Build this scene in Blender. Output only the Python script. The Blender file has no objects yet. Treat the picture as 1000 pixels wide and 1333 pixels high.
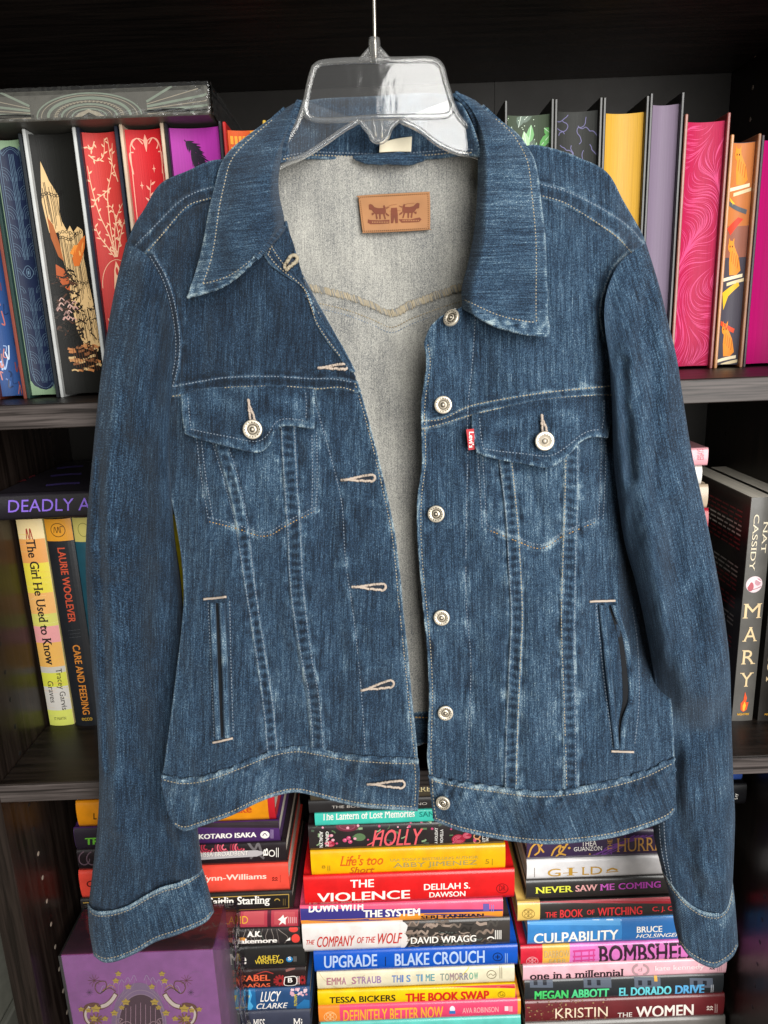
import bpy, math, random
import numpy as np
random.seed(7); rng = np.random.default_rng(7)
scene = bpy.context.scene
col = scene.collection

# ------------------------------------------------------------------ camera
F_PX, PITCH, ROLL = 960.0, math.radians(14.5), math.radians(2.2)
cam_d = bpy.data.cameras.new('camera'); cam = bpy.data.objects.new('camera', cam_d); col.objects.link(cam)
cam_d.sensor_fit = 'VERTICAL'; cam_d.sensor_height = 36.0; cam_d.sensor_width = 27.0
cam_d.lens = 36.0 * F_PX / 1333.0
cam_d.clip_start = 0.01; cam_d.clip_end = 50
from mathutils import Matrix, Vector
cam.matrix_world = Matrix.Rotation(math.radians(90) - PITCH, 4, 'X') @ Matrix.Rotation(-ROLL, 4, 'Z')
scene.camera = cam

# ------------------------------------------------------------------ light
world = bpy.data.worlds.new('World'); scene.world = world; world.use_nodes = True
bg = world.node_tree.nodes['Background']
bg.inputs[0].default_value = (0.92, 0.96, 1.0, 1); bg.inputs[1].default_value = 0.055

def area(name, loc, target, sx, sy, power, colr):
    d = bpy.data.lights.new(name, 'AREA'); d.shape = 'RECTANGLE'; d.size = sx; d.size_y = sy
    d.energy = power; d.color = colr
    o = bpy.data.objects.new(name, d); col.objects.link(o)
    o.location = loc
    o.rotation_euler = (Vector(target) - Vector(loc)).to_track_quat('-Z', 'Y').to_euler()
    return o
area('window_light', (0.70, -1.10, 0.28), (0.05, 0.62, -0.12), 1.3, 1.9, 84, (1.0, 0.985, 0.95))
area('left_fill', (-0.80, -0.95, 1.45), (-0.05, 0.65, -0.25), 1.0, 0.9, 4, (0.92, 0.97, 1.0))  # soft fill added for the left side, not a lamp of the room
scene.view_settings.view_transform = 'Standard'; scene.view_settings.look = 'None'
scene.view_settings.exposure = 0.0; scene.view_settings.gamma = 1.0
scene.view_settings.use_curve_mapping = False
scene.cycles.max_bounces = 10; scene.cycles.transparent_max_bounces = 16; scene.cycles.transmission_bounces = 10
scene.cycles.caustics_refractive = False; scene.cycles.caustics_reflective = False

# ------------------------------------------------------------------ measuring: photo pixel + distance -> point of the place
_c, _s = math.cos(ROLL), math.sin(ROLL); _cp, _sp = math.cos(PITCH), math.sin(PITCH)
def W(px, py, Y):
    px = np.asarray(px, float); py = np.asarray(py, float); Y = np.asarray(Y, float)
    x = (px - 500) / F_PX; y = -(py - 666.5) / F_PX
    x, y = _c * x + _s * y, -_s * x + _c * y
    fw = _cp + y * _sp; up = -_sp + y * _cp
    k = Y / fw
    return np.stack([x * k, Y + 0 * x, up * k], -1)
def onY(px, py, Y): return tuple(float(t) for t in W(px, py, Y))
def onZ(px, py, z):
    a = W(px, py, 1.0); k = z / a[2]; return tuple(float(t) for t in a * k)

# ------------------------------------------------------------------ objects
def srgb(h):
    h = h.lstrip('#'); v = [int(h[i:i + 2], 16) / 255 for i in (0, 2, 4)]
    return tuple(c / 12.92 if c <= .04045 else ((c + .055) / 1.055) ** 2.4 for c in v)
def thing(name, label, cat, loc=(0, 0, 0), group=None):
    o = bpy.data.objects.new(name, None); col.objects.link(o); o.location = loc
    o.empty_display_size = .02
    o['label'] = label; o['category'] = cat
    if group: o['group'] = group
    return o
def tag(o, label, cat, group=None):
    o['label'] = label; o['category'] = cat
    if group: o['group'] = group
    return o
def link_mesh(name, me, parent):
    o = bpy.data.objects.new(name, me); col.objects.link(o)
    if parent is not None:
        p = parent
        wl = Vector(p.location)
        while p.parent is not None:
            p = p.parent; wl = wl + Vector(p.location)
        o.parent = parent
        me.transform(Matrix.Translation(-wl))
    return o
class MB:
    """collects polygons with material slots and links them as one mesh object"""
    def __init__(s): s.v = []; s.f = []; s.m = []; s.mats = []; s.sm = []
    def slot(s, m):
        if m not in s.mats: s.mats.append(m)
        return s.mats.index(m)
    def add(s, verts, faces, mat, smooth=False):
        k = len(s.v); s.v.extend([tuple(map(float, p)) for p in verts]); i = s.slot(mat)
        for f in faces: s.f.append(tuple(int(j) + k for j in f)); s.m.append(i); s.sm.append(smooth)
    def box(s, x0, x1, y0, y1, z0, z1, mat, bev=0):
        if bev <= 0:
            v = [(x, y, z) for x in (x0, x1) for y in (y0, y1) for z in (z0, z1)]
            s.add(v, [(0, 1, 3, 2), (4, 6, 7, 5), (0, 4, 5, 1), (2, 3, 7, 6), (0, 2, 6, 4), (1, 5, 7, 3)], mat); return
        b = bev; V = {}; vs = []
        for ix, x in enumerate((x0, x1)):
            for iy, y in enumerate((y0, y1)):
                for iz, z in enumerate((z0, z1)):
                    dx = b if ix == 0 else -b; dy = b if iy == 0 else -b; dz = b if iz == 0 else -b
                    for a, p in enumerate([(x, y + dy, z + dz), (x + dx, y, z + dz), (x + dx, y + dy, z)]):
                        V[ix, iy, iz, a] = len(vs); vs.append(p)
        fs = []
        for e in (0, 1):
            fs.append([V[e, 0, 0, 0], V[e, 1, 0, 0], V[e, 1, 1, 0], V[e, 0, 1, 0]])
            fs.append([V[0, e, 0, 1], V[1, e, 0, 1], V[1, e, 1, 1], V[0, e, 1, 1]])
            fs.append([V[0, 0, e, 2], V[1, 0, e, 2], V[1, 1, e, 2], V[0, 1, e, 2]])
        for i in (0, 1):
            for j in (0, 1):
                fs.append([V[i, j, 0, 0], V[i, j, 1, 0], V[i, j, 1, 1], V[i, j, 0, 1]])
                fs.append([V[i, 0, j, 0], V[i, 1, j, 0], V[i, 1, j, 2], V[i, 0, j, 2]])
                fs.append([V[0, i, j, 1], V[1, i, j, 1], V[1, i, j, 2], V[0, i, j, 2]])
                for k in (0, 1): fs.append([V[i, j, k, 0], V[i, j, k, 1], V[i, j, k, 2]])
        s.add(vs, fs, mat)
    def tube(s, pts, r, mat, n=8, closed=False, flat=1.0):
        P = np.array(pts, float); N = len(P)
        rr = np.full(N, r) if np.isscalar(r) else np.array(r)
        T = np.gradient(P, axis=0)
        if closed: T = np.roll(P, -1, 0) - np.roll(P, 1, 0)
        T /= np.linalg.norm(T, axis=1)[:, None] + 1e-12
        up = np.array([0, 1., 0]); vs = []
        for i in range(N):
            a = np.cross(T[i], up)
            if np.linalg.norm(a) < .15: a = np.cross(T[i], [1., 0, 0])
            a /= np.linalg.norm(a); b = np.cross(a, T[i])
            for k in range(n):
                t = 2 * math.pi * k / n
                vs.append(P[i] + rr[i] * (a * math.cos(t) + b * math.sin(t) * flat))
        fs = []
        for i in range(N if closed else N - 1):
            j = (i + 1) % N
            for k in range(n):
                l = (k + 1) % n; fs.append((i * n + k, i * n + l, j * n + l, j * n + k))
        if not closed: fs += [tuple(range(n))[::-1], tuple((N - 1) * n + k for k in range(n))]
        s.add(vs, fs, mat, True)
    def lathe(s, prof, centre, axis, mat, n=20):
        """prof: (radius, height) pairs; axis: direction of height"""
        ax = np.array(axis, float); ax /= np.linalg.norm(ax)
        a = np.cross(ax, [0, 0, 1.]);
        if np.linalg.norm(a) < .1: a = np.cross(ax, [1., 0, 0])
        a /= np.linalg.norm(a); b = np.cross(ax, a); c = np.array(centre, float)
        vs = []; fs = []
        for r, h in prof:
            for k in range(n):
                t = 2 * math.pi * k / n; vs.append(c + ax * h + r * (a * math.cos(t) + b * math.sin(t)))
        for i in range(len(prof) - 1):
            for k in range(n):
                l = (k + 1) % n; fs.append((i * n + k, i * n + l, (i + 1) * n + l, (i + 1) * n + k))
        fs.append(tuple((len(prof) - 1) * n + k for k in range(n)))
        s.add(vs, fs, mat, True)
    def build(s, name, parent=None):
        me = bpy.data.meshes.new(name); me.from_pydata(s.v, [], s.f)
        for m in s.mats: me.materials.append(m)
        me.polygons.foreach_set('material_index', s.m); me.polygons.foreach_set('use_smooth', s.sm)
        me.update(); return link_mesh(name, me, parent)

# ------------------------------------------------------------------ materials
def new_mat(name):
    m = bpy.data.materials.new(name); m.use_nodes = True
    return m, m.node_tree, m.node_tree.nodes['Principled BSDF']
_mc = {}
def paint(c, rough=.45, coat=0., metal=0., var=.12, name='printed card', spec=.5):
    """printed paper / card / plain surface with slight mottling"""
    if isinstance(c, str): c = srgb(c)
    key = (tuple(round(x, 4) for x in c), rough, coat, metal, var, name)
    if key in _mc: return _mc[key]
    m, nt, b = new_mat(name); L = nt.links
    tc = nt.nodes.new('ShaderNodeNewGeometry'); n = nt.nodes.new('ShaderNodeTexNoise')
    n.inputs['Scale'].default_value = 60; n.inputs['Detail'].default_value = 5
    L.new(tc.outputs['Position'], n.inputs['Vector'])
    r = nt.nodes.new('ShaderNodeValToRGB')
    r.color_ramp.elements[0].position = .3; r.color_ramp.elements[1].position = .7
    r.color_ramp.elements[0].color = tuple(x * (1 - var) for x in c) + (1,)
    r.color_ramp.elements[1].color = tuple(min(1, x * (1 + var)) for x in c) + (1,)
    L.new(n.outputs['Fac'], r.inputs['Fac']); L.new(r.outputs['Color'], b.inputs['Base Color'])
    mr = nt.nodes.new('ShaderNodeMapRange'); mr.inputs['To Min'].default_value = max(.02, rough - .08); mr.inputs['To Max'].default_value = rough + .1
    n2 = nt.nodes.new('ShaderNodeTexNoise'); n2.inputs['Scale'].default_value = 25; n2.inputs['Detail'].default_value = 6
    L.new(tc.outputs['Position'], n2.inputs['Vector']); L.new(n2.outputs['Fac'], mr.inputs['Value']); L.new(mr.outputs['Result'], b.inputs['Roughness'])
    b.inputs['Metallic'].default_value = metal; b.inputs['Coat Weight'].default_value = coat; b.inputs['Coat Roughness'].default_value = .12
    b.inputs['Specular IOR Level'].default_value = spec
    bp = nt.nodes.new('ShaderNodeBump'); bp.inputs['Strength'].default_value = .15; bp.inputs['Distance'].default_value = .0004
    n3 = nt.nodes.new('ShaderNodeTexNoise'); n3.inputs['Scale'].default_value = 220
    L.new(tc.outputs['Position'], n3.inputs['Vector']); L.new(n3.outputs['Fac'], bp.inputs['Height']); L.new(bp.outputs['Normal'], b.inputs['Normal'])
    _mc[key] = m; return m
def pages_mat(c, axis='X', rough=.7, fine=2600, dark=.72, name='page edges'):
    """stacked paper edges: thin lines across the book's thickness"""
    if isinstance(c, str): c = srgb(c)
    m, nt, b = new_mat(name); L = nt.links
    g = nt.nodes.new('ShaderNodeNewGeometry'); mp = nt.nodes.new('ShaderNodeMapping')
    sc = {'X': (fine, 12, 12), 'Z': (12, 12, fine)}[axis]; mp.inputs['Scale'].default_value = sc
    n = nt.nodes.new('ShaderNodeTexNoise'); n.inputs['Scale'].default_value = 1; n.inputs['Detail'].default_value = 2
    L.new(g.outputs['Position'], mp.inputs['Vector']); L.new(mp.outputs['Vector'], n.inputs['Vector'])
    r = nt.nodes.new('ShaderNodeValToRGB'); r.color_ramp.elements[0].position = .3; r.color_ramp.elements[1].position = .62
    r.color_ramp.elements[0].color = tuple(x * dark for x in c) + (1,); r.color_ramp.elements[1].color = tuple(c) + (1,)
    L.new(n.outputs['Fac'], r.inputs['Fac']); L.new(r.outputs['Color'], b.inputs['Base Color'])
    bp = nt.nodes.new('ShaderNodeBump'); bp.inputs['Strength'].default_value = .35; bp.inputs['Distance'].default_value = .0004
    L.new(n.outputs['Fac'], bp.inputs['Height']); L.new(bp.outputs['Normal'], b.inputs['Normal'])
    b.inputs['Roughness'].default_value = rough; b.inputs['Specular IOR Level'].default_value = .18
    return m
def wood_mat(name, c0, c1, rough, along='X'):
    m, nt, b = new_mat(name); L = nt.links
    g = nt.nodes.new('ShaderNodeNewGeometry'); mp = nt.nodes.new('ShaderNodeMapping')
    mp.inputs['Scale'].default_value = {'X': (9, 160, 330), 'Z': (330, 160, 9), 'Y': (330, 9, 160)}[along]
    n = nt.nodes.new('ShaderNodeTexNoise'); n.inputs['Scale'].default_value = 1; n.inputs['Detail'].default_value = 6; n.inputs['Distortion'].default_value = .8
    L.new(g.outputs['Position'], mp.inputs['Vector']); L.new(mp.outputs['Vector'], n.inputs['Vector'])
    r = nt.nodes.new('ShaderNodeValToRGB'); r.color_ramp.elements[0].position = .38; r.color_ramp.elements[1].position = .64
    r.color_ramp.elements[0].color = c0 + (1,); r.color_ramp.elements[1].color = c1 + (1,)
    L.new(n.outputs['Fac'], r.inputs['Fac']); L.new(r.outputs['Color'], b.inputs['Base Color'])
    bp = nt.nodes.new('ShaderNodeBump'); bp.inputs['Strength'].default_value = .22; bp.inputs['Distance'].default_value = .0004
    L.new(n.outputs['Fac'], bp.inputs['Height']); L.new(bp.outputs['Normal'], b.inputs['Normal'])
    mr = nt.nodes.new('ShaderNodeMapRange'); mr.inputs['To Min'].default_value = rough - .06; mr.inputs['To Max'].default_value = rough + .14
    L.new(n.outputs['Fac'], mr.inputs['Value']); L.new(mr.outputs['Result'], b.inputs['Roughness']); b.inputs['Specular IOR Level'].default_value = .34
    return m

# ------------------------------------------------------------------ bookcase
BX0, BX1, BY0, BY1 = -.404, .424, .660, .955
Z_TOP, Z_ONE, Z_TWO, Z_THREE = .264, -.060, -.443, -.930
WX = wood_mat('black brown wood along the shelves', (.006, .0042, .0035), (.022, .0155, .0125), .38, 'X')
WZ = wood_mat('black brown wood upright', (.007, .0045, .0035), (.022, .015, .012), .31, 'Z')
WF = wood_mat('shelf edge with sheen in colour', (.016, .012, .011), (.095, .078, .073), .42, 'X')  # sheen of the front edges put into a paler wood colour
WB = paint((.010, .0085, .007), .5, name='dark back board', spec=.25)
case = thing('bookcase', 'tall black-brown wooden bookcase full of books behind the jacket', 'bookcase', (0, BY0, -1.1))
b = MB(); b.box(BX0 - .028, BX0, BY0, BY1, -1.1, .9, WZ, .0012)
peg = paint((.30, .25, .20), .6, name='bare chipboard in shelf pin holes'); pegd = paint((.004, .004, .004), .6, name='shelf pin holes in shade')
for zz in np.arange(-.95, .8, .032):
    for yy in (BY0 + .052, BY1 - .055):
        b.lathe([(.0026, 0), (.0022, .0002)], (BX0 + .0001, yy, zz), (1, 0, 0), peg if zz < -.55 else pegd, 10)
b.build('side_panel', case)
b = MB(); b.box(BX1, BX1 + .028, BY0, BY1, -1.1, .9, WZ, .0012)
for zz in np.arange(-.95, .8, .032):
    for yy in (BY0 + .052, BY1 - .055):
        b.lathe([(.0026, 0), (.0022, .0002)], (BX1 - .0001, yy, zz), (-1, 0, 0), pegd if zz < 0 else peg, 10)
b.build('side_panel', case)
b = MB(); b.box(BX0 - .02, BX1 + .02, BY1, BY1 + .004, -1.1, .9, WB)
b.box(.148, .151, BY1 - .0012, BY1, -1.0, .9, WB)
b.build('back_panel', case)
for z0, th in ((Z_TOP, .022), (Z_ONE - .022, .022), (Z_TWO - .020, .020), (Z_THREE - .02, .02)):
    b = MB(); b.box(BX0 + .0004, BX1 - .0004, BY0 + .0022, BY1 - .002, z0, z0 + th, WX, .0008)
    b.box(BX0 + .0004, BX1 - .0004, BY0, BY0 + .0022, z0 + .0006, z0 + th - .0006, WF, .0006)
    b.build('shelf', case)
# the wall with its skirting that shows past the bookcase
wm = paint((.20, .20, .165), .7, name='grey green painted wall')
b = MB(); b.box(-.62, -.60, -.2, 1.6, -1.3, 1.2, wm); w = b.build('wall'); w['kind'] = 'structure'
b = MB(); b.box(-.60, -.588, -.2, 1.6, -1.3, -.985, paint((.16, .16, .135), .5, name='painted skirting'), .003); w = b.build('skirting'); w['kind'] = 'structure'
b = MB(); b.box(-1.2, 1.2, -1.5, 1.6, -1.14, -1.10, wood_mat('floor boards', (.05, .035, .022), (.10, .07, .045), .5, 'Y')); w = b.build('floor'); w['kind'] = 'structure'
# ------------------------------------------------------------------ lettering
_tc = {}
def glyphs(s, bold=0., serif=False, shear=0., spacing=1.0):
    """2-D letter outlines as a triangulated mesh (verts, faces)"""
    key = (s, bold, serif, shear, spacing)
    if key in _tc: return _tc[key]
    cu = bpy.data.curves.new('t', 'FONT'); cu.body = s; cu.offset = bold; cu.shear = shear if not serif else 0; cu.resolution_u = 3
    cu.space_character = spacing
    o = bpy.data.objects.new('t', cu); col.objects.link(o)
    me = bpy.data.meshes.new_from_object(o)
    V = np.array([v.co[:2] for v in me.vertices]).reshape(-1, 2)
    fs = [tuple(p.vertices) for p in me.polygons]
    bpy.data.objects.remove(o); bpy.data.curves.remove(cu); bpy.data.meshes.remove(me)
    if serif and len(V):
        cnt = {}
        for f in fs:
            for a, c in zip(f, f[1:] + f[:1]):
                k = (min(a, c), max(a, c)); cnt[k] = cnt.get(k, 0) + 1
        extra = []; ef = []
        for (a, c), n in cnt.items():
            if n != 1: continue
            p, q = V[a], V[c]
            if abs(p[1] - q[1]) < .004 and .03 < abs(p[0] - q[0]) < .2:
                y = p[1]; x0, x1 = sorted((p[0], q[0])); top = y > .2
                up = [f for f in fs if a in f and c in f]
                cy = np.mean([V[i][1] for i in up[0]]); th = .04 if cy > y else -.04
                k = len(V) + len(extra)
                extra += [(x0 - .055, y), (x1 + .055, y), (x1 + .045, y + th), (x0 - .045, y + th)]
                ef.append((k, k + 1, k + 2, k + 3))
        if extra: V = np.vstack([V, np.array(extra)]); fs += ef
        if shear: V = V + np.stack([V[:, 1] * shear, 0 * V[:, 1]], 1)
    # split quads and long triangles so that the letters follow a curved spine
    tris = []
    for f in fs:
        for i in range(1, len(f) - 1): tris.append((f[0], f[i], f[i + 1]))
    V = [tuple(p) for p in V]
    mid = {}
    def m_(a, c):
        k = (min(a, c), max(a, c))
        if k not in mid:
            mid[k] = len(V); V.append(((V[a][0] + V[c][0]) / 2, (V[a][1] + V[c][1]) / 2))
        return mid[k]
    out = []
    for a, c, d in tris:
        x, y, z = m_(a, c), m_(c, d), m_(d, a)
        out += [(a, x, z), (x, c, y), (z, y, d), (x, y, z)]
    V = np.array(V) if V else np.zeros((0, 2))
    _tc[key] = (V, out); return _tc[key]
STY = {'sans': (.0, {}), 'bold': (.022, {}), 'black': (.040, {}), 'serif': (.0, dict(serif=True)), 'bserif': (.020, dict(serif=True)), 'italic': (.006, dict(serif=True, shear=.28)), 'thin': (0., {}), 'slant': (.012, dict(shear=.3))}
def fit(s, style, rot=0):
    """unit-box letter mesh; heavy styles are struck several times, slightly shifted"""
    b, kw = STY[style]; V0, f0 = glyphs(s, **kw); sh = [(0, 0)] if not b else [(-b, -b * .4), (b, -b * .4), (-b, b * .4), (b, b * .4)]
    out = []
    for dx, dy in sh:
        V = V0 + np.array([dx, dy])
        if rot == 90: V = np.stack([-V[:, 1], V[:, 0]], 1)
        if rot == -90: V = np.stack([V[:, 1], -V[:, 0]], 1)
        out.append(V)
    A = np.vstack(out); lo, hi = A.min(0), A.max(0)
    return [(V - lo) / (hi - lo + 1e-9) for V in out], f0
def disc(cx, cy, rx, ry, n=20): return [(cx + rx * math.cos(2 * math.pi * k / n), cy + ry * math.sin(2 * math.pi * k / n)) for k in range(n)]
def ribbon2(pts, w):
    """flat band along a 2-D line: list of quads"""
    P = np.array(pts, float); T = np.gradient(P, axis=0); T /= np.linalg.norm(T, axis=1)[:, None] + 1e-9
    N = np.stack([-T[:, 1], T[:, 0]], 1); ww = np.full(len(P), w) if np.isscalar(w) else np.array(w)
    a = P + N * ww[:, None] / 2; c = P - N * ww[:, None] / 2
    return [[tuple(a[i]), tuple(a[i + 1]), tuple(c[i + 1]), tuple(c[i])] for i in range(len(P) - 1)]
def curve2(pts, n=8):
    """Catmull-Rom through points"""
    P = np.array(pts, float)
    if len(P) < 3: return np.array([P[0] + (P[-1] - P[0]) * t for t in np.linspace(0, 1, n + 1)])
    Q = np.vstack([2 * P[0] - P[1], P, 2 * P[-1] - P[-2]]); out = []
    for i in range(1, len(Q) - 2):
        p0, p1, p2, p3 = Q[i - 1], Q[i], Q[i + 1], Q[i + 2]
        for t in np.linspace(0, 1, n, endpoint=False):
            out.append(.5 * (2 * p1 + (p2 - p0) * t + (2 * p0 - 5 * p1 + 4 * p2 - p3) * t * t + (3 * p1 - p0 - 3 * p2 + p3) * t ** 3))
    out.append(P[-1]); return np.array(out)
def ringq(cx, cy, rx, ry, w, a0=0, a1=360, n=24):
    t = np.radians(np.linspace(a0, a1, n + 1))
    return ribbon2(np.stack([cx + rx * np.cos(t), cy + ry * np.sin(t)], 1), w)

class Print:
    """flat marks laid on a surface through a mapping fn(px,py,offset) -> point; asp = real length of one y unit over one x unit"""
    def __init__(s, fn, asp=1., axis=1, lim=3.): s.fn = fn; s.mb = MB(); s.asp = asp; s.axis = axis; s.lim = lim; s.words = []; s.up = 0.
    def _tri(s, a, c, d, m, off, k=0):
        e = s.axis; L = [(abs(a[e] - c[e]), 0), (abs(c[e] - d[e]), 1), (abs(d[e] - a[e]), 2)]; l, i = max(L)
        if l > s.lim and k < 12:
            p, q, r = ((a, c, d), (c, d, a), (d, a, c))[i]; h = ((p[0] + q[0]) / 2, (p[1] + q[1]) / 2)
            s._tri(p, h, r, m, off, k + 1); s._tri(h, q, r, m, off, k + 1)
        else: s.mb.add([s.fn(x, y, off) for x, y in (a, c, d)], [(0, 1, 2)], m)
    def quads(s, qs, m, off=.0003):
        for q in qs:
            for i in range(1, len(q) - 1): s._tri(tuple(q[0]), tuple(q[i]), tuple(q[i + 1]), m, off)
        return s
    def poly(s, pts, m, off=.0003):
        P = np.array(pts, float); c = tuple(P.mean(0)); n = len(P)
        for i in range(n): s._tri(tuple(P[i]), tuple(P[(i + 1) % n]), c, m, off)
        return s
    def band(s, pts, w, m, off=.0003):
        k = np.array([1, s.asp]); return s.quads([[tuple(np.array(p) / k) for p in q] for q in ribbon2(np.array(pts, float) * k, w)], m, off)
    def line(s, pts, w, m, off=.0003): return s.band(curve2(pts), w, m, off)
    def ring(s, cx, cy, rx, ry, w, m, a0=0, a1=360, off=.0003, n=24):
        t = np.radians(np.linspace(a0, a1, n + 1)); return s.band(np.stack([cx + rx * np.cos(t), cy + ry * np.sin(t)], 1), w, m, off)
    def disc(s, cx, cy, rx, ry, m, off=.0003): return s.poly(disc(cx, cy, rx, ry), m, off)
    def leaf(s, x, y, a, l, w, m, off=.0003):
        """leaf of length l and width w at (x,y), pointing along angle a (true angles)"""
        d = np.array([math.cos(a), math.sin(a)]); n = np.array([-d[1], d[0]]); k = np.array([1, s.asp]); p = np.array([x, y]) * k
        pts = [p, p + d * l * .25 + n * w * .4, p + d * l * .5 + n * w * .5, p + d * l * .8 + n * w * .25, p + d * l, p + d * l * .8 - n * w * .25, p + d * l * .5 - n * w * .5, p + d * l * .25 - n * w * .4]
        return s.poly([tuple(q / k) for q in pts], m, off)
    def rect(s, x0, x1, y0, y1, m, off=.0002, n=6):
        return s.quads([[(x0 + (x1 - x0) * i / n, y0), (x0 + (x1 - x0) * (i + 1) / n, y0), (x0 + (x1 - x0) * (i + 1) / n, y1), (x0 + (x1 - x0) * i / n, y1)] for i in range(n)], m, off)
    def text(s, body, x0, x1, y0, y1, m, style='bold', rot=0, off=.0005, slope=-.038):
        Vs, f = fit(body, style, rot); xm = (x0 + x1) / 2; mb = MB()
        for i, V in enumerate(Vs): mb.add([s.fn(x0 + (x1 - x0) * u, y1 - s.up + (y0 - y1) * v + slope * (x0 + (x1 - x0) * u - xm), off + i * 2e-5) for u, v in V], f, m)
        s.words.append(mb); return s
    def build(s, name, parent):
        if s.mb.v: s.mb.build(name, parent)
    def letter(s, parent):
        for mb in s.words: mb.build('lettering', parent)
INK = lambda c, r=.4: paint(c, r, var=.03, name='printing ink', spec=.2 if r == .5 else .45)
FOIL = lambda c: paint(c, .28, metal=.85, var=.05, name='foil stamping')
PAGE = pages_mat('#e6dfd0', 'Z', name='cream page edges'); PAGE2 = pages_mat('#d8cfbd', 'Z', name='yellowed page edges')
PAGEX = pages_mat('#e6dfd0', 'X', name='cream page edges upright')

class FlatBook:
    """a book lying flat, spine towards us"""
    def __init__(s, name, label, xl, xr, yt, yb, xref, Y, skin, hard=True, deep=.165, bulge=None, bands=None, group=None, page=None, jacket_top=None, xw=None):
        ym = (yt + yb) / 2; s.Y = Y
        s.x0 = onY(xl, ym - .038 * (xl - xref), Y)[0]; s.x1 = onY(xr, ym - .038 * (xr - xref), Y)[0]
        s.zt = onY(xref, yt, Y)[2] - .0003; s.zb = onY(xref, yb, Y)[2]
        if xw: s.x0, s.x1 = xw
        th = s.zt - s.zb
        s.b = (min(.0028, th * .11) if hard else min(.0012, th * .06)) if bulge is None else bulge
        s.root = thing(name, label, 'book', ((s.x0 + s.x1) / 2, Y, s.zb), group)
        page = page or PAGE; bt = .0026 if hard else .0005
        # cover: outer and inner profile in (y, z), run along x
        n = 9; v = np.linspace(0, 1, n)
        hin = .0016 if hard else 0
        outer = [(Y + deep, s.zt)] + ([(Y + .011, s.zt), (Y + .0075, s.zt - hin), (Y + .0045, s.zt - .0002)] if hard else [(Y + .004, s.zt)])
        outer += [(s.sy(t), s.zb + t * th) for t in v[::-1]]
        outer += ([(Y + .0045, s.zb + .0002), (Y + .0075, s.zb + hin), (Y + .011, s.zb)] if hard else [(Y + .004, s.zb)]) + [(Y + deep, s.zb)]
        inner = [(Y + deep, s.zt - bt), (Y + .007, s.zt - bt)] + [(s.sy(t) + bt * .8, s.zb + bt + t * (th - 2 * bt)) for t in v[::-1]] + [(Y + .007, s.zb + bt), (Y + deep, s.zb + bt)]
        mb = MB(); cuts = [0.] + [q[0] for q in (bands or [])] + [1.]; mats = [skin] + [q[1] for q in (bands or [])]
        for i in range(len(cuts) - 1):
            xa, xb = s.x0 + (s.x1 - s.x0) * cuts[i], s.x0 + (s.x1 - s.x0) * cuts[i + 1]
            k = len(outer)
            vs = [(xa, y, z) for y, z in outer] + [(xb, y, z) for y, z in outer]
            fs = [(j, j + 1, k + j + 1, k + j) for j in range(k - 1)]
            mb.add(vs, fs, mats[i], True)
            k2 = len(inner); vs = [(xa, y, z) for y, z in inner] + [(xb, y, z) for y, z in inner]
            mb.add(vs, [(j, k2 + j, k2 + j + 1, j + 1) for j in range(k2 - 1)], mats[i])
        # end rims: zip outer to inner
        def resamp(P, m):
            P = np.array(P); d = np.r_[0, np.cumsum(np.linalg.norm(np.diff(P, axis=0), axis=1))]; t = np.linspace(0, d[-1], m)
            return np.stack([np.interp(t, d, P[:, 0]), np.interp(t, d, P[:, 1])], 1)
        for xa, mt, fl in ((s.x0, mats[0], 0), (s.x1, mats[-1], 1)):
            A, B = resamp(outer, 60), resamp(inner, 60)
            vs = [(xa, y, z) for y, z in A] + [(xa, y, z) for y, z in B]
            mb.add(vs, [(j, 60 + j, 61 + j, j + 1) if not fl else (j, j + 1, 61 + j, 60 + j) for j in range(59)], mt)
        s.mb = mb
        ins = .0032 if hard else .0002
        pb = MB(); zt, zb = s.zt - bt - .0002, s.zb + bt + .0002
        xa, xb = s.x0 + ins, s.x1 - ins; yb_ = Y + deep - ins
        prof = [(yb_, zt), (Y + .008, zt)] + [(max(s.sy(t), Y) + bt + .002 + (.001 if hard else 0), zb + t * (zt - zb)) for t in v[::-1]] + [(Y + .008, zb), (yb_, zb)]
        k = len(prof); vs = [(xa, y, z) for y, z in prof] + [(xb, y, z) for y, z in prof]
        pb.add(vs, [(j, j + 1, k + j + 1, k + j) for j in range(k - 1)] + [(k - 1, 0, k, 2 * k - 1)] + [tuple(range(k))[::-1], tuple(range(k, 2 * k))], page)
        pb.build('page_block', s.root)
        s.P = Print(s.map); s.A = Print(s.map); s.A.mb = s.P.mb = s.mb; s.P.up = 1.3
    def sy(s, t): return s.Y + s.b * abs(2 * t - 1) ** 3.2
    def map(s, px, py, off):
        p = onY(px, py - 2.4, s.Y); t = min(.975, max(.03, (p[2] - s.zb) / (s.zt - s.zb)))
        return (min(s.x1 - .0004, max(s.x0 + .0004, p[0])), s.sy(t) - off, s.zb + t * (s.zt - s.zb))
    def done(s): s.mb.build('cover', s.root); s.P.letter(s.root); return s

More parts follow.
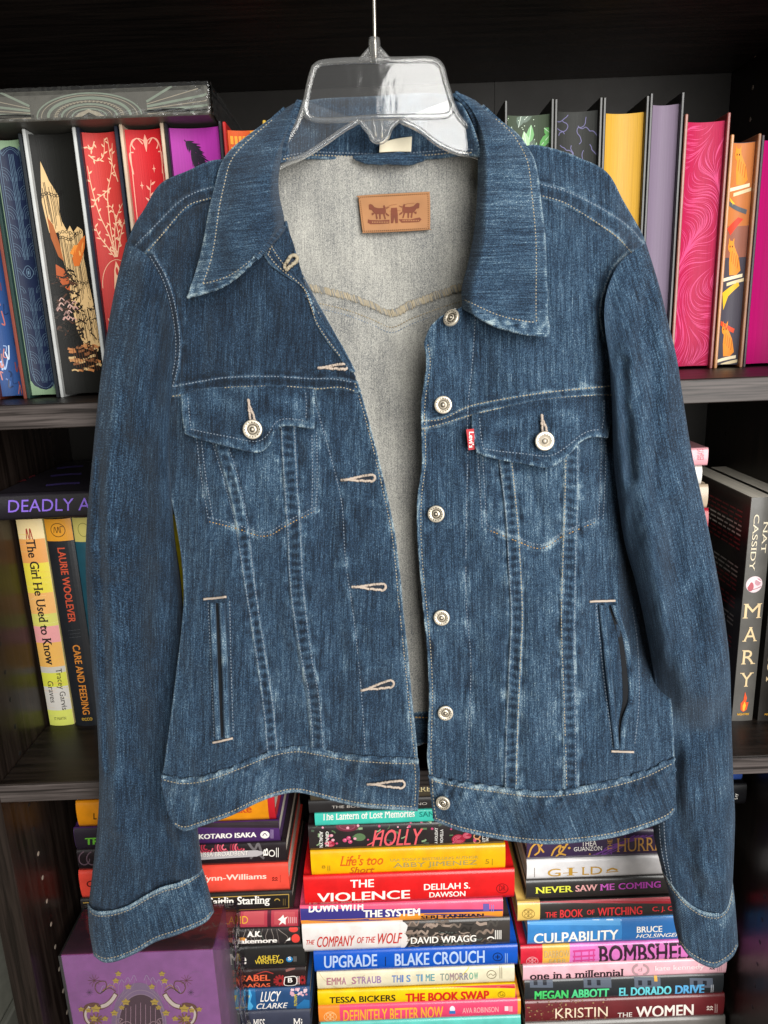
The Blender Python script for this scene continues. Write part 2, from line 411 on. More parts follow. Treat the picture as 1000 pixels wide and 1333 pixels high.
GL = 'books lying in the bottom left stack'; GC = 'books lying in the bottom middle stack'; GR = 'books lying in the bottom right stack'
random.seed(3)
def mark(P, cx, cy, r, m, kind=0):
    """small publisher's device"""
    if kind == 0: P.ring(cx, cy, r, r * .85, r * .16, m); P.line([(cx - r * .5, cy), (cx + r * .5, cy)], r * .2, m); P.line([(cx, cy - r * .5), (cx, cy + r * .5)], r * .2, m)
    elif kind == 1:
        P.rect(cx - r, cx + r, cy - r * .8, cy + r * .8, m, n=2)
    elif kind == 2:   # wave blocks
        for dx in (-.55, .55):
            for dy in (-.6, .2): P.line([(cx + dx * r - r * .4, cy + dy * r + r * .3), (cx + dx * r, cy + dy * r - r * .1), (cx + dx * r + r * .4, cy + dy * r + r * .3)], r * .35, m)
    elif kind == 3:   # round monogram of a book club
        P.ring(cx, cy, r, r * .8, r * .11, m)
        for dx, a in ((-.35, 1), (.35, -1)):
            for dy in (-.35, .3): P.ring(cx + dx * r, cy + dy * r, r * .27, r * .25, r * .1, m, n=12)
        P.line([(cx, cy - r * .6), (cx, cy + r * .6)], r * .1, m)
def tiny(P, x, y0, y1, m, n=2, w=1.0):
    for i in range(n): P.line([(x + i * 2.4, y0), (x + i * 2.4, y1)], w, m)

# ---- middle stack
Yc = .760
def C(label, xl, xr, yt, yb, skin, hard=True, dy=0., name=None, **k):
    return FlatBook(name or ('hardcover_book' if hard else 'paperback_book'), label, xl, xr, yt, yb, 530, Yc + dy * .22, skin, hard, group=GC, **k)
gloss = dict(rough=.33, coat=.25)
DK = paint('#1d1b1c', **gloss)
bk = C('black book at the top of the middle stack, glimpsed between the jacket fronts', 402, 640, 985, 1006, paint('#141214', .4), dy=.02); bk.done()
bk = C('dark brown book with a pale letter, third from the top of the middle stack', 400, 645, 1006, 1025, paint('#2a211f', .4), dy=.006); bk.P.text('CALL', 551, 575, 1012, 1021, INK('#8d857c'), 'serif'); bk.done()
bk = C('narrow olive book with cream capitals directly above the thin black one', 404, 648, 1025, 1038, paint('#4a4233', .4), False); bk.P.text('SQUARE', 513, 561, 1028, 1035.5, INK('#e8d6a0'), 'serif'); bk.done()
bk = C('slim black book with tiny white capitals lying on the turquoise paperback', 402, 640, 1038, 1055, paint('#2a2829', .36), dy=-.001)
bk.P.text('THE BOOK OF THE QUIET NO', 432, 556, 1050, 1054, INK('#c9c3bb'), 'sans'); bk.done()
bk = C('slim turquoise paperback with a white serif title', 410, 650, 1055, 1071, paint('#45cdb9', **gloss), False, dy=.004)
bk.P.text('The Lantern of Lost Memories', 419, 540, 1059.5, 1069, INK('#fbfbf4'), 'bserif').text('SANAKA', 546, 588, 1060, 1066, INK('#147a72'), 'serif'); bk.done()
bk = C('black floral hardcover with pink berries and a coral script title', 402, 656, 1071, 1104, paint('#2b2526', **gloss))
A = bk.A; gr = INK('#5d7a54'); gr2 = INK('#93ad84'); pk = INK('#d14f79'); pk2 = INK('#f0a9bb'); mr_ = INK('#6d2236')
A.disc(452, 1079, 15, 6, mr_).ring(452, 1079, 10, 3.5, 1, INK('#94465a'), off=.0004)
for i in range(26):
    x, y = random.uniform(406, 652), random.uniform(1073, 1102); a = random.uniform(0, 6.28); l = random.uniform(4, 11)
    A.line([(x, y), (x + l * math.cos(a) * .5 + 1, y + l * .3 * math.sin(a)), (x + l * math.cos(a), y + l * .5 * math.sin(a))], random.choice([.7, 1.6, 2.4]), random.choice([gr, gr2, INK('#4b5a49')]), off=.00025)
for i in range(30):
    x, y = random.uniform(408, 652), random.uniform(1073, 1101); r = random.uniform(1.1, 2.2); A.disc(x, y, r, r * .8, random.choice([pk, pk, pk2]), off=.00035)
for x, y in ((449, 1096), (454, 1093), (456, 1098)): A.disc(x, y, 2.8, 2.5, pk, off=.0004); A.disc(x + .6, y - .8, .9, .7, pk2, off=.00045)
A.disc(468, 1092, 8, 5, gr, off=.0003)
for cx, cy, r in ((597, 1095, 9), (608, 1090, 6), (430, 1101, 6)):
    A.disc(cx, cy, r, r * .75, INK('#a8263f'), off=.0003)
    for q in (.75, .5, .28): A.ring(cx, cy, r * q, r * q * .7, .9, INK('#d76679'), 20, 300, off=.0004)
bk.P.text('HOLLY', 484, 551, 1083, 1105, INK('#f0656c'), 'slant')
bk.P.line([(478, 1103), (486, 1098), (492, 1088), (499, 1083)], 1.6, INK('#f0656c'), off=.0005)
bk.P.text('ADALYN', 416, 420.5, 1086, 1107, INK('#f2efe8'), 'bold', -90).text('GRACE', 424, 428, 1086, 1106, INK('#f2efe8'), 'bold', -90)
bk.P.text('A HOLIDAY', 566, 570, 1081, 1102, INK('#e9e6e0'), 'bold', 90).text('NOVELLA', 573, 577, 1083, 1101, INK('#e9e6e0'), 'bold', 90)
bk.P.ring(621, 1091, 4, 3.2, 1.4, INK('#e2a071')).ring(621, 1098, 4, 3.2, 1.4, INK('#e2a071')).text('LITTLE', 628, 632, 1086, 1100, INK('#efece6'), 'bold', 90).text('BROWN', 633, 636, 1086, 1099, INK('#efece6'), 'bold', 90); bk.done()
bk = C('bright yellow book with a faded orange script title', 405, 658, 1104, 1137, paint('#f3b707', **gloss), dy=.003)
bk.P.text("Life's too", 443, 499, 1117, 1130, INK('#d9611d'), 'italic').text('Short', 455, 488, 1132, 1141, INK('#c9621d'), 'italic')
bk.P.text('USA TODAY BESTSELLING AUTHOR', 508, 623, 1119.5, 1123, INK('#b7a45a'), 'serif').text('ABBY JIMENEZ', 512, 621, 1125, 1133, INK('#a79a63'), 'serif')
bk.P.text('8', 419, 424, 1130, 1134, INK('#a9821b'), 'sans').text('5', 632, 637, 1122, 1128, INK('#a9821b'), 'sans'); tiny(bk.P, 641, 1120, 1129, INK('#a9821b'), 1); tiny(bk.P, 427, 1129, 1136, INK('#a9821b'), 2); bk.done()
bk = C('thick red hardcover with a white two-line title', 396, 670, 1137, 1175, paint('#e11a1d', **gloss), dy=-.008, page=PAGE2)
wh = INK('#fbf6ee')
bk.P.text('THE', 456, 487, 1149, 1158.5, wh).text('VIOLENCE', 413, 534, 1164, 1176, wh).text('DELILAH S.', 552, 612, 1153, 1161, wh).text('DAWSON', 559, 606, 1164, 1171.5, wh)
bk.P.ring(654, 1159, 7.5, 6.2, .9, INK('#7b1216')).text('DR', 650, 658, 1156, 1163, INK('#7b1216'), 'sans'); bk.done()
bk = C('slim book striped pink, purple and orange with slanting bold capitals', 391, 655, 1175.5, 1200, paint('#f0587c', **gloss), dy=.004)
A = bk.A; A.rect(390, 656, 1186, 1203, INK('#3d3784')); A.quads([[(389, 1200.5), (520, 1196.5), (520, 1210), (389, 1212)], [(520, 1192), (656, 1188), (656, 1206), (520, 1206)]], INK('#f19a35'), .0003)
bk.P.text('DOWN WITH', 402, 473, 1181, 1190, wh, 'black').text('THE SYSTEM', 473, 547, 1187, 1196.5, wh, 'black').text('SERJ TANKIAN', 548, 630, 1194, 1201, INK('#1d1a2b'), 'black')
bk.P.rect(629, 637, 1179, 1188, INK('#6a5da5'), .0004, 2); tiny(bk.P, 640, 1180, 1189, INK('#8a7fc0'), 2); bk.done()
bk = C('book half white with red brush lettering and half dark misty forest', 394, 664, 1200, 1236, paint('#e7dfdb', **gloss), dy=-.002, bands=[(.485, paint('#3a3532', **gloss))])
A = bk.A
for i in range(70):
    x, y = random.uniform(527, 640), random.uniform(1202, 1236); a = random.uniform(-.9, .9)
    A.line([(x - 5, y + 6 * a), (x, y - 2), (x + 6, y + 4 * a), (x + 9, y - 3)], random.uniform(.8, 3.2), INK(random.choice(['#4a4540', '#77695f', '#8f7c70', '#5d665f', '#2a2725', '#a08d80', '#64584f'])), off=.0002 + i * 2e-6)
A.poly([(524, 1202), (531, 1208), (528, 1218), (533, 1226), (527, 1238), (522, 1238), (521, 1202)], INK('#e7dfdb'), .0003)
rd = INK('#c9372f')
bk.P.text('THE', 399, 410, 1227, 1233, rd, 'slant').text('COMPANY', 413, 462, 1222, 1236, rd, 'slant').text('OF THE', 465, 489, 1223, 1231, rd, 'slant').text('WOLF', 492, 524, 1218, 1232, rd, 'slant')
bk.P.text('DAVID WRAGG', 535, 620, 1222, 1231, wh, 'bold')
bk.P.ring(639, 1227, 5, 5, 1.6, wh, 200, 330); tiny(bk.P, 645, 1213, 1225, wh, 4, 1.0); bk.done()
bk = C('royal blue hardcover with tall pale condensed capitals', 409, 674, 1236, 1263, paint('#0a53bd', **gloss), dy=-.006)
sv = INK('#b9cdec')
bk.P.text('UPGRADE', 422, 491, 1247, 1262.5, sv, 'bold').text('BLAKE CROUCH', 514, 631, 1243, 1259, sv, 'bold').line([(502, 1248), (502, 1260)], 1.2, INK('#0c2550'))
mark(bk.P, 648, 1248, 6, INK('#0a2350')); tiny(bk.P, 658, 1243, 1256, INK('#8fb0e0'), 2, .9); bk.done()
bk = C('cream book with pastel multicoloured capitals', 413, 670, 1263, 1285.5, paint('#e9dfc0', **gloss), dy=.004)
for w_, x0, x1, cs in (('EMMA STRAUB', 425, 497, ['#b77c86', '#b57d93', '#a884a5', '#a487b0']), ('THIS TIME TOMORROW', 510, 623, ['#6f87c0', '#6c92c4', '#6f9dbd', '#6fa1a5', '#8d9a90', '#a58b8f', '#8f8a96', '#79b59a'])):
    n = len(w_); cw = (x1 - x0) / n
    for i, ch in enumerate(w_):
        if ch != ' ': bk.P.text(ch, x0 + i * cw + .4, x0 + (i + (.5 if ch == 'I' else 1)) * cw - .4, 1273 - .038 * (x0 + i * cw - 520), 1282 - .038 * (x0 + i * cw - 520), INK(cs[int(i / n * len(cs))]), 'bold')
bk.A.line([(413, 1268), (425, 1280), (440, 1290)], .6, INK('#c9b88e')).line([(440, 1276), (455, 1285), (475, 1272)], .6, INK('#c9b88e')).line([(590, 1282), (606, 1268), (612, 1262)], .9, INK('#e9d254'))
bk.P.ring(640, 1271, 6, 5, .9, INK('#8a8068')).line([(636, 1272), (639, 1270), (642, 1272), (645, 1270)], .8, INK('#8a8068')); tiny(bk.P, 651, 1262, 1276, INK('#a1977d'), 2, .9); bk.done()
bk = C('yellow book with a red jacket edge and red and black capitals', 414, 671, 1287.5, 1307, paint('#f6c90c', **gloss), dy=.002, bands=None)
bk.A.rect(412, 674, 1285, 1289, INK('#c8202b'))
bk.P.text('TESSA BICKERS', 429, 515, 1300, 1308, INK('#2a2416'), 'bold').text('THE BOOK SWAP', 528, 637, 1295, 1306.5, INK('#d5261f'), 'black').ring(653, 1297, 4.5, 4, .8, INK('#9a7c10')).text('G', 650.5, 655.5, 1294, 1300, INK('#9a7c10'), 'sans'); bk.done()
bk = C('pink book with an orange end panel and orange outlined capitals', 415, 678, 1307, 1329, paint('#f08a33', **gloss), dy=-.003, bands=[(.105, paint('#ef4a74', **gloss)), (.985, paint('#f3a13a', **gloss))])
bk.P.text('DEFINITELY BETTER NOW', 447, 577, 1316, 1331, INK('#f6b13c'), 'bold').text('AVA ROBINSON', 602, 649, 1314.5, 1321.5, INK('#f6a8ae'), 'bold')
bk.P.disc(589, 1316, 3.5, 4, INK('#e8e6ef')).rect(585, 593, 1318, 1322, INK('#3b76b8'), .0004, 2); mark(bk.P, 430, 1326, 8, INK('#f6c385'), 3); bk.P.rect(657, 662, 1312, 1318, INK('#f7d9dd'), .0004, 2); tiny(bk.P, 664, 1312, 1319, INK('#f7d9dd'), 2); bk.done()
bk = C('turquoise book at the foot of the middle stack', 418, 678, 1329, 1352, paint('#5fc4b8', **gloss), dy=0); bk.done()
bk = C('white book under the turquoise one at the foot of the middle stack', 414, 680, 1352, 1378, paint('#cfc8bd', **gloss)); bk.done()

# ---- left stack
Yl = .760
def Lb(label, xl, xr, yt, yb, skin, hard=True, dy=0., **k):
    return FlatBook('hardcover_book' if hard else 'paperback_book', label, xl, xr, yt, yb, 330, Yl + dy * .22, skin, hard, group=GL, **k)
bk = Lb('red backed book hidden high in the left stack above the orange one', 104, 366, 1008, 1034, paint('#77212c', **gloss), dy=.012); bk.done()
bk = Lb('golden orange book at the top of the left stack, its title mostly behind the jacket', 100, 358, 1035.5, 1069, paint('#f29a16', **gloss), dy=.004, bands=[(.965, paint('#c8202b', **gloss))])
bk.P.text('L', 122, 126, 1062, 1070, INK('#2b1b10')).text('Wake', 288, 328, 1052, 1062, INK('#d4541c'), 'bserif'); bk.done()
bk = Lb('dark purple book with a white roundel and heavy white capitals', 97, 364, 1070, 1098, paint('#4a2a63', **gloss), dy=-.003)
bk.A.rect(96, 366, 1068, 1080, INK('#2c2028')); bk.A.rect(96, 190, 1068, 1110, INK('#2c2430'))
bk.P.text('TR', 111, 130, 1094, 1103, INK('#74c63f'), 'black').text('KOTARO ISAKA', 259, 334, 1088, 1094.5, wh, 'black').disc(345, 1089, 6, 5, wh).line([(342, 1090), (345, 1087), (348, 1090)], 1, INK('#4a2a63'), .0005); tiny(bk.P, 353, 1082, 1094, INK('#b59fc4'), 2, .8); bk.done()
bk = Lb('dark book with red rose swirls and a silver blade across its back', 101, 373, 1098, 1126, paint('#231b1f', **gloss), dy=-.004)
A = bk.A; rc = INK('#b8324a'); rc2 = INK('#e2687a'); sv2 = INK('#b9b4b6')
for cx in (268, 292, 312):
    for q in (12, 9, 6, 3): A.ring(cx, 1106, q, q * .9, 1.8, random.choice([rc, rc2, INK('#7d2136')]), random.uniform(0, 90), random.uniform(200, 340))
for cx in (110, 120, 132): A.ring(cx, 1120, 7, 8, 1.4, INK('#6b5560'), 0, 260)
A.poly([(240, 1115), (300, 1110), (335, 1109), (347, 1112), (335, 1117), (300, 1119), (240, 1123)], sv2, .0004)
A.line([(322, 1100), (331, 1108), (336, 1102), (341, 1112)], 3, INK('#6a6466')).line([(326, 1120), (334, 1113), (344, 1120)], 3, INK('#6a6466'))
bk.P.text('CARISSA BROADBENT', 250, 324, 1112.5, 1118, INK('#8d8184'), 'serif', off=.0008).text('CARISSA BROADBENT', 249.5, 323.5, 1112, 1117.5, wh, 'serif', off=.001)
bk.P.text('B', 343, 349, 1108, 1118, wh, 'bserif', 90).ring(354, 1113, 3.6, 3.8, 1.2, wh); tiny(bk.P, 360, 1106, 1118, wh, 2, .8); bk.done()
bk = Lb('coral red book with cream sans serif lettering', 104, 376, 1126, 1162, paint('#f4503f', **gloss), dy=.001, page=PAGE)
bk.P.text('C', 113, 122, 1150, 1158, INK('#3a1210'), 'sans').text('Sarah Wynn-Williams', 216, 347, 1142.5, 1152, INK('#fbdccb'), 'bold'); mark(bk.P, 358, 1147, 3.6, INK('#7e1c15'), 2); tiny(bk.P, 365, 1141, 1151, INK('#b33529'), 1, .8); bk.done()
bk = Lb('black book with blackletter style white lettering inside a thin gold frame', 106, 381, 1162, 1187, paint('#211d1b', **gloss), dy=-.003)
gd = INK('#b39347')
bk.A.line([(108, 1178), (376, 1167)], .9, gd).line([(108, 1197), (376, 1185)], .9, gd).line([(376, 1167), (376, 1185)], .9, gd)
bk.P.text('Caitlin Starling', 268, 352, 1171, 1184, wh, 'bserif').ring(361, 1176, 3.5, 3.6, 1.2, gd, 200, 340); tiny(bk.P, 369, 1172, 1181, INK('#6e5a2e'), 2, .8); bk.done()
bk = Lb('dark red book with yellow capitals between glowing pink panels', 108, 390, 1187, 1210, paint('#5d2233', **gloss), dy=-.004)
for x0, x1 in ((274, 307), (313, 348), (353, 388)):
    bk.A.rect(x0, x1, 1187, 1210, INK('#b8404f')); bk.A.rect(x0 + 4, x1 - 4, 1190, 1206, INK('#c4545b'), .0003)
bk.P.text('TREELAND', 266, 323, 1197, 1206.5, INK('#f0b63a'), 'sans', off=.0006).poly([(362, 1199), (366, 1196), (369, 1193), (370, 1197), (375, 1195), (372, 1199), (372, 1206), (368, 1203), (363, 1207), (366, 1201)], wh, .0006); tiny(bk.P, 376, 1196, 1204, INK('#e6b7b8'), 5, .8); bk.done()
bk = Lb('black botanical book with a red petal at its end and rounded white letters', 110, 391, 1210, 1233, paint('#2d2929', **gloss))
for i in range(16):
    x = random.uniform(285, 378); bk.A.line([(x, 1231), (x + random.uniform(-5, 5), 1222), (x + random.uniform(-9, 9), 1213)], .7, INK(random.choice(['#6d6460', '#8b8079', '#58615a'])))
bk.A.disc(303, 1226, 7, 3.2, INK('#d9806f')).disc(316, 1225, 5, 2.4, INK('#e2952f')).disc(385, 1224, 5.5, 6, INK('#e8483f')).disc(382, 1213, 6, 3, INK('#d94037'))
bk.P.text('A.K.', 322, 341, 1216.5, 1223, wh, 'black').text('Blakemore', 303, 361, 1225, 1231.5, wh, 'black').poly([(372, 1227), (378, 1222), (378, 1226)], wh, .0005); bk.done()
bk = Lb('thick plain black book with white and yellow lettering and a small blue roundel', 112, 397, 1233, 1263, paint('#242423', **gloss), dy=-.002)
bk.P.text('9', 289, 294, 1251, 1258, INK('#8f8a88'), 'serif').text('Me', 298, 321, 1245, 1259, INK('#efe9de'), 'bserif').text('ASHLEY', 335, 364, 1247, 1253, INK('#e3c440'), 'bold').text('WINSTEAD', 332, 369, 1252.5, 1258, INK('#e3c440'), 'bold').disc(377, 1251, 4.4, 3.7, INK('#2d84bd')).text('S', 375, 379, 1248.6, 1253, wh, 'bold', off=.0007); tiny(bk.P, 383, 1247, 1254, INK('#8a8784'), 2, .8); bk.done()
bk = Lb('black and crimson flowered book with orange capitals in two lines', 112, 398, 1263, 1289, paint('#2a1c1c', **gloss), dy=-.001)
def flower(A, cx, cy, r, m, n=11):
    for k in range(n):
        a = 2 * math.pi * k / n; A.line([(cx + r * .25 * math.cos(a), cy + r * .25 * math.sin(a)), (cx + r * .6 * math.cos(a), cy + r * .55 * math.sin(a)), (cx + r * math.cos(a), cy + r * .85 * math.sin(a))], r * .3, m)
for cx, cy, r in ((365, 1279, 9), (394, 1278, 7), (306, 1282, 8), (300, 1270, 6), (280, 1272, 7)): flower(bk.A, cx, cy, r, INK('#9a2a2c'))
bk.A.line([(330, 1272), (345, 1268), (356, 1270)], 1, INK('#a83a33')).line([(372, 1267), (384, 1264)], 2.4, INK('#8f5a52'))
bk.P.text('BAZ', 281, 298, 1274, 1281, INK('#d8593a')).text('ISABEL', 311, 352, 1273, 1280.5, INK('#ee6b45'), 'bold').text('CAÑAS', 314, 352, 1282.5, 1289.5, INK('#ee6b45'), 'bold')
bk.P.rect(371, 385, 1273, 1284.5, INK('#1c1414'), .0005, 2).line([(371, 1274), (385, 1273.4), (385, 1284), (371, 1284.6), (371, 1274)], 1, wh, .0007).text('B', 375, 381, 1276, 1282, wh, 'bold', off=.0007); tiny(bk.P, 387, 1273, 1284, INK('#d5cdc9'), 2, .9); bk.done()
bk = Lb('blue sea coloured book with handwritten white and yellow letters', 116, 404, 1289, 1318, paint('#1f69a0', **gloss), dy=-.004, bands=[(.755, paint('#2b4f7c', **gloss))])
bk.A.poly([(296, 1291), (324, 1290), (328, 1298), (326, 1306), (330, 1312), (327, 1318), (296, 1318)], INK('#53aede')).poly([(386, 1312), (396, 1303), (403, 1304), (403, 1318), (386, 1318)], INK('#2b74ad'))
for i in range(30): bk.A.disc(random.uniform(377, 402), random.uniform(1288, 1298), 1.5, 1.2, INK(random.choice(['#d9a9b8', '#c98ba1', '#e6c6cd'])), .0004)
bk.P.text('LS', 301, 325, 1299, 1317, INK('#f1e04a'), 'slant').text('LUCY', 339, 366, 1295, 1307, wh, 'slant').text('CLARKE', 334, 375, 1309, 1317, wh, 'slant').text('4', 284, 290, 1297, 1305, INK('#e5e3e6'), 'slant').text('PUTNAM', 383, 387, 1298, 1313, INK('#d5c53f'), 'bold', 90); bk.done()
bk = Lb('dark slate book at the foot of the left stack with small white letters', 116, 404, 1318, 1346, paint('#3b3f50', **gloss), dy=0)
bk.P.text('MISS', 330, 345, 1330, 1342, wh, 'serif').text('Mi', 382, 394, 1329, 1342, wh, 'serif'); bk.done()
bk = Lb('brown book below the slate one under the left stack', 114, 404, 1346, 1381, paint('#4a352a', **gloss)); bk.done()

# ---- right stack
Yr = .762
def Rb(label, xl, xr, yt, yb, skin, hard=True, dy=0., **k):
    return FlatBook('hardcover_book' if hard else 'paperback_book', label, xl, xr, yt, yb, 760, Yr + dy * .22, skin, hard, group=GR, **k)
bk = Rb('blue book at the very top of the right stack just beneath the shelf', 700, 967, 1002, 1024, paint('#33509a', **gloss), dy=.012); bk.done()
bk = Rb('black book near the top of the right stack, ending just past the right sleeve', 696, 972, 1029, 1056, paint('#17171a', **gloss)); bk.P.text('Ley', 956, 961, 1036, 1044, wh, 'serif', 90); bk.done()
bk = Rb('charcoal book between the black one and the purple and gold one', 692, 950, 1056, 1083, paint('#2d2422', **gloss), dy=.004); bk.done()
bk = Rb('deep purple book with gold curling ornament and gold capitals', 686, 945, 1083, 1118, paint('#3c2a4d', **gloss), dy=.002)
go = INK('#d7a246'); A = bk.A
for pts in ([(688, 1119), (692, 1106), (700, 1100), (702, 1110), (696, 1116)], [(690, 1100), (698, 1094), (708, 1096), (704, 1104)], [(718, 1117), (722, 1108), (730, 1103), (728, 1112), (737, 1116)], [(724, 1118), (732, 1110), (740, 1098)], [(706, 1092), (700, 1100), (708, 1112)]): A.line(pts, 2.2, go)
for x, y in ((733, 1105), (738, 1101), (741, 1106), (730, 1114)): A.disc(x, y, 1.8, 1.5, go, .0004)
for i in range(8): A.line([(random.uniform(770, 800), 1116), (random.uniform(790, 815), 1104), (random.uniform(805, 850), 1090)], 1.2, INK('#7c4a9b'), .00025)
bk.P.text('THEA', 757, 777, 1098, 1104.5, wh, 'serif').text('GUANZON', 747, 784, 1105.5, 1111, wh, 'serif').text('THE', 791, 797, 1096, 1110, go, 'serif', 90).text('HURRICANE', 803, 905, 1093, 1111, INK('#dca55a'), 'serif').disc(768, 1114.5, 1.2, 1, go, .0005); bk.done()
bk = Rb('white book with ornate spaced gold capitals', 686, 940, 1118, 1144, paint('#e6e3e4', **gloss), dy=.004)
gg = INK('#c99a3a')
for ch, x0, x1 in (('G', 713, 730), ('I', 738, 748), ('L', 757, 767), ('D', 769, 784)): bk.P.text(ch, x0, x1, 1133 - .05 * (x0 - 740), 1143.5 - .05 * (x0 - 740), gg, 'serif')
bk.P.line([(733, 1139), (752, 1138)], .8, gg).line([(790, 1136), (797, 1133), (804, 1135)], 2.2, gg).line([(789, 1138), (805, 1136.5)], 1, gg); tiny(bk.P, 696, 1132, 1145, INK('#9a938c'), 1); bk.done()
bk = Rb('black paperback with a title fading from yellow to magenta', 685, 948, 1144, 1170, paint('#2b2827', **gloss), dy=0)
for w_, x0, x1, cs in (('NEVER', 697, 746, '#eaea4e'), ('SAW', 749, 778, '#f0b0ae'), ('ME', 781, 800, '#dd69cf'), ('COMING', 805, 860, '#d254c9')):
    dy_ = -.05 * ((x0 + x1) / 2 - 760); bk.P.text(w_, x0, x1, 1155.5 + dy_, 1163.5 + dy_, INK(cs), 'bserif', slope=-.05)
bk.done()
bk = Rb('black jacketed book with a cream panel and red block capitals', 674, 952, 1172.5, 1198, paint('#ecc66b', **gloss), dy=-.006, bands=[(.105, paint('#2d2a29', **gloss))])
bk.A.rect(672, 955, 1168, 1178.5, INK('#a81a2c')); rr_ = INK('#e23b3f')
mark(bk.P, 688, 1192, 8, INK('#a08645'), 3)
bk.P.text('THE', 710, 725, 1190.5, 1198, rr_, 'bold').text('BOOK', 729, 759, 1187, 1198, rr_, 'bold').text('OF', 764, 774, 1187.5, 1194, rr_, 'bold').text('WITCHING', 778, 836, 1184, 1195, rr_, 'bold').text('C. J. COOKE', 849, 905, 1182.5, 1190.5, rr_, 'bold'); bk.done()
bk = Rb('bright blue book with large white capitals cut by the book above', 687, 948, 1198, 1229, paint('#3b86c9', **gloss), dy=.001)
bk.A.rect(810, 950, 1198, 1229, INK('#2f6fb2')); bk.A.rect(690, 808, 1198, 1207, INK('#5aa2dc'), .0003)
for x in (705, 725, 752, 772, 790): bk.P.rect(x, x + 9, 1199, 1201.5, INK('#cfe2f2'), .0004, 2)
bk.P.text('CULPABILITY', 695, 805, 1216, 1230, wh, 'bold', slope=-.05).text('BRUCE', 829, 862, 1209, 1217, wh, 'bold').text('HOLSINGER', 828, 885, 1218.5, 1224, wh, 'slant'); bk.done()
bk = Rb('pink book with red and gold end panels and tall black serif capitals', 678, 950, 1230, 1255, paint('#d3243a', **gloss), dy=-.002, bands=[(.105, paint('#eab44e', **gloss)), (.235, paint('#e07bc4', **gloss))])
bk.P.text('DARROW', 709, 742, 1241, 1250, INK('#c9b083'), 'serif').text('FARR', 715, 738, 1252, 1260, INK('#c9b083'), 'serif').text('BOMBSHELL', 779, 905, 1233, 1256, INK('#36202f'), 'bserif', slope=-.045)
for y in (1241, 1248, 1254): bk.P.line([(746, y), (775, y - 2)], 2.2, INK('#d8488f'))
for x in (748, 757, 767, 773): bk.P.line([(x, 1240), (x, 1257)], 1.4, INK('#d8488f'))
mark(bk.P, 693, 1254, 7.5, INK('#e79aa0'), 3); bk.done()
bk = Rb('pale pink paperback with black lower case lettering', 681, 946, 1255, 1274.5, paint('#efb9c4', **gloss), False, dy=.001)
bk.P.text('one in a millennial', 690, 812, 1267, 1277, INK('#2b1d22'), 'bserif', slope=-.04).text('kate kennedy', 852, 917, 1259.5, 1267.5, INK('#f9e3e6'), 'bserif')
bk.P.ring(832, 1265, 8, 6.5, 3, INK('#b9959b'), 100, 260).ring(836, 1265, 8, 6.5, 3, INK('#b9959b'), -80, 80).text('d', 831, 836, 1263, 1268, INK('#b9959b'), 'sans'); mark(bk.P, 927, 1262.5, 3.4, INK('#31202a'), 2); tiny(bk.P, 934, 1259, 1267, INK('#b3858f'), 3, .7); bk.done()
bk = Rb('dark book with green and blue block capitals and faint house fronts', 683, 942, 1274.5, 1302, paint('#2a2d30', **gloss), dy=.002)
for x, w_ in ((690, 30), (760, 36), (826, 34), (898, 30)):
    bk.A.rect(x, x + w_, 1276, 1288, INK('#5c6472'), n=2); bk.A.rect(x + 5, x + 10, 1279, 1285, INK('#272a33'), .0003, 2); bk.A.rect(x + 17, x + 22, 1279, 1285, INK('#272a33'), .0003, 2)
bk.A.rect(852, 856, 1273, 1280, INK('#e2a94a'), .0004, 2)
for w_, x0, x1, cs in (('MEGAN', 696, 740, '#4fd06f'), ('ABBOTT', 744, 793, '#59d58f'), ('EL DORADO', 806, 874, '#6fd3dd'), ('DRIVE', 879, 917, '#62aee0')):
    dy_ = -.04 * ((x0 + x1) / 2 - 760); bk.P.text(w_, x0, x1, 1291 + dy_, 1303 + dy_, INK(cs), 'black')
tiny(bk.P, 926, 1284, 1295, INK('#b9bcc2'), 2, .9); bk.done()
bk = Rb('wine red hardcover at the foot of the right stack with cream capitals', 684, 943, 1302, 1331, paint('#6a2327', **gloss), dy=-.002)
for i in range(120): bk.A.disc(random.uniform(686, 790), random.uniform(1303, 1333), 1.1, .8, INK(random.choice(['#8d6b4b', '#7a4a39', '#a07f58', '#5f3a33'])))
bk.P.text('KRISTIN', 723, 791, 1315, 1328, INK('#f0dcc0'), 'sans').text('THE', 804, 823, 1321.5, 1328, INK('#f5ebe2'), 'serif').text('WOMEN', 828, 903, 1312, 1327, INK('#f5ebe2'), 'bold', slope=-.045); mark(bk.P, 924, 1315, 4, INK('#e5d2c7'), 2); tiny(bk.P, 931, 1309, 1321, INK('#c9a8a3'), 2, .8); bk.done()
bk = Rb('grey book under the wine red one below the right stack', 684, 943, 1331, 1379, paint('#6f6a66', **gloss)); bk.done()
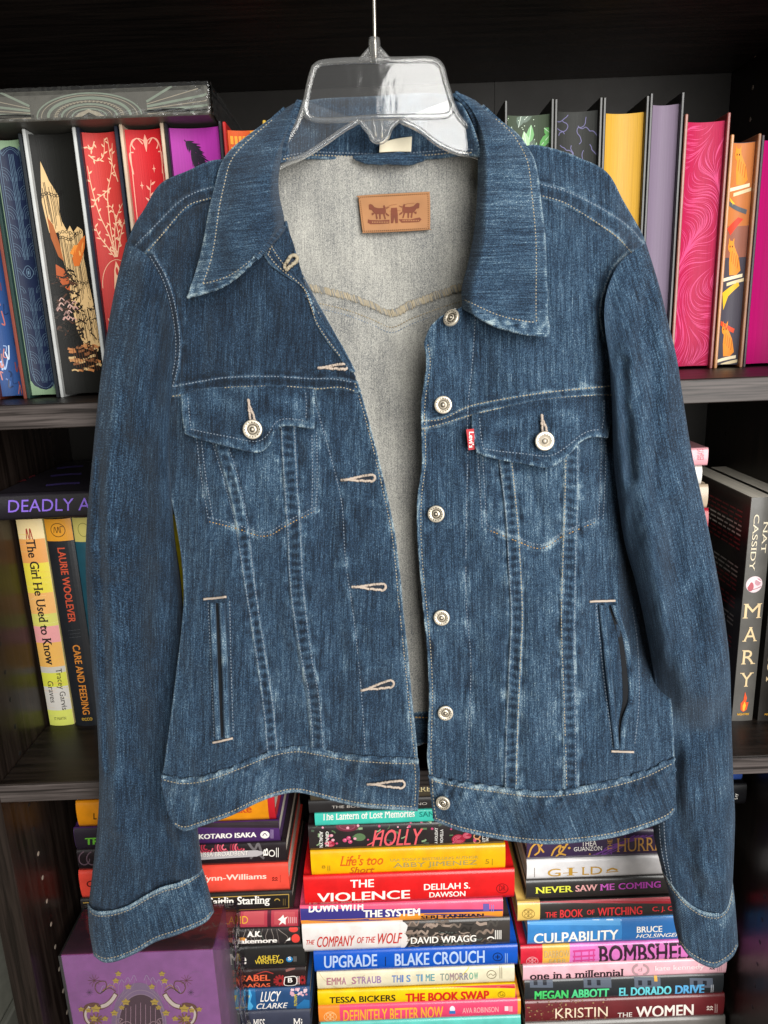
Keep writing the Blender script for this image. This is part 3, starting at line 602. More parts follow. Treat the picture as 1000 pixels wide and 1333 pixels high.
# ------------------------------------------------------------------ upper shelf: books standing with their printed fore-edges out
GT = 'books standing on the upper shelf with their fore-edges out'
class EdgeBook:
    def __init__(s, label, xl, pl, pr, xr, pyt, Y, cl, cr, page, deep=.155, z0=Z_ONE, top=.0035, name='hardcover_book'):
        s.Y = Y; X = lambda p: onY(p, pyt, Y)[0]
        s.zt = onY((xl + xr) / 2, pyt, Y)[2]; s.z0 = z0
        x0, x1 = X(xl), X(xr); a, c = X(pl), X(pr); bt = .0030
        s.a, s.c = x0 + bt + .0002, x1 - bt - .0002
        s.root = thing(name, label, 'book', ((x0 + x1) / 2, Y, z0), GT)
        mb = MB(); zt = s.zt
        mb.box(x0, x0 + bt, Y, Y + deep, z0, zt, cl, .0007); mb.box(x1 - bt, x1, Y, Y + deep, z0, zt, cr, .0007)
        n = 7
        for i in range(n):   # rounded back
            t0, t1 = math.pi * i / n, math.pi * (i + 1) / n; xm, rx = (x0 + x1) / 2, (x1 - x0) / 2
            f = lambda t, k: (xm - rx * k * math.cos(t), Y + deep + .006 * k * math.sin(t))
            p, q, r_, w_ = f(t0, 1), f(t1, 1), f(t1, .86), f(t0, .86)
            mb.add([(p[0], p[1], z0), (q[0], q[1], z0), (q[0], q[1], zt), (p[0], p[1], zt), (w_[0], w_[1], z0), (r_[0], r_[1], z0), (r_[0], r_[1], zt), (w_[0], w_[1], zt)],
                   [(0, 1, 2, 3), (4, 7, 6, 5), (3, 2, 6, 7), (0, 4, 5, 1)], cl)
        mb.build('cover', s.root)
        s.set = .005; s.dip = .0045; s.p0, s.p1 = z0 + .003, zt - top
        s.mb = MB(); n = 12; fr = []
        for i in range(n + 1):
            t = i / n; fr.append((s.a + (s.c - s.a) * t, s.ys(t)))
        prof = fr + [(s.c, Y + deep - .002), (s.a, Y + deep - .002)]; k = len(prof)
        vs = [(x, y, s.p0) for x, y in prof] + [(x, y, s.p1) for x, y in prof]
        s.mb.add(vs, [(j, j + 1, k + j + 1, k + j) for j in range(n)], page, True)
        s.mb.add(vs, [(j % k, (j + 1) % k, k + (j + 1) % k, k + j % k) for j in range(n, k)], PAGEX)
        s.mb.add(vs, [tuple(range(k))[::-1], tuple(range(k, 2 * k))], page)
        s.P = Print(s.map, (s.p1 - s.p0) / (s.c - s.a), 0, 11.); s.P.mb = s.mb
    def ys(s, t): return s.Y + s.set + s.dip * (1 - (2 * t - 1) ** 2)
    def map(s, u, v, off):   # u 0..100 across, v 0..100 from the top down
        t = min(.995, max(.005, u / 100)); w = min(.998, max(.002, v / 100))
        return (s.a + (s.c - s.a) * t, s.ys(t) - off, s.p1 + (s.p0 - s.p1) * w)
    def done(s): s.mb.build('page_block', s.root); return s
def edge(c, rough=.5): return pages_mat(c, 'X', rough, 2600, .86, 'sprayed page edges')
cv = lambda c, r=.38: paint(c, r, coat=.15, name='cover board')
YT, YU = .720, .770
random.seed(11)
e = EdgeBook('leftmost book of the upper shelf, with swirling blue page edges and a rust red board', -62, -56, -27, -20, 172, YT, cv('#5a2a22'), cv('#7c3c2f'), edge('#2c4a7e'))
for i in range(60):
    x, y = random.uniform(0, 100), random.uniform(0, 100); a = random.uniform(0, 6.3); l = random.uniform(10, 22)
    e.P.line([(x, y), (x + l * math.cos(a), y + l * .3 * math.sin(a)), (x + l * math.cos(a + .7), y + l * .3 * math.sin(a + .7))], random.uniform(2, 6), INK(random.choice(['#8fa9cf', '#17294d', '#c9d3df', '#3f63a0', '#7c3a35', '#b4665a'])), .00025 + i * 2e-6)
e.done()
# navy art deco edge
e = EdgeBook('book with navy art deco arches and a small eye printed on its page edges', -19, -15, 23, 27, 174, YT, cv('#1f3733'), cv('#20252a'), edge('#7d9678'))
nv = INK('#16203a', .5); ln = INK('#5d7588', .5)
P = e.P; P.rect(2, 98, 6, 94, nv, .0002, 8).poly([(3, 6.2), (12, 4), (30, 2.6), (50, 2), (70, 2.6), (88, 4), (97, 6.2)], nv, .0002).poly([(3, 93.8), (12, 96), (30, 97.4), (50, 98), (70, 97.4), (88, 96), (97, 93.8)], nv, .0002)
for q in (0, 6): P.line([(8 + q, 90), (8 + q, 10), (20 + q * .6, 5 + q * .1), (50, 2.6 + q * .1), (80 - q * .6, 5 + q * .1), (92 - q, 10), (92 - q, 90), (80, 95), (50, 97.2), (20, 95), (8 + q, 90)], 1.1, ln)
for v in np.arange(9, 94, 7.2):
    for sx in (0, 1):
        cx = 12 if sx == 0 else 88
        for r in (12, 18, 26, 32):
            if 44 < v + 3 < 56 and r > 20: continue
            t_ = np.radians(np.linspace(0, 90, 10)); xs = cx + (1 if sx == 0 else -1) * r * np.cos(t_); ys = v + 6 - r * np.sin(t_) / P.asp * 1.5
            P.band(np.stack([xs, ys], 1), 1.0, ln)
for x in (42, 47, 53, 58): P.line([(x, 5), (x, 45)], 1.5, ln).line([(x, 56), (x, 95)], 1.0, ln)
P.line([(30, 50), (40, 48), (50, 47.3), (60, 48), (70, 50), (60, 51.8), (50, 52.4), (40, 51.8), (30, 50)], 1.6, ln).ring(50, 50, 7, 1.6, 2, ln).disc(50, 50, 3, .8, ln)
e.done()
# ruined tower edge
e = EdgeBook('white boarded book with a cream stone tower and flames on black page edges', 27.5, 38, 88, 97.5, 166, YT, cv('#c3c5c4'), cv('#c3c5c4'), edge('#131311'))
P = e.P; cr = INK('#cfae7c', .5); bk_ = INK('#100e0c', .5); og = INK('#b8602a', .5)
P.poly([(16, 9.6), (22, 13), (28, 16.7), (36, 19.5), (44, 22.4), (41, 28), (44, 33), (34, 36), (14, 36), (10, 29), (8, 24.5), (13, 15)], cr)
P.poly([(34, 34), (44, 32), (52, 35.5), (60, 33.5), (66, 36), (78, 34), (90, 35.5), (88, 40), (84, 46), (88, 56), (92, 63), (40, 64), (38, 52), (33, 42)], cr)
P.poly([(40, 63), (92, 62), (96, 72), (98, 80), (60, 82), (44, 74)], cr); 
for x0, y0, x1, y1, n_ in ((12, 17, 42, 35, 9), (36, 36, 88, 63, 17), (46, 63, 96, 80, 14)):
    for k in range(n_):
        x = x0 + (x1 - x0) * (k + .5) / n_ + random.uniform(-1, 1); P.line([(x - 2, y0 + random.uniform(-1, 5)), (x + random.uniform(-1.5, 1.5), (y0 + y1) / 2), (x + 1.5, y1 - random.uniform(0, 6))], random.uniform(.6, 1.6), bk_, .0005)
for y, x0, x1 in ((22.5, 8, 52), (37, 26, 92), (39, 24, 70), (56, 36, 96)):
    for k in range(9): P.ring(x0 + (x1 - x0) * k / 8, y - .9 * math.sin(k * .8) - k * .2, 3.4, .5, 1.2, bk_, n=8, off=.0006)
for pts, c_ in (([(56, 46), (66, 42), (82, 39), (95, 37.5), (90, 42), (80, 46), (70, 49), (58, 49)], '#c8692c'), ([(52, 44), (64, 41), (74, 41), (62, 45)], '#dd8a3c'), ([(14, 30), (24, 33), (32, 40), (36, 47), (26, 45), (16, 38)], '#9a5428'), ([(18, 48), (34, 50), (44, 55), (40, 59), (26, 56), (16, 53)], '#a8522a'), ([(66, 45), (84, 41), (90, 39), (80, 45)], '#e2a052')): P.poly(pts, INK(c_, .5), .0007)
for i in range(90):
    x, y = random.uniform(8, 60), random.uniform(50, 78); P.line([(x, y), (x + random.uniform(-8, 8), y + random.uniform(-1, 1)), (x + random.uniform(-14, 14), y + random.uniform(-2, 2))], random.uniform(1, 4.5), INK(random.choice(['#191713', '#191713', '#2c2119', '#4a2f22']), .5), .0008)
for i in range(40):
    x, y = random.uniform(50, 98), random.uniform(58, 90); P.line([(x, y), (x + random.uniform(-8, 8), y + random.uniform(-1, 1)), (x + random.uniform(-12, 12), y + random.uniform(-2, 2))], random.uniform(.8, 3), bk_, .0008)
for i in range(16):
    x, y = random.uniform(12, 50), random.uniform(60, 70); P.line([(x - 5, y + .5), (x, y - .6), (x + 6, y + .4)], random.uniform(2, 4), INK(random.choice(['#c9a59a', '#b78f86', '#8d6f68']), .5), .0009)
for i in range(34):
    x, y = random.uniform(24, 96), random.uniform(80, 90.5); P.line([(x - 7, y + random.uniform(-.5, .5)), (x, y), (x + 8, y + random.uniform(-.8, .8))], random.uniform(3, 7), INK(random.choice(['#c08a58', '#cfae7c', '#b97a4a', '#8a5a3a']), .5), .00075)
for i in range(10): P.line([(30 + 6 * i, 81 + random.uniform(-1, 1)), (31 + 6 * i, 86), (33 + 6 * i, 90 + random.uniform(-1, 1))], 1.3, INK('#5a3520', .5), .001)
e.done()
# red edge with a pale tree
def leafy(P, pts, w, m, leaf=5, step=2, asp=.22):
    c = curve2(pts); P.band(c, np.linspace(w, w * .5, len(c)), m)
    for i in range(2, len(c) - 1, step):
        d = (c[i + 1] - c[i - 1]) * np.array([1, P.asp]); sgn = 1 if (i // step) % 2 else -1
        P.leaf(c[i][0], c[i][1], math.atan2(d[1], d[0]) + sgn * .8, leaf * 1.7, leaf * .55, m)
e = EdgeBook('navy boarded book with a pale leafy tree and veiled figure on red page edges', 98, 101, 148, 152, 164, YT, cv('#1d2230'), cv('#1d2230'), edge('#c03a36'))
P = e.P; cm = INK('#e6b795', .5)
for pts in ([(50, 46), (40, 38), (20, 30), (8, 20), (4, 12)], [(52, 46), (46, 34), (50, 22), (70, 14), (84, 4)], [(54, 46), (58, 36), (74, 30), (96, 26)], [(56, 46), (70, 40), (88, 34), (97, 33)], [(48, 46), (30, 42), (12, 38), (4, 34)],
            [(10, 8), (30, 10), (52, 8), (60, 2)], [(60, 20), (40, 22), (18, 24), (6, 27)], [(88, 18), (74, 10), (70, 2)], [(30, 3), (20, 6), (6, 5)], [(72, 42), (66, 34), (60, 28), (46, 26)]): leafy(P, pts, 3.2, cm, 8, 3)
for k in range(8):
    a = math.pi * k / 4; P.poly([(78, 33), (78 + 4 * math.cos(a - .4), 33 + .8 * math.sin(a - .4)), (78 + 9 * math.cos(a), 33 + 1.9 * math.sin(a)), (78 + 4 * math.cos(a + .4), 33 + .8 * math.sin(a + .4))], cm, .0004)
P.ring(52, 58, 48, 11, 1.6, cm, 180, 360)
P.poly([(42, 51), (50, 47.5), (58, 50), (62, 56), (72, 64), (64, 68), (66, 75), (54, 71), (44, 76), (40, 66), (36, 58)], cm, .0004); P.disc(50, 51.5, 4, 1.6, INK('#c03a36', .5), .0005)
for x in (46, 52, 58): P.line([(x, 57), (x - 2, 64), (x, 71)], 1.2, INK('#c03a36', .5), .0005)
for pts in ([(20, 84), (34, 78), (50, 80), (66, 77), (84, 82)], [(10, 92), (30, 86), (52, 88), (76, 86), (94, 92)], [(30, 98), (50, 92), (70, 97)], [(8, 70), (20, 76), (34, 84)], [(92, 70), (80, 76), (66, 84)]): leafy(P, pts, 2.6, cm, 7, 3)
e.done()
e = EdgeBook('book with small pale scrollwork on bright red page edges, between cream boards', 154, 161, 203, 212, 160, YT, cv('#cdb79f'), cv('#cdb79f'), edge('#c5242b'))
P = e.P; cm = INK('#e9a791', .5)
P.line([(6, 60), (8, 14), (12, 5), (30, 3), (50, 4), (70, 3), (88, 5), (92, 14), (94, 60)], 2, cm)
for sx in (-1, 1): P.line([(50 + sx * 8, 5), (50 + sx * 22, 3), (50 + sx * 36, 5), (50 + sx * 30, 7)], 3, cm).line([(50 + sx * 40, 16), (50 + sx * 44, 9), (50 + sx * 34, 8)], 3, cm)
P.poly([(50, 1.5), (56, 4), (50, 8), (44, 4)], cm)
for x, y in ((28, 20), (72, 24), (66, 14), (30, 32)): P.poly([(x, y - 1.6), (x + 1.2, y - .3), (x + 5, y), (x + 1.2, y + .3), (x, y + 1.6), (x - 1.2, y + .3), (x - 5, y), (x - 1.2, y - .3)], cm)
leafy(P, [(50, 70), (48, 52), (52, 36), (46, 26), (54, 18)], 3, cm, 10, 2)
for sx in (-1, 1):
    P.line([(50, 62), (50 + sx * 22, 54), (50 + sx * 34, 46), (50 + sx * 22, 42), (50 + sx * 14, 47)], 2.6, cm).line([(50, 48), (50 + sx * 18, 40), (50 + sx * 22, 34), (50 + sx * 12, 33)], 2.4, cm)
P.ring(74, 46, 8, 2.4, 3, cm).disc(74, 46, 4, 1.2, cm); e.done()
e = EdgeBook('book with one black feather on purple page edges', 213, 218, 282, 288, 158, YT, cv('#17141c'), cv('#17141c'), edge('#a8329c'))
P = e.P; bl = INK('#1a0d22', .5); c = curve2([(26, 4), (44, 8), (58, 18), (66, 32), (70, 46)], 14); P.band(c, 1.8, bl)
for i in range(2, len(c) - 1):
    d = (c[i + 1] - c[i - 1]) * np.array([1, P.asp]); a0 = math.atan2(d[1], d[0]); l = 34 * (.45 + .55 * math.sin(math.pi * i / len(c)))
    for sx in (-1, 1):
        for q in range(2): P.leaf(c[i][0], c[i][1], a0 + sx * random.uniform(.35, .75), l * random.uniform(.75, 1.15), l * .13, bl, .0003)
e.done()
e = EdgeBook('book with an orange chequered page edge between a red and a yellow board', 289, 296, 335, 346, 157, YT, cv('#b3201f'), cv('#d9b13c'), edge('#d9591f'), top=.006)
for i in range(4):
    for j in range(10): e.P.rect(6 + i * 11, 13.5 + i * 11, 2 + j * 4, 5 + j * 4, INK('#e9a02a', .5), .0003, 1)
e.P.rect(60, 74, 0, 100, INK('#e9a02a', .5), .0003, 1).rect(82, 88, 0, 100, INK('#c8421c', .5), .0003, 1); e.done()
# right-hand group
e = EdgeBook('dark boarded book with green leaves and pale glints on its page edges', 657, 666.5, 717, 722, 129, YU, cv('#15140f'), cv('#15140f'), edge('#3f4a3a'), top=.012)
P = e.P
for i in range(34):
    x, y = random.uniform(0, 100), random.uniform(1, 34); a = random.choice([-1.2, -1.9, -.6, .9, 2.2]) + random.uniform(-.4, .4); l = random.uniform(26, 48); w_ = l * random.uniform(.4, .6)
    c_ = random.choice(['#5d9a55', '#4c7d4c', '#8fb784', '#8fa092', '#2f4a33', '#6d7d72', '#39523e'])
    P.leaf(x, y, a, l, w_, INK(c_, .4), .0003 + i * 4e-6)
    P.line([(x, y), (x + l * .95 * math.cos(a), y + l * .95 * math.sin(a) / P.asp)], 1.1, INK('#c9d6c6', .4), .00032 + i * 4e-6)
for i in range(30): e.P.disc(random.uniform(0, 70), random.uniform(0, 20), 1.1, .14, INK('#d9f0d0', .4), .0006)
e.done()
e = EdgeBook('dark boarded book with thin lilac tendrils on blackish page edges', 722.5, 728, 779, 785.3, 127, YU, cv('#161511'), cv('#161511'), edge('#2b2c2a'), top=.010)
lv = INK('#6a678c', .5)
P = e.P
for x, y, n_, a0 in ((14, 3, 9, 1.2), (30, 1, 12, 1.7), (55, 5, 10, .9), (74, 2, 12, 1.4), (10, 12, 10, 1.1), (40, 12, 14, 1.9), (70, 14, 10, 1.6), (24, 22, 12, .8), (52, 24, 12, 1.5), (84, 12, 12, 1.9)):
    p = np.array([x, y * P.asp]); pts = []; a = a0
    for k in range(n_):
        pts.append((p[0], p[1] / P.asp)); a += random.uniform(-.9, .9) + .25 * (a0 - a); p = p + 7 * np.array([math.cos(a), math.sin(a)])
    P.line(pts, 1.8, lv)
for i in range(34):
    x, y = random.uniform(64, 96), random.uniform(36, 48); a = random.uniform(-1.4, -.2); P.line([(x, y), (x + 6 * math.cos(a), y + 6 * math.sin(a) / P.asp), (x + 14 * math.cos(a + .3), y + 14 * math.sin(a + .3) / P.asp)], 1.2, INK('#7c6fc0', .5))
e.done()
e = EdgeBook('book with shining gold page edges', 786, 791, 837, 846, 125, YU, cv('#1b1a16'), cv('#1b1a16'), pages_mat('#c89a38', 'X', .34, 2600, .8, 'gilt page edges'), top=.013); e.done()
e = EdgeBook('tallest book of the upper shelf, with plain dusty lilac page edges', 847, 850.5, 884, 892, 120, YU, cv('#191719'), cv('#191719'), edge('#7b6d80'), top=.009); e.done()
e = EdgeBook('book with wavy pink strands on its raspberry page edges and worn red boards', 892.6, 896.5, 945, 952, 147, YU, cv('#8e5a4c'), cv('#7d3d38'), edge('#ad1c49'), top=.006)
pk3 = INK('#d24a7b', .5); P = e.P
def flow(x, y):   # gently swirling direction field in true proportions
    return math.pi / 2 + 1.0 * math.sin(y / 46 + .9 * math.sin(x / 34)) + .7 * math.sin(x / 21 + y / 70)
for k in range(330):
    p = np.array([random.uniform(-5, 105), random.uniform(0, 100) * P.asp]); pts = []
    for i in range(random.randint(8, 22)):
        pts.append((p[0], p[1] / P.asp)); a = flow(*p); p = p + 5 * np.array([math.cos(a), math.sin(a)])
    pts = [q for q in pts if -2 < q[0] < 102 and 0 < q[1] < 100]
    if len(pts) > 3: P.band(pts, np.interp(np.linspace(0, 1, len(pts)), [0, .4, 1], [.3, 1.7, .3]), pk3, .0002 + k * 4e-7)
e.done()
e = EdgeBook('narrow book with small orange cats on shelves painted along its page edges', 952.5, 956, 982.5, 992, 174, YU, cv('#b07a4a'), cv('#8c6044'), edge('#4a4650'), top=.006)
P = e.P
P.rect(0, 100, 0, 36, INK('#b9713d', .5), .0002, 2).rect(0, 100, 36, 50, INK('#8e5a4a', .5), .0002, 2)
og2 = INK('#e08a2e', .5)
for pts, c_ in (([(10, 25), (90, 29), (88, 31), (10, 27)], '#55585e'), ([(10, 37), (60, 32), (80, 33), (30, 40)], '#d3402c'), ([(10, 66), (80, 61), (84, 63), (30, 69), (22, 74)], '#e0b030'), ([(14, 79), (80, 83), (76, 85), (12, 81)], '#d24a2c'), ([(6, 23), (40, 26), (30, 27)], '#e3b53a')): P.poly(pts, INK(c_, .5), .0004)
for cy in (10, 50, 88):
    P.poly([(36, cy - 4), (54, cy - 5), (74, cy), (84, cy + 6), (70, cy + 8), (40, cy + 8), (34, cy + 2)], og2, .0003).disc(38, cy - 5, 15, 2.6, og2, .0004)
    P.poly([(25, cy - 6), (26, cy - 9), (34, cy - 7)], og2, .0004).poly([(42, cy - 7), (50, cy - 9), (51, cy - 6)], og2, .0004)
    P.disc(33, cy - 5, 2.2, .5, bk_, .0005).disc(44, cy - 5, 2.2, .5, bk_, .0005)
    for k in range(4): P.line([(46 + 9 * k, cy - 3 + k), (44 + 9 * k, cy + 2 + k)], 2, INK('#b8621c', .5), .0005)
    P.poly([(6, cy + 9.5), (92, cy + 7.5), (92, cy + 9), (6, cy + 11)], INK('#e9d9b8', .5), .0004).poly([(30, cy + 11.5), (98, cy + 9.5), (98, cy + 11), (30, cy + 13)], INK('#d6c59f', .5), .0004)
e.done()
e = EdgeBook('book with plain vivid magenta page edges at the right end of the upper shelf', 992.5, 996, 1050, 1056, 174, YU, cv('#2b1a24'), cv('#2b1a24'), edge('#b80f69'), top=.004); e.done()

# ---- shrink-wrapped slipcase lying on the standing books
def film_mat(name, tint=(1, 1, 1), rough=.06, bump=.5, bscale=60, body=.02, refl=.07):
    m, nt, b = new_mat(name); L = nt.links
    out = nt.nodes['Material Output']; tr = nt.nodes.new('ShaderNodeBsdfTransparent'); tr.inputs[0].default_value = tint + (1,)
    gl = nt.nodes.new('ShaderNodeBsdfGlossy'); gl.inputs['Roughness'].default_value = rough
    fr = nt.nodes.new('ShaderNodeFresnel'); fr.inputs['IOR'].default_value = 1.5
    mx = nt.nodes.new('ShaderNodeMixShader'); df = nt.nodes.new('ShaderNodeBsdfDiffuse'); df.inputs[0].default_value = (.8, .8, .8, 1)
    m2 = nt.nodes.new('ShaderNodeMixShader'); m2.inputs[0].default_value = body
    n = nt.nodes.new('ShaderNodeTexNoise'); n.inputs['Scale'].default_value = bscale; n.inputs['Detail'].default_value = 3; n.inputs['Distortion'].default_value = 1.2
    g = nt.nodes.new('ShaderNodeNewGeometry'); bp = nt.nodes.new('ShaderNodeBump'); bp.inputs['Strength'].default_value = bump; bp.inputs['Distance'].default_value = .002
    L.new(g.outputs['Position'], n.inputs['Vector']); L.new(n.outputs['Fac'], bp.inputs['Height']); L.new(bp.outputs['Normal'], gl.inputs['Normal']);
    L.new(tr.outputs[0], m2.inputs[1]); L.new(df.outputs[0], m2.inputs[2])
    fm = nt.nodes.new('ShaderNodeMath'); fm.operation = 'MULTIPLY'; fm.inputs[1].default_value = 1.2; L.new(fr.outputs[0], fm.inputs[0]); L.new(fm.outputs[0], mx.inputs[0]); L.new(m2.outputs[0], mx.inputs[1]); L.new(gl.outputs[0], mx.inputs[2]); L.new(mx.outputs[0], out.inputs['Surface'])
    nt.nodes.remove(b); return m
FILM = film_mat('clear shrink wrap', bump=.35, bscale=35); FILM2 = film_mat('smooth clear wrap', bump=.06, bscale=12, body=.05)
x1 = onY(271, 130, .70)[0]; zt = onY(135, 115, .70)[2]; zb = onY(100, 165, .72)[2] + .0008; x0 = BX0 + .004
r = thing('boxed_set', 'grey patterned boxed set in crinkled shrink wrap lying on top of the standing books', 'boxed set', ((x0 + x1) / 2, .70, zb))
b = MB(); b.box(x0, x1, .70, .885, zb, zt, paint('#55534c', .5, name='grey printed box'), .0012); b.build('box', r)
zm = (zt - zb)
def smap(u, v, off): return (x0 + (x1 - x0) * min(99.7, max(.3, u)) / 100, .70 - off, zb + zm * (1 - min(99, max(1, v)) / 100))
P = Print(smap, zm / (x1 - x0), 0, 60.); lc = INK('#7f897b', .5); lc2 = INK('#3f3e38', .5); lc3 = INK('#98907f', .5)
for q in (6, 12, 18): P.line([(2, 4 + q), (98, 4 + q)], .9, lc2, .00015) if q == 6 else None
cx = 61
for rr, m_, w_ in ((17, lc, .45), (15.6, lc3, .22), (13.4, lc, .9), (11.2, lc3, .22), (9, lc, .6), (7.4, lc3, .2), (5.6, lc, .4), (4, lc3, .25)):
    t = np.radians(np.linspace(180, 360, 40)); P.band(np.stack([cx + rr * np.cos(t), 92 + rr * 4.6 * np.sin(t)], 1), w_, m_)
for k in range(26):
    a = math.pi + math.pi * (k + .5) / 26; P.poly([(cx + 10.3 * math.cos(a - .04), 92 + 10.3 * 4.6 * math.sin(a - .04)), (cx + 12 * math.cos(a), 92 + 12 * 4.6 * math.sin(a)), (cx + 10.3 * math.cos(a + .04), 92 + 10.3 * 4.6 * math.sin(a + .04))], lc3, .0005)
P.poly([(cx - 5, 92), (cx, 66), (cx + 5, 92)], lc3, .0004).poly([(cx - 2.5, 92), (cx, 78), (cx + 2.5, 92)], lc2, .0005)
for sx in (-1, 1):
    for q in range(6):
        a = .25 + q * .22; P.line([(cx + sx * 19, 90 - q * 8), (cx + sx * (19 + 40 * math.cos(a)), 90 - q * 8 - 100 * math.sin(a) * .5)], .25 + .45 * (q % 2), lc if q % 2 else lc3)
    P.line([(cx + sx * 19, 78), (cx + sx * 30, 78), (cx + sx * 34, 92)], .4, lc).line([(cx + sx * 18, 84), (cx + sx * 60, 84)], .8, lc2)
P.build('printed_pattern', r)
b = MB()   # crinkled film around the box, slightly loose
nx, nz = 120, 26; vs = []; fs = []
for i in range(nx + 1):
    for j in range(nz + 1):
        x = x0 - .002 + (x1 + .004 - x0) * i / nx; v = j / nz
        edge_ = min(v, 1 - v); cr_ = math.exp(-edge_ * 7) + .9 * math.exp(-(x1 - x) / .012)
        a = .0016 * cr_ * (math.sin(i * 1.9 + 2 * math.sin(j * .9)) + .7 * math.sin(i * .83 + j * 1.3))
        vs.append((x, .70 - .0014 - abs(a), zb - .0003 + (zm + .0022) * v))
for i in range(nx):
    for j in range(nz): k = i * (nz + 1) + j; fs.append((k, k + nz + 1, k + nz + 2, k + 1))
b.add(vs, fs, FILM, True)
vs = []; fs = []
for i in range(30):
    for j in range(15):
        y = .6986 + .188 * i / 29; v = j / 14; a = .0014 * (math.sin(i * 1.1 + 1.5 * math.sin(j)) * math.exp(-i / 8) + .4 * math.sin(i * .7 + j * .9))
        vs.append((x1 + .0022 + abs(a), y, zb + (zm + .0018) * v))
for i in range(29):
    for j in range(14): k = i * 15 + j; fs.append((k, k + 15, k + 16, k + 1))
b.add(vs, fs, FILM, True)
b.add([(x0, .699, zt + .0014), (x1 + .002, .699, zt + .0014), (x1 + .002, .886, zt + .0014), (x0, .886, zt + .0014)], [(0, 1, 2, 3)], FILM); b.build('shrink_wrap', r)

# ------------------------------------------------------------------ middle shelf, left end
class SpineBook:
    """a book standing with its spine towards us"""
    def __init__(s, name, label, xl, xr, pyt, pyb, Y, skin, hard=True, deep=.15, ztop=None, group='books standing on the middle shelf', z0=Z_TWO, sidemat=None, X=None):
        pm = pyb; s.Y = Y; s.z0 = z0
        s.x0, s.x1 = X if X else (onY(xl, pyb, Y)[0], onY(xr, pyb, Y)[0]); s.zt = ztop if ztop else onY(xl, pyt, Y)[2]
        s.root = thing(name, label, 'book', ((s.x0 + s.x1) / 2, Y, z0), group)
        s.b = .003 if hard else .0008; bt = .0026 if hard else .0005; n = 9; mb = MB()
        o = [(s.x0, Y + deep), (s.x0, Y + .004)] + [(s.x0 + (s.x1 - s.x0) * i / n, s.sy(i / n)) for i in range(n + 1)] + [(s.x1, Y + .004), (s.x1, Y + deep)]
        i_ = [(s.x0 + bt, Y + deep), (s.x0 + bt, Y + .006)] + [(s.x0 + bt + (s.x1 - s.x0 - 2 * bt) * i / n, s.sy(i / n) + bt) for i in range(n + 1)] + [(s.x1 - bt, Y + .006), (s.x1 - bt, Y + deep)]
        k = len(o); z1 = s.zt
        vs = [(x, y, z0) for x, y in o] + [(x, y, z1) for x, y in o]; mb.add(vs, [(j, k + j, k + j + 1, j + 1) for j in range(k - 1)], skin)
        vs2 = [(x, y, z0) for x, y in i_] + [(x, y, z1) for x, y in i_]; mb.add(vs2, [(j, j + 1, k + j + 1, k + j) for j in range(k - 1)], skin)
        mb.add([(x, y, z1) for x, y in o] + [(x, y, z1) for x, y in i_], [(j, k + j, k + j + 1, j + 1) for j in range(k - 1)], skin); s.mb = mb
        ins = .003 if hard else .0003
        p = MB(); p.box(s.x0 + bt, s.x1 - bt, Y + (.008 if hard else .0022), Y + deep - ins, z0 + ins, z1 - ins, PAGEX); p.build('page_block', s.root)
        s.P = Print(s.map, (s.zt - z0) / (s.x1 - s.x0), 0, 12.); s.A = Print(s.map, (s.zt - z0) / (s.x1 - s.x0), 0, 12.); s.A.mb = s.P.mb = s.mb
    def sy(s, t): return s.Y + s.b * (2 * t - 1) ** 2
    def map(s, u, v, off):
        t = min(.99, max(.01, u / 100)); w = min(.999, max(.001, v / 100)); return (s.x0 + (s.x1 - s.x0) * t, s.sy(t) - off, s.zt + (s.z0 - s.zt) * w)
    def done(s): s.mb.build('cover', s.root); s.P.letter(s.root); return s
ZM = onY(40, 676, .775)[2]
e = SpineBook('paperback_book', "book with a painterly yellow, peach and grey spine beside the bookcase's left side", 65, 97, 677, 951, .775, paint('#e8d690', **gloss), True, ztop=ZM)
e.x = 0
for v0, v1, c_ in ((0, 9, '#efd7a0'), (9, 20, '#e9a45a'), (20, 34, '#ead84a'), (34, 44, '#f0b56a'), (44, 50, '#d8d36a'), (50, 58, '#e9a0a0'), (58, 70, '#eab35c'), (70, 73, '#c8c3b6'), (73, 80, '#d9d94f'), (80, 92, '#d6d1c9'), (92, 101, '#dbe06a')): e.A.rect(0, 100, v0, v1, INK(c_), .0002 + v0 * 1e-6, 4)
for i in range(40):
    x, y = random.uniform(0, 100), random.uniform(2, 96); e.A.line([(x - 26, y), (x, y + random.uniform(-.8, .8)), (x + 26, y + random.uniform(-1, 1))], random.uniform(.3, 1.1), INK(random.choice(['#f3e6b0', '#e7b45e', '#e3c746', '#eeb49a', '#d8d08a'])), .0004)
ik = INK('#2a2320')
e.P.text('The Girl He Used to Know', 30, 66, 9, 69, ik, 'bserif', -90, slope=0).text('Tracey Garvis', 58, 86, 71, 92, ik, 'serif', -90, slope=0).text('Graves', 22, 46, 77, 88, ik, 'serif', -90, slope=0).text('ST MARTIN', 26, 74, 95.5, 97, ik, 'sans', slope=0)
mark(e.P, 46, 3, 12, INK('#a3402f'), 2); e.done()
e = SpineBook('hardcover_book', 'black book with an orange cap and orange lettering down its spine beside the left sleeve', 99, 132, 676, 951, .772, paint('#23262b', **gloss), True, ztop=ZM)
e.A.rect(0, 100, 0, 10, INK('#eda431'), .0002, 5)
mark(e.P, 50, 5, 0.1, ik, 0); e.P.ring(50, 5, 26, 3.0, 2.5, INK('#5a3c17'), off=.0004); e.P.line([(34, 6.2), (40, 3.6), (46, 6.2), (52, 3.6), (56, 6.2)], 2.5, INK('#5a3c17'), .0004).line([(60, 6.4), (60, 3.6), (70, 3.6)], 2.5, INK('#5a3c17'), .0004)
oo = INK('#e8933a'); ro = INK('#dc5a3c')
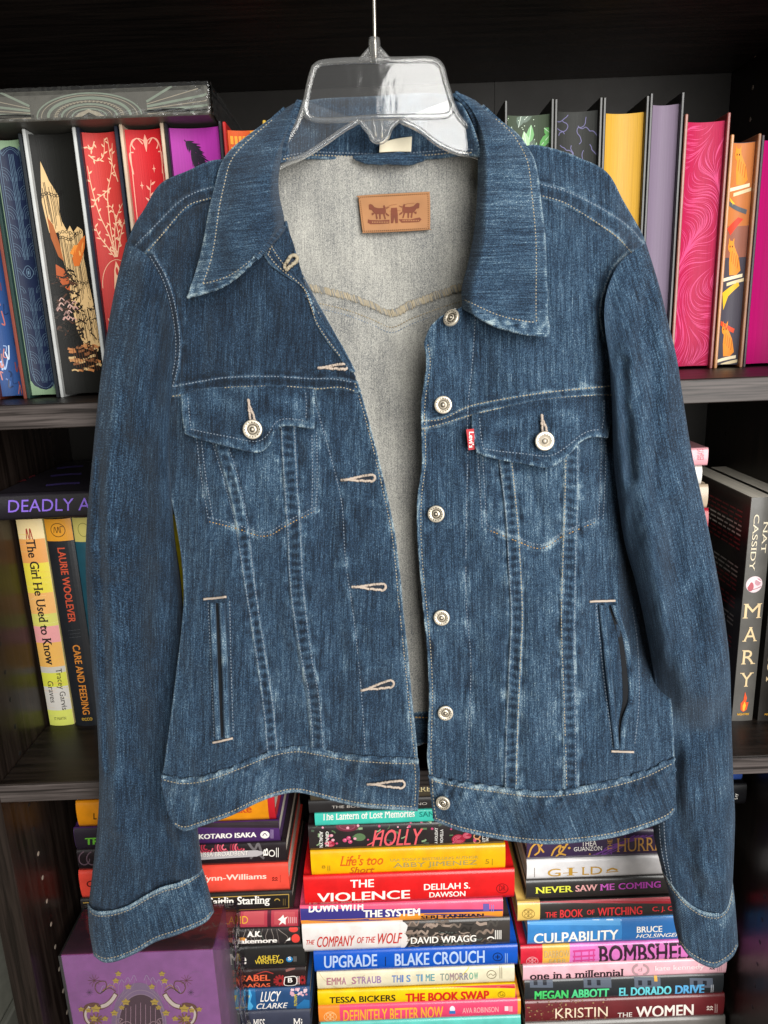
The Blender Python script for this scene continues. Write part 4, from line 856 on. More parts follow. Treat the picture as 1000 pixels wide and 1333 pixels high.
e.P.text('LAURIE WOOLEVER', 38, 66, 13, 48, ro, 'bold', -90, slope=0).text('CARE AND FEEDING', 38, 66, 59, 94, oo, 'bold', -90, slope=0)
for y in (52, 53.7, 55.4): e.P.line([(30, y), (76, y - .3)], .5, INK('#7d7f83'))
e.P.text('ecco', 30, 72, 95.6, 97.2, INK('#c8a03c'), 'bold', slope=0); e.done()
e = SpineBook('hardcover_book', 'book with a pale yellow cap above a teal spine, half hidden by the left sleeve', 133, 160, 676, 951, .774, paint('#2c6173', **gloss), True, ztop=ZM)
e.A.rect(0, 100, 0, 11, INK('#e9dc7e'), .0002, 4).rect(0, 100, 60, 76, INK('#d8d5cf'), .0002, 4).ring(50, 5.5, 24, 3, 2.5, INK('#8f8a3c'), off=.0004); e.done()
e = SpineBook('hardcover_book', 'yellow book glimpsed in the gap between the left sleeve and the jacket front', 232, 268, 676, 951, .770, paint('#d8c422', **gloss), True, ztop=ZM); e.done()
e = FlatBook('hardcover_book', 'black hardcover with purple capitals lying on top of the standing books at the left', -30, 190, 641, 676, 60, .742, paint('#211e24', **gloss), True, deep=.185, group='books lying on standing books', xw=(BX0 + .003, -.185))
e.zb = ZM
vi = INK('#8b6bd8')
e.P.text('DEADLY ANIMALS', 11, 196, 652, 668, vi, 'sans', slope=-.03)
def topmap(px, py, off): p = onZ(px, py, e.zt); return (p[0], p[1], e.zt + off)
T = Print(topmap, 1., 1, 9e9)
for i, (a, b_, y) in enumerate(((20, 34, 628), (38, 46, 622), (44, 52, 612), (60, 104, 632), (66, 106, 620), (74, 108, 610))): T.line([(a, y), ((a + b_) / 2, y - 2), (b_, y - 3)], 2.2, INK('#54468a') if i > 2 else INK('#7c2430'), .0003)
T.build('cover_print', e.root); e.done()

# ---- middle shelf, right end
e = SpineBook('paperback_book', 'grey paperback with a tall title in stacked capitals below a small pink shell', 952.5, 979, 649, 944, .729, paint('#55534f', **gloss), False, deep=.165)
cr2 = INK('#d9cdb2'); e.P.text('NAT', 62, 84, 10, 23.5, cr2, 'serif', -90, slope=0).text('CASSIDY', 16, 40, 7, 31, cr2, 'serif', -90, slope=0)
e.A.disc(46, 37, 38, 3.6, INK('#d7c4c8')).disc(30, 38, 14, 2, INK('#a9545e'), .0004).disc(62, 36, 14, 1.6, INK('#b98a94'), .0004).line([(14, 38), (40, 34.5), (76, 36)], 4, INK('#efe6e6'), .0005).line([(22, 39.5), (52, 39), (80, 38)], 3, INK('#8f5560'), .0005)
for ch, y0, y1, x0_, x1_ in (('M', 45.5, 52, 6, 92), ('A', 56, 62.5, 14, 84), ('R', 66.5, 73, 18, 86), ('Y', 77, 83.5, 18, 84)): e.P.text(ch, x0_, x1_, y0, y1, INK('#d8bf94'), 'serif', slope=0)
def flame(P):
    P.poly([(50, 86), (62, 89), (58, 91), (72, 91), (66, 94.5), (50, 95.6), (36, 94.5), (34, 91.5), (46, 90)], INK('#e2542a'), .0004).poly([(52, 90.5), (60, 92.5), (54, 95), (46, 94.8), (44, 92.6)], INK('#f2b03a'), .0006).text('NIGHTFIRE', 22, 80, 96.2, 97.2, INK('#e0a83a'), 'bold', slope=0)
flame(e.P)
xs = e.x0
def sidemap(y, z, off): return (xs - off, y, z)
S = Print(sidemap, 1., 1, 9.)
dz = e.zt - Z_TWO
S.poly([(.732, e.zt - .001), (.89, e.zt - .001), (.89, Z_TWO + .002), (.732, Z_TWO + .002)], INK('#191315', .35), .0002)
random.seed(5)
for blk, c_ in ((.92, '#8e2b30'), (.86, '#d8d2cc'), (.80, '#8e2b30'), (.68, '#b9b2ac'), (.62, '#8e2b30'), (.54, '#8e2b30'), (.46, '#a9a2a0'), (.36, '#8e2b30')):
    for k in range(3):
        z = Z_TWO + dz * blk - k * .0052; y = .745
        while y < .86:
            l = random.uniform(.006, .016); S.poly([(y, z), (y + l, z), (y + l, z + .0017), (y, z + .0017)], INK(c_), .0004); y += l + .003
S.poly([(.75, Z_TWO + .03), (.86, Z_TWO + .05), (.87, Z_TWO + .09), (.78, Z_TWO + .07)], INK('#4a3470', .4), .0003)
S.build('back_cover_print', e.root); e.done()
e = SpineBook('paperback_book', 'black paperback with a flame mark, cut off at the right edge of the middle shelf', 986, 1022, 649, 944, .727, paint('#262320', **gloss), False, deep=.165)
e.P.text('REST', 14, 60, 60, 83, INK('#d8bf94'), 'serif', -90, slope=0); flame(e.P); e.done()
GM = 'things piled behind the right sleeve on the middle shelf'
def pile(name, label, cat_, xr, yt, yb, Y, c_, hard, lett=None, **k):
    q = FlatBook(name, label, 760, xr, yt, yb, 912, Y, paint(c_, **gloss), hard, group=GM, **k); q.root['category'] = cat_
    if lett: q.P.text(lett, 908, 916, 588, 602, INK('#c0506a'), 'sans', 90)
    q.done(); return q
pile('paperback_book', 'pink little book topmost in the pile behind the right sleeve', 'book', 922, 583, 606, .770, '#e3a3ac', False, 'ESSAYS')
pile('paperback_book', 'white rounded book second from the top of the pile behind the right sleeve', 'book', 914, 606, 631, .775, '#dcd8d2', True)
pile('hardcover_book', 'tan book third from the top of the pile behind the right sleeve', 'book', 922, 631, 662, .772, '#b9a68e', True)
pile('hardcover_book', 'dark red book fourth from the top of the pile behind the right sleeve', 'book', 922, 662, 705, .773, '#a31f2f', True)
pile('hardcover_book', 'black book in the pile behind the right sleeve and the grey paperback', 'book', 925, 705, 780, .775, '#1d1b1d', True)
pile('hardcover_book', 'thick dark book at the bottom of the pile behind the right sleeve', 'book', 925, 780, 934, .775, '#2a2a30', True, bulge=.002)

# ---- purple boxed set on the floor of the bookcase
Yb = .690
bx0, bx1 = onY(78, 1242, Yb)[0], onY(277, 1240, Yb)[0]; bzt = onY(178, 1241, Yb)[2]; bdep = .085
r = thing('boxed_set', 'purple boxed set with a gilded archway of ivy on its front, still in clear plastic', 'boxed set', ((bx0 + bx1) / 2, Yb, Z_THREE))
b = MB(); b.box(bx0, bx1, Yb, Yb + bdep, Z_THREE, bzt, paint('#a05aa6', .42, coat=.2, name='purple printed box'), .0012)
b.box(bx0 + .0005, bx1 - .0005, Yb + .0015, Yb + bdep - .0005, bzt, bzt + .0004, paint('#c0609c', .4, coat=.2, name='plum box top'))
b.box(bx0 + .002, bx1 - .002, Yb + .052, Yb + .0532, bzt + .0004, bzt + .0008, paint('#c59ab0', .5, name='seam of the lid')); b.build('box', r)
def bmap(px, py, off): p = onY(px, py, Yb); return (p[0], Yb - off, max(Z_THREE + .001, p[2]))
P = Print(bmap, 1., 1, 9e9); g1 = INK('#d0ac3c'); g2 = INK('#7d6a24'); wv = INK('#a98aa6'); dkp = INK('#4a2038'); cre = INK('#ecd9cf'); lnc = INK('#c79ab0'); br = INK('#6f3a22')
cx, cy = 184, 1340
def at(u, v): return (60 + u * .24, 1180 + v * .24)   # from an enlarged view of the photo
Q = lambda pts: [at(*p) for p in pts]
P.poly([at(505 + 150 * math.cos(t), 650 + 190 * math.sin(t) * 1.25) for t in np.linspace(math.pi, 2 * math.pi, 24)], INK('#8e6f96'), .0002)
P.poly([at(515 + 118 * math.cos(t), 640 + 165 * math.sin(t)) for t in np.linspace(math.pi, 2 * math.pi, 24)] + [at(633, 820), at(397, 820)], dkp, .0003)
for rr in (120, 136): P.quads(ribbon2([at(515 + rr * math.cos(t), 640 + rr * 1.38 * math.sin(t)) for t in np.linspace(math.pi, 2 * math.pi, 30)], 1.0), wv, .0004)
for k in range(7): u = 430 + k * 28; P.line(Q([(u, 820), (u + (u - 515) * -.05, 520 + abs(u - 515) * .35)]), .55, lnc, .0005)
for sx in (-1, 1):
    M = lambda pts: Q([(512 + sx * u, v) for u, v in pts])
    for k in range(6): P.line(M([(20 + 34 * k, 400 - k * -6), (34 + 34 * k, 372 + k * 12), (50 + 34 * k, 398 + k * 14)]), .7, INK('#b59ac0'), .0004)
    for k in range(5): P.line(M([(30 + 30 * k, 390 + 12 * k), (40 + 26 * k, 430 + 16 * k), (80 + 20 * k, 470 + 20 * k)]), .5, wv, .0004)
    P.line(M([(130, 470), (150, 500), (180, 530), (215, 545), (226, 540)]), 6.5, br, .0005).line(M([(133, 474), (152, 503), (182, 530), (213, 541)]), 4.6, cre, .0007)
    P.line(M([(225, 535), (255, 530), (295, 545), (300, 590), (285, 625), (250, 640)]), 4.8, br, .0005).line(M([(275, 540), (296, 575), (290, 612), (275, 632)]), 3.0, cre, .0007)
    P.line(M([(130, 460), (170, 440), (220, 470), (245, 440), (230, 410), (190, 405), (185, 440), (215, 470)]), 1.2, br, .0006).line(M([(135, 440), (160, 425), (205, 455)]), 1.0, INK('#c58a52'), .0006)
    for k in range(10):
        a = 2 * math.pi * k / 10; P.line(M([(250, 400), (250 + 34 * math.cos(a), 400 + 34 * math.sin(a))]), .5, INK('#7a2a3f'), .0006)
        P.line(M([(275, 465), (275 + 18 * math.cos(a), 465 + 18 * math.sin(a))]), .45, INK('#6a2a6f'), .0006)
        P.line(M([(240, 610), (240 + 40 * math.cos(a), 610 + 34 * math.sin(a))]), 1.8, INK('#8d5a24'), .0008)
    P.quads(ribbon2(M([(300 + 44 * math.cos(t), 420 + 70 * math.sin(t)) for t in np.linspace(0, 6.28, 26)]), .4), INK('#9d6aa5'), .0004)
    for u, v, l in ((118, 362, 26), (132, 400, 28), (64, 432, 26), (78, 515, 34), (100, 545, 24), (140, 575, 30), (240, 552, 40), (280, 560, 26), (320, 555, 24), (250, 605, 30), (190, 605, 26)):
        c_ = np.array((512 + sx * u, v)); pts = []
        for k in range(10):
            a = 2 * math.pi * k / 10 + .3; q = l * (.62 if k % 2 else .36); pts.append(at(*(c_ + q * np.array([math.cos(a) * 1.25, math.sin(a)]))))
        P.poly(pts, g1, .0009); P.line([at(*(c_ + (-l * .4, 0))), at(*(c_ + (l * .4, l * .1)))], .5, g2, .0011)
    P.ring(*at(512 + sx * 110, 620), 4.5, 4, .9, INK('#b58d9a'), 30, 330, off=.001)
    P.line(M([(40, 640), (70, 620), (110, 630), (100, 608)]), .9, INK('#b58d9a'), .001)
P.build('printed_pattern', r)
b = MB(); b.add([(bx0 - .0015, Yb - .0016, Z_THREE), (bx1 + .0235, Yb - .0016, Z_THREE), (bx1 + .0235, Yb - .0016, bzt + .002), (bx0 - .0015, Yb - .0016, bzt + .002)], [(0, 1, 2, 3)], FILM2)
vs = []; fs = []
for i in range(24):
    for j in range(40):
        u, v = i / 23, j / 39; a = .0016 * math.sin(i * .9 + 1.4 * math.sin(j * .6)) + .0012 * math.sin(j * .7 + i * .5)
        vs.append((bx1 + .0235 + a - .010 * u, Yb - .0015 + (bdep + .01) * u, Z_THREE + (bzt + .002 - Z_THREE) * v))
for i in range(23):
    for j in range(39): k = i * 40 + j; fs.append((k, k + 40, k + 41, k + 1))
b.add(vs, fs, FILM, True)
b.add([(bx0 - .001, Yb - .0016, bzt + .0018), (bx1 + .0235, Yb - .0016, bzt + .0018), (bx1 + .0135, Yb + bdep, bzt + .0018), (bx0 - .001, Yb + bdep, bzt + .0018)], [(0, 1, 2, 3)], FILM)
b.build('shrink_wrap', r)
# ------------------------------------------------------------------ cloth
def ss(x): x = np.clip(x, 0, 1); return x * x * (3 - 2 * x)
def dens(pts, n=6): return curve2(pts, n)
def resample(poly, m):
    P = np.asarray(poly, float); d = np.r_[0, np.cumsum(np.hypot(*np.diff(P, axis=0).T))]; t = np.asarray(m) * d[-1]
    return np.stack([np.interp(t, d, P[:, 0]), np.interp(t, d, P[:, 1])], -1)
def dpoly(X, Y, poly):
    """distance to a polyline, arc length along it, side (+ = right of travel)"""
    P = np.asarray(poly, float); best = np.full(X.shape, 1e9); arc = np.zeros(X.shape); side = np.zeros(X.shape); acc = 0.
    for a, b in zip(P[:-1], P[1:]):
        d = b - a; L = math.hypot(*d) + 1e-9
        t = np.clip(((X - a[0]) * d[0] + (Y - a[1]) * d[1]) / L ** 2, 0, 1)
        ex, ey = X - a[0] - t * d[0], Y - a[1] - t * d[1]; q = np.hypot(ex, ey); m = q < best
        best = np.where(m, q, best); arc = np.where(m, acc + t * L, arc); side = np.where(m, np.sign(d[0] * ey - d[1] * ex), side); acc += L
    return best, arc, side
_w = {}
def noise(X, Y, sx, sy=None, seed=0):
    """smooth random surface, about -1..1, feature sizes sx, sy"""
    sy = sy or sx
    if seed not in _w:
        r = np.random.default_rng(seed + 100); _w[seed] = (r.normal(size=(22, 2)), r.uniform(0, 6.28, 22))
    K, ph = _w[seed]; out = 0
    for (kx, ky), p in zip(K, ph): out = out + np.sin(X * kx * 2.2 / sx + Y * ky * 2.2 / sy + p)
    return out / 4.7
def coons(T, B, L, R, U, V):
    T, B, L, R = [dens(q) for q in (T, B, L, R)]
    t, b = resample(T, U), resample(B, U); l, r = resample(L, V), resample(R, V)
    u, v = U[None, :, None], V[:, None, None]
    return (1 - v) * t[None] + v * b[None] + (1 - u) * l[:, None] + u * r[:, None] - ((1 - u) * (1 - v) * t[0] + u * (1 - v) * t[-1] + (1 - u) * v * b[0] + u * v * b[-1])

def raw_mesh(name, V, Fq, mats, midx, parent, fab, wear_shade):
    me = bpy.data.meshes.new(name); n = len(V); V = np.ascontiguousarray(V, dtype=np.float32); Fq = np.ascontiguousarray(Fq, dtype=np.int32)
    me.vertices.add(n); me.vertices.foreach_set('co', V.ravel()); me.loops.add(Fq.size); me.loops.foreach_set('vertex_index', Fq.ravel())
    me.polygons.add(len(Fq)); me.polygons.foreach_set('loop_start', np.arange(0, Fq.size, 4, dtype=np.int32))
    for m in mats: me.materials.append(m)
    me.polygons.foreach_set('material_index', np.asarray(midx, dtype=np.int32)); me.polygons.foreach_set('use_smooth', np.ones(len(Fq), bool))
    a = me.attributes.new('fab', 'FLOAT_VECTOR', 'POINT'); a.data.foreach_set('vector', np.ascontiguousarray(fab, dtype=np.float32).ravel())
    a = me.attributes.new('wear_shade', 'FLOAT', 'POINT'); a.data.foreach_set('value', np.ascontiguousarray(wear_shade, dtype=np.float32).ravel())
    me.update(calc_edges=True); me.validate(); return link_mesh(name, me, parent)

class Cloth:
    """a cut piece of cloth with thickness; X,Y grids of photo pixels, D distance"""
    def __init__(s, name, parent, X, Y, D, mats, fab, wear_shade, th=.0011, edge_r=.0008):
        nv, nu = X.shape; s.X, s.Y, s.D = X, Y, D
        # rounded edge: the sheet dips back near its border
        P = W(X, Y, D); N = np.cross(np.gradient(P, axis=1), np.gradient(P, axis=0)); N /= np.linalg.norm(N, axis=2)[..., None] + 1e-12
        N = np.where(N[..., 1:2] > 0, -N, N); s.N = N
        front = P.reshape(-1, 3); back = (P - N * th).reshape(-1, 3)
        idx = np.arange(nv * nu).reshape(nv, nu); q = np.stack([idx[:-1, :-1], idx[1:, :-1], idx[1:, 1:], idx[:-1, 1:]], -1).reshape(-1, 4)
        m = nv * nu; qb = q[:, ::-1] + m
        ring = np.concatenate([idx[0, :], idx[1:, -1], idx[-1, -2::-1], idx[-2:0:-1, 0]]); r2 = np.roll(ring, -1)
        # mid ring gives the edge a rounded roll
        mid = (P + N * (-th * .5)).reshape(-1, 3)[ring]; cen = P.reshape(-1, 3).mean(0)
        prev, nxt = np.roll(ring, 1), r2; tan = front[nxt] - front[prev]; out = np.cross(tan, N.reshape(-1, 3)[ring]); out /= np.linalg.norm(out, axis=1)[:, None] + 1e-9
        inner = np.roll(front[ring], 0) - cen; out *= np.sign((out * inner).sum(1))[:, None]
        mid = mid + out * th * .45; k = len(ring); mi = np.arange(k) + 2 * m; mj = np.roll(mi, -1)
        rim = np.concatenate([np.stack([ring, r2, mj, mi], -1), np.stack([mi, mj, r2 + m, ring + m], -1)])
        V = np.vstack([front, back, mid]); Fq = np.vstack([q, qb, rim]); mi_ = np.r_[np.zeros(len(q)), np.full(len(qb), 1 if len(mats) > 1 else 0), np.zeros(2 * k)]
        f = fab.reshape(-1, 3); w = wear_shade.reshape(-1)
        s.o = raw_mesh(name, V, Fq, mats, mi_, parent, np.vstack([f, f, f[ring]]), np.r_[w, w, np.minimum(1.2, w[ring] + .45)])
    def at(s, u, v):
        """point (px, py, D) at fractional grid position u (across) v (down)"""
        nv, nu = s.X.shape; fu, fv = np.clip(u, 0, 1) * (nu - 1), np.clip(v, 0, 1) * (nv - 1); i, j = np.minimum(fu.astype(int), nu - 2), np.minimum(fv.astype(int), nv - 2); a, b = fu - i, fv - j
        g = lambda A: (A[j, i] * (1 - a) * (1 - b) + A[j, i + 1] * a * (1 - b) + A[j + 1, i] * (1 - a) * b + A[j + 1, i + 1] * a * b)
        return g(s.X), g(s.Y), g(s.D)

# ------------------------------------------------------------------ denim
def denim_mat(name, dark, mid, light, pale, streak=1.0, bump=.55):
    m, nt, b = new_mat(name); L = nt.links; nd = nt.nodes.new
    at = nd('ShaderNodeAttribute'); at.attribute_name = 'fab'; we = nd('ShaderNodeAttribute'); we.attribute_name = 'wear_shade'
    def nz(scale, detail=2, rough=.5, dist=0.):
        mp = nd('ShaderNodeMapping'); mp.inputs['Scale'].default_value = scale; n = nd('ShaderNodeTexNoise'); n.inputs['Scale'].default_value = 1; n.inputs['Detail'].default_value = detail; n.inputs['Roughness'].default_value = rough; n.inputs['Distortion'].default_value = dist
        L.new(at.outputs['Vector'], mp.inputs['Vector']); L.new(mp.outputs['Vector'], n.inputs['Vector']); return n.outputs['Fac']
    def math_(op, a, c, clamp=False):
        n = nd('ShaderNodeMath'); n.operation = op; n.use_clamp = clamp
        for i, v in enumerate((a, c)):
            if isinstance(v, (int, float)): n.inputs[i].default_value = v
            else: L.new(v, n.inputs[i])
        return n.outputs[0]
    slub = nz((1.7, .05, 1), 2, .6); slub2 = nz((.34, .014, 1), 2); grain = nz((1.6, 1.1, 1), 2, .75); cloud = nz((.045, .03, 1), 4, .55); blot = nz((.22, .12, 1), 3, .6)
    tw = nd('ShaderNodeTexWave'); tw.inputs['Scale'].default_value = .52; tw.inputs['Distortion'].default_value = 2.2; tw.inputs['Detail'].default_value = 2; tw.inputs['Detail Scale'].default_value = 1.5; tw.bands_direction = 'DIAGONAL'
    L.new(at.outputs['Vector'], tw.inputs['Vector'])
    v = math_('ADD', math_('MULTIPLY', math_('SUBTRACT', slub, .5), 0.88 * streak), math_('MULTIPLY', math_('SUBTRACT', slub2, .5), 0.30 * streak))
    v = math_('ADD', v, math_('MULTIPLY', math_('SUBTRACT', grain, .5), 1.45)); v = math_('ADD', v, math_('MULTIPLY', math_('SUBTRACT', cloud, .5), .34))
    v = math_('ADD', v, math_('MULTIPLY', math_('SUBTRACT', tw.outputs['Fac'], .5), .16))
    wv = math_('MULTIPLY', we.outputs['Fac'], math_('ADD', .55, math_('MULTIPLY', blot, .9)))
    v = math_('ADD', math_('ADD', v, .42), math_('MULTIPLY', wv, .31), True)
    r = nd('ShaderNodeValToRGB'); el = r.color_ramp.elements
    el[0].position = .12; el[0].color = srgb(dark) + (1,); el[1].position = 1.; el[1].color = srgb(pale) + (1,)
    for p, c in ((.42, mid), (.72, light)): e_ = el.new(p); e_.color = srgb(c) + (1,)
    L.new(v, r.inputs['Fac']); L.new(r.outputs['Color'], b.inputs['Base Color'])
    h = math_('ADD', math_('MULTIPLY', grain, 1.0), math_('ADD', math_('MULTIPLY', slub, .9), math_('MULTIPLY', tw.outputs['Fac'], .35)))
    bp = nd('ShaderNodeBump'); bp.inputs['Strength'].default_value = bump; bp.inputs['Distance'].default_value = .0007; L.new(h, bp.inputs['Height']); L.new(bp.outputs['Normal'], b.inputs['Normal'])
    b.inputs['Roughness'].default_value = .88; b.inputs['Specular IOR Level'].default_value = .18
    b.inputs['Sheen Weight'].default_value = .12; b.inputs['Sheen Roughness'].default_value = .6; b.inputs['Sheen Tint'].default_value = (.6, .7, .85, 1)
    return m
DEN = denim_mat('blue denim', '#09121c', '#1e3247', '#435d73', '#98a8ac')
INS = denim_mat('reverse side of denim', '#494d53', '#8c8b86', '#b0aea6', '#d0cdc3', .45, .8)
THREAD = paint('#9f947f', .8, name='beige topstitching thread', spec=.1); THREAD_D = paint('#78828e', .8, name='grey blue topstitching thread', spec=.1); THREAD_P = paint('#b0a194', .8, name='pale pink buttonhole thread', spec=.1); THREAD_Y = paint('#b08a4e', .8, name='ochre thread', spec=.1)

def stitches(mb, px, py, D, mat, pitch=4.3, dash=.68, wid=.00042, lift=.00035):
    """a row of raised thread stitches along a path of photo points"""
    px, py, D = map(np.asarray, (px, py, D)); d = np.r_[0, np.cumsum(np.hypot(np.diff(px), np.diff(py)))]
    n = max(1, int(d[-1] / pitch)); t0 = np.arange(n) * pitch; t1 = t0 + pitch * dash; f = lambda t: W(np.interp(t, d, px), np.interp(t, d, py), np.interp(t, d, D))
    a, b = f(t0), f(np.minimum(t1, d[-1])); T = b - a; T /= np.linalg.norm(T, axis=1)[:, None] + 1e-12
    N = np.array([0, -1., 0.25]); N /= np.linalg.norm(N); S = np.cross(T, N); S /= np.linalg.norm(S, axis=1)[:, None] + 1e-9
    vs = []; fs = []
    for i in range(n):
        k = len(vs); A, B, s_, t_ = a[i], b[i], S[i] * wid, T[i] * wid
        vs += [A - s_ - N * .0003, A + s_ - N * .0003, A + s_ * .7 + N * lift * .6 + t_, A - s_ * .7 + N * lift * .6 + t_, (A + B) / 2 + s_ * .7 + N * lift * 1.3, (A + B) / 2 - s_ * .7 + N * lift * 1.3,
               B + s_ * .7 + N * lift * .6 - t_, B - s_ * .7 + N * lift * .6 - t_, B - s_ - N * .0003, B + s_ - N * .0003, (A + B) / 2 + s_ * 1.2 - N * .0003, (A + B) / 2 - s_ * 1.2 - N * .0003]
        fs += [tuple(k + j for j in q) for q in ((0, 1, 2, 3), (3, 2, 4, 5), (5, 4, 6, 7), (7, 6, 9, 8), (1, 10, 4, 2), (10, 9, 6, 4), (0, 3, 5, 11), (11, 5, 7, 8))]
    mb.add(vs, fs, mat, False)
def path_px(pts, n=8): c = dens(pts, n); return c[:, 0], c[:, 1]

# ------------------------------------------------------------------ where the jacket hangs: distance of its front
def front_base(X, Y):
    x = X - 510.; side = np.clip((np.abs(x) - 185) / 150, 0, 1.5); up = ss((1000 - Y) / 420)
    D = .566 + .045 * side ** 2 * (np.where(X > 510, .16, .30) + np.where(X > 510, .84, .70) * up)
    D = D + .032 * ss((335 - Y) / 145) + .0009 * np.clip(X - 805, 0, 80) * ss((930 - Y) / 120)
    lo = ss((Y - 830) / 220)
    D = D + lo * np.where(X < 550, .020 * np.exp(-((X - 388) / 62) ** 2) - .006 * np.exp(-((X - 270) / 60) ** 2), .013 * np.clip((X - 720) / 150, 0, 1.2) ** 2 + .010 * np.clip((650 - X) / 90, 0, 1) ** 2 - .004)
    # gentle hanging folds
    D = D - .0050 * np.exp(-((X - 300 - (Y - 700) * .05) / 22) ** 2) * ss((Y - 640) / 120) * ss((1010 - Y) / 80)
    D = D + .0060 * np.exp(-((X - 428 - (Y - 700) * .06) / 20) ** 2) * ss((Y - 560) / 140)
    D = D - .0050 * np.exp(-((X - 700 - (Y - 800) * -.02) / 26) ** 2) * ss((Y - 700) / 120)
    D = D + .0070 * np.exp(-((X - 620 - (Y - 800) * -.14) / 22) ** 2) * ss((Y - 740) / 100) * ss((1020 - Y) / 60)
    D = D + .0050 * np.exp(-((X - 775) / 20) ** 2) * ss((Y - 700) / 100) * ss((1000 - Y) / 120)
    D = D - .0030 * np.exp(-(((X - 235) + (Y - 420) * .05) / 16) ** 2) * ss((Y - 340) / 60) * ss((520 - Y) / 60)
    D = D + .0035 * np.exp(-((X - 262) / 16) ** 2) * ss((Y - 370) / 60) * ss((500 - Y) / 40)
    D = D - .0028 * np.exp(-((X - 775 + (Y - 400) * .05) / 16) ** 2) * ss((Y - 330) / 60) * ss((520 - Y) / 60)
    return D + .0026 * noise(X, Y, 60, 120, 1) + .0013 * noise(X, Y, 24, 50, 2)
# seams of the fronts, in photo pixels
YOKE_L = ([(176, 320), (208, 288), (232, 264), (256, 250), (280, 243)], [(190, 330), (212, 304), (236, 276), (250, 265), (278, 257)])
YOKE_R = ([(700, 239), (733, 248), (763, 261), (794, 278), (820, 296), (838, 317)], [(702, 254), (733, 263), (752, 274), (782, 293), (805, 310), (826, 333)])
CHEST_L = ([(216, 506), (227, 503), (264, 496), (301, 491), (356, 490), (405, 493), (432, 493), (463, 498)], [(207, 518), (245, 513), (282, 506), (319, 503), (375, 503), (412, 506), (442, 504), (466, 510)])
CHEST_R = ([(552, 548), (577, 545), (611, 529), (653, 520), (710, 511), (767, 505), (800, 502)], [(550, 558), (581, 550), (611, 541), (653, 531), (710, 520), (767, 515), (800, 514)])
ST_A = ([(276, 572), (290, 620), (306, 680), (320, 766), (334, 852), (344, 926), (349, 985)], [(294, 572), (310, 620), (322, 680), (332, 766), (345, 852), (356, 926), (361, 984)])
ST_B = ([(366, 555), (371, 636), (375, 692), (379, 770), (392, 852), (403, 908), (408, 976)], [(383, 555), (387, 636), (391, 692), (395, 770), (405, 852), (415, 908), (421, 977)])
ST_C = ([(650, 598), (659, 670), (662, 727), (666, 799), (664, 852), (660, 944), (658, 1026)], [(666, 598), (673, 670), (677, 727), (680, 799), (678, 852), (674, 944), (672, 1027)])
ST_D = ([(737, 590), (735, 670), (733, 727), (731, 799), (732, 850), (734, 898), (738, 1028)], [(752, 584), (751, 670), (749, 727), (748, 799), (747, 850), (748, 898), (750, 1026)])
ARM_L = ([(190, 335), (206, 365), (217, 400), (223, 440), (222, 478), (214, 514)], [(200, 332), (217, 362), (228, 398), (234, 440), (232, 475), (224, 506)])
ARM_R = ([(828, 333), (808, 352), (797, 380), (793, 405), (797, 440)], [(816, 330), (797, 350), (786, 380), (781, 408), (786, 440)])
PKT_L = ([(256, 570), (262, 620), (272, 679)], [(272, 679), (305, 687), (345, 698), (375, 683), (412, 664)], [(412, 562), (413, 610), (412, 664)])
PKT_R = ([(628, 590), (631, 640), (634, 689)], [(634, 689), (672, 704), (704, 714), (733, 698), (779, 678)], [(783, 570), (782, 620), (779, 678)])
STRIPS = [YOKE_L, YOKE_R, CHEST_L, CHEST_R, ST_A, ST_B, ST_C, ST_D, ARM_L, ARM_R]
PLK_L = [(405, 507), (418, 550), (430, 592), (445, 655), (450, 729), (462, 815), (471, 908), (476, 985)]
PLK_R = [(619, 411), (615, 472), (609, 533), (609, 594), (607, 690), (607, 784), (613, 860), (611, 940), (609, 1018)]
EDGE_L = [(462, 498), (480, 560), (499, 640), (511, 700), (519, 780), (529, 880), (536, 950), (541, 990)]
EDGE_R = [(557, 448), (560, 475), (553, 530), (554, 600), (549, 645), (548, 690), (551, 745), (557, 805), (561, 850), (563, 900), (562, 950), (561, 985), (563, 1012)]
WELT_L = [(282, 784), (286, 870), (290, 962)]
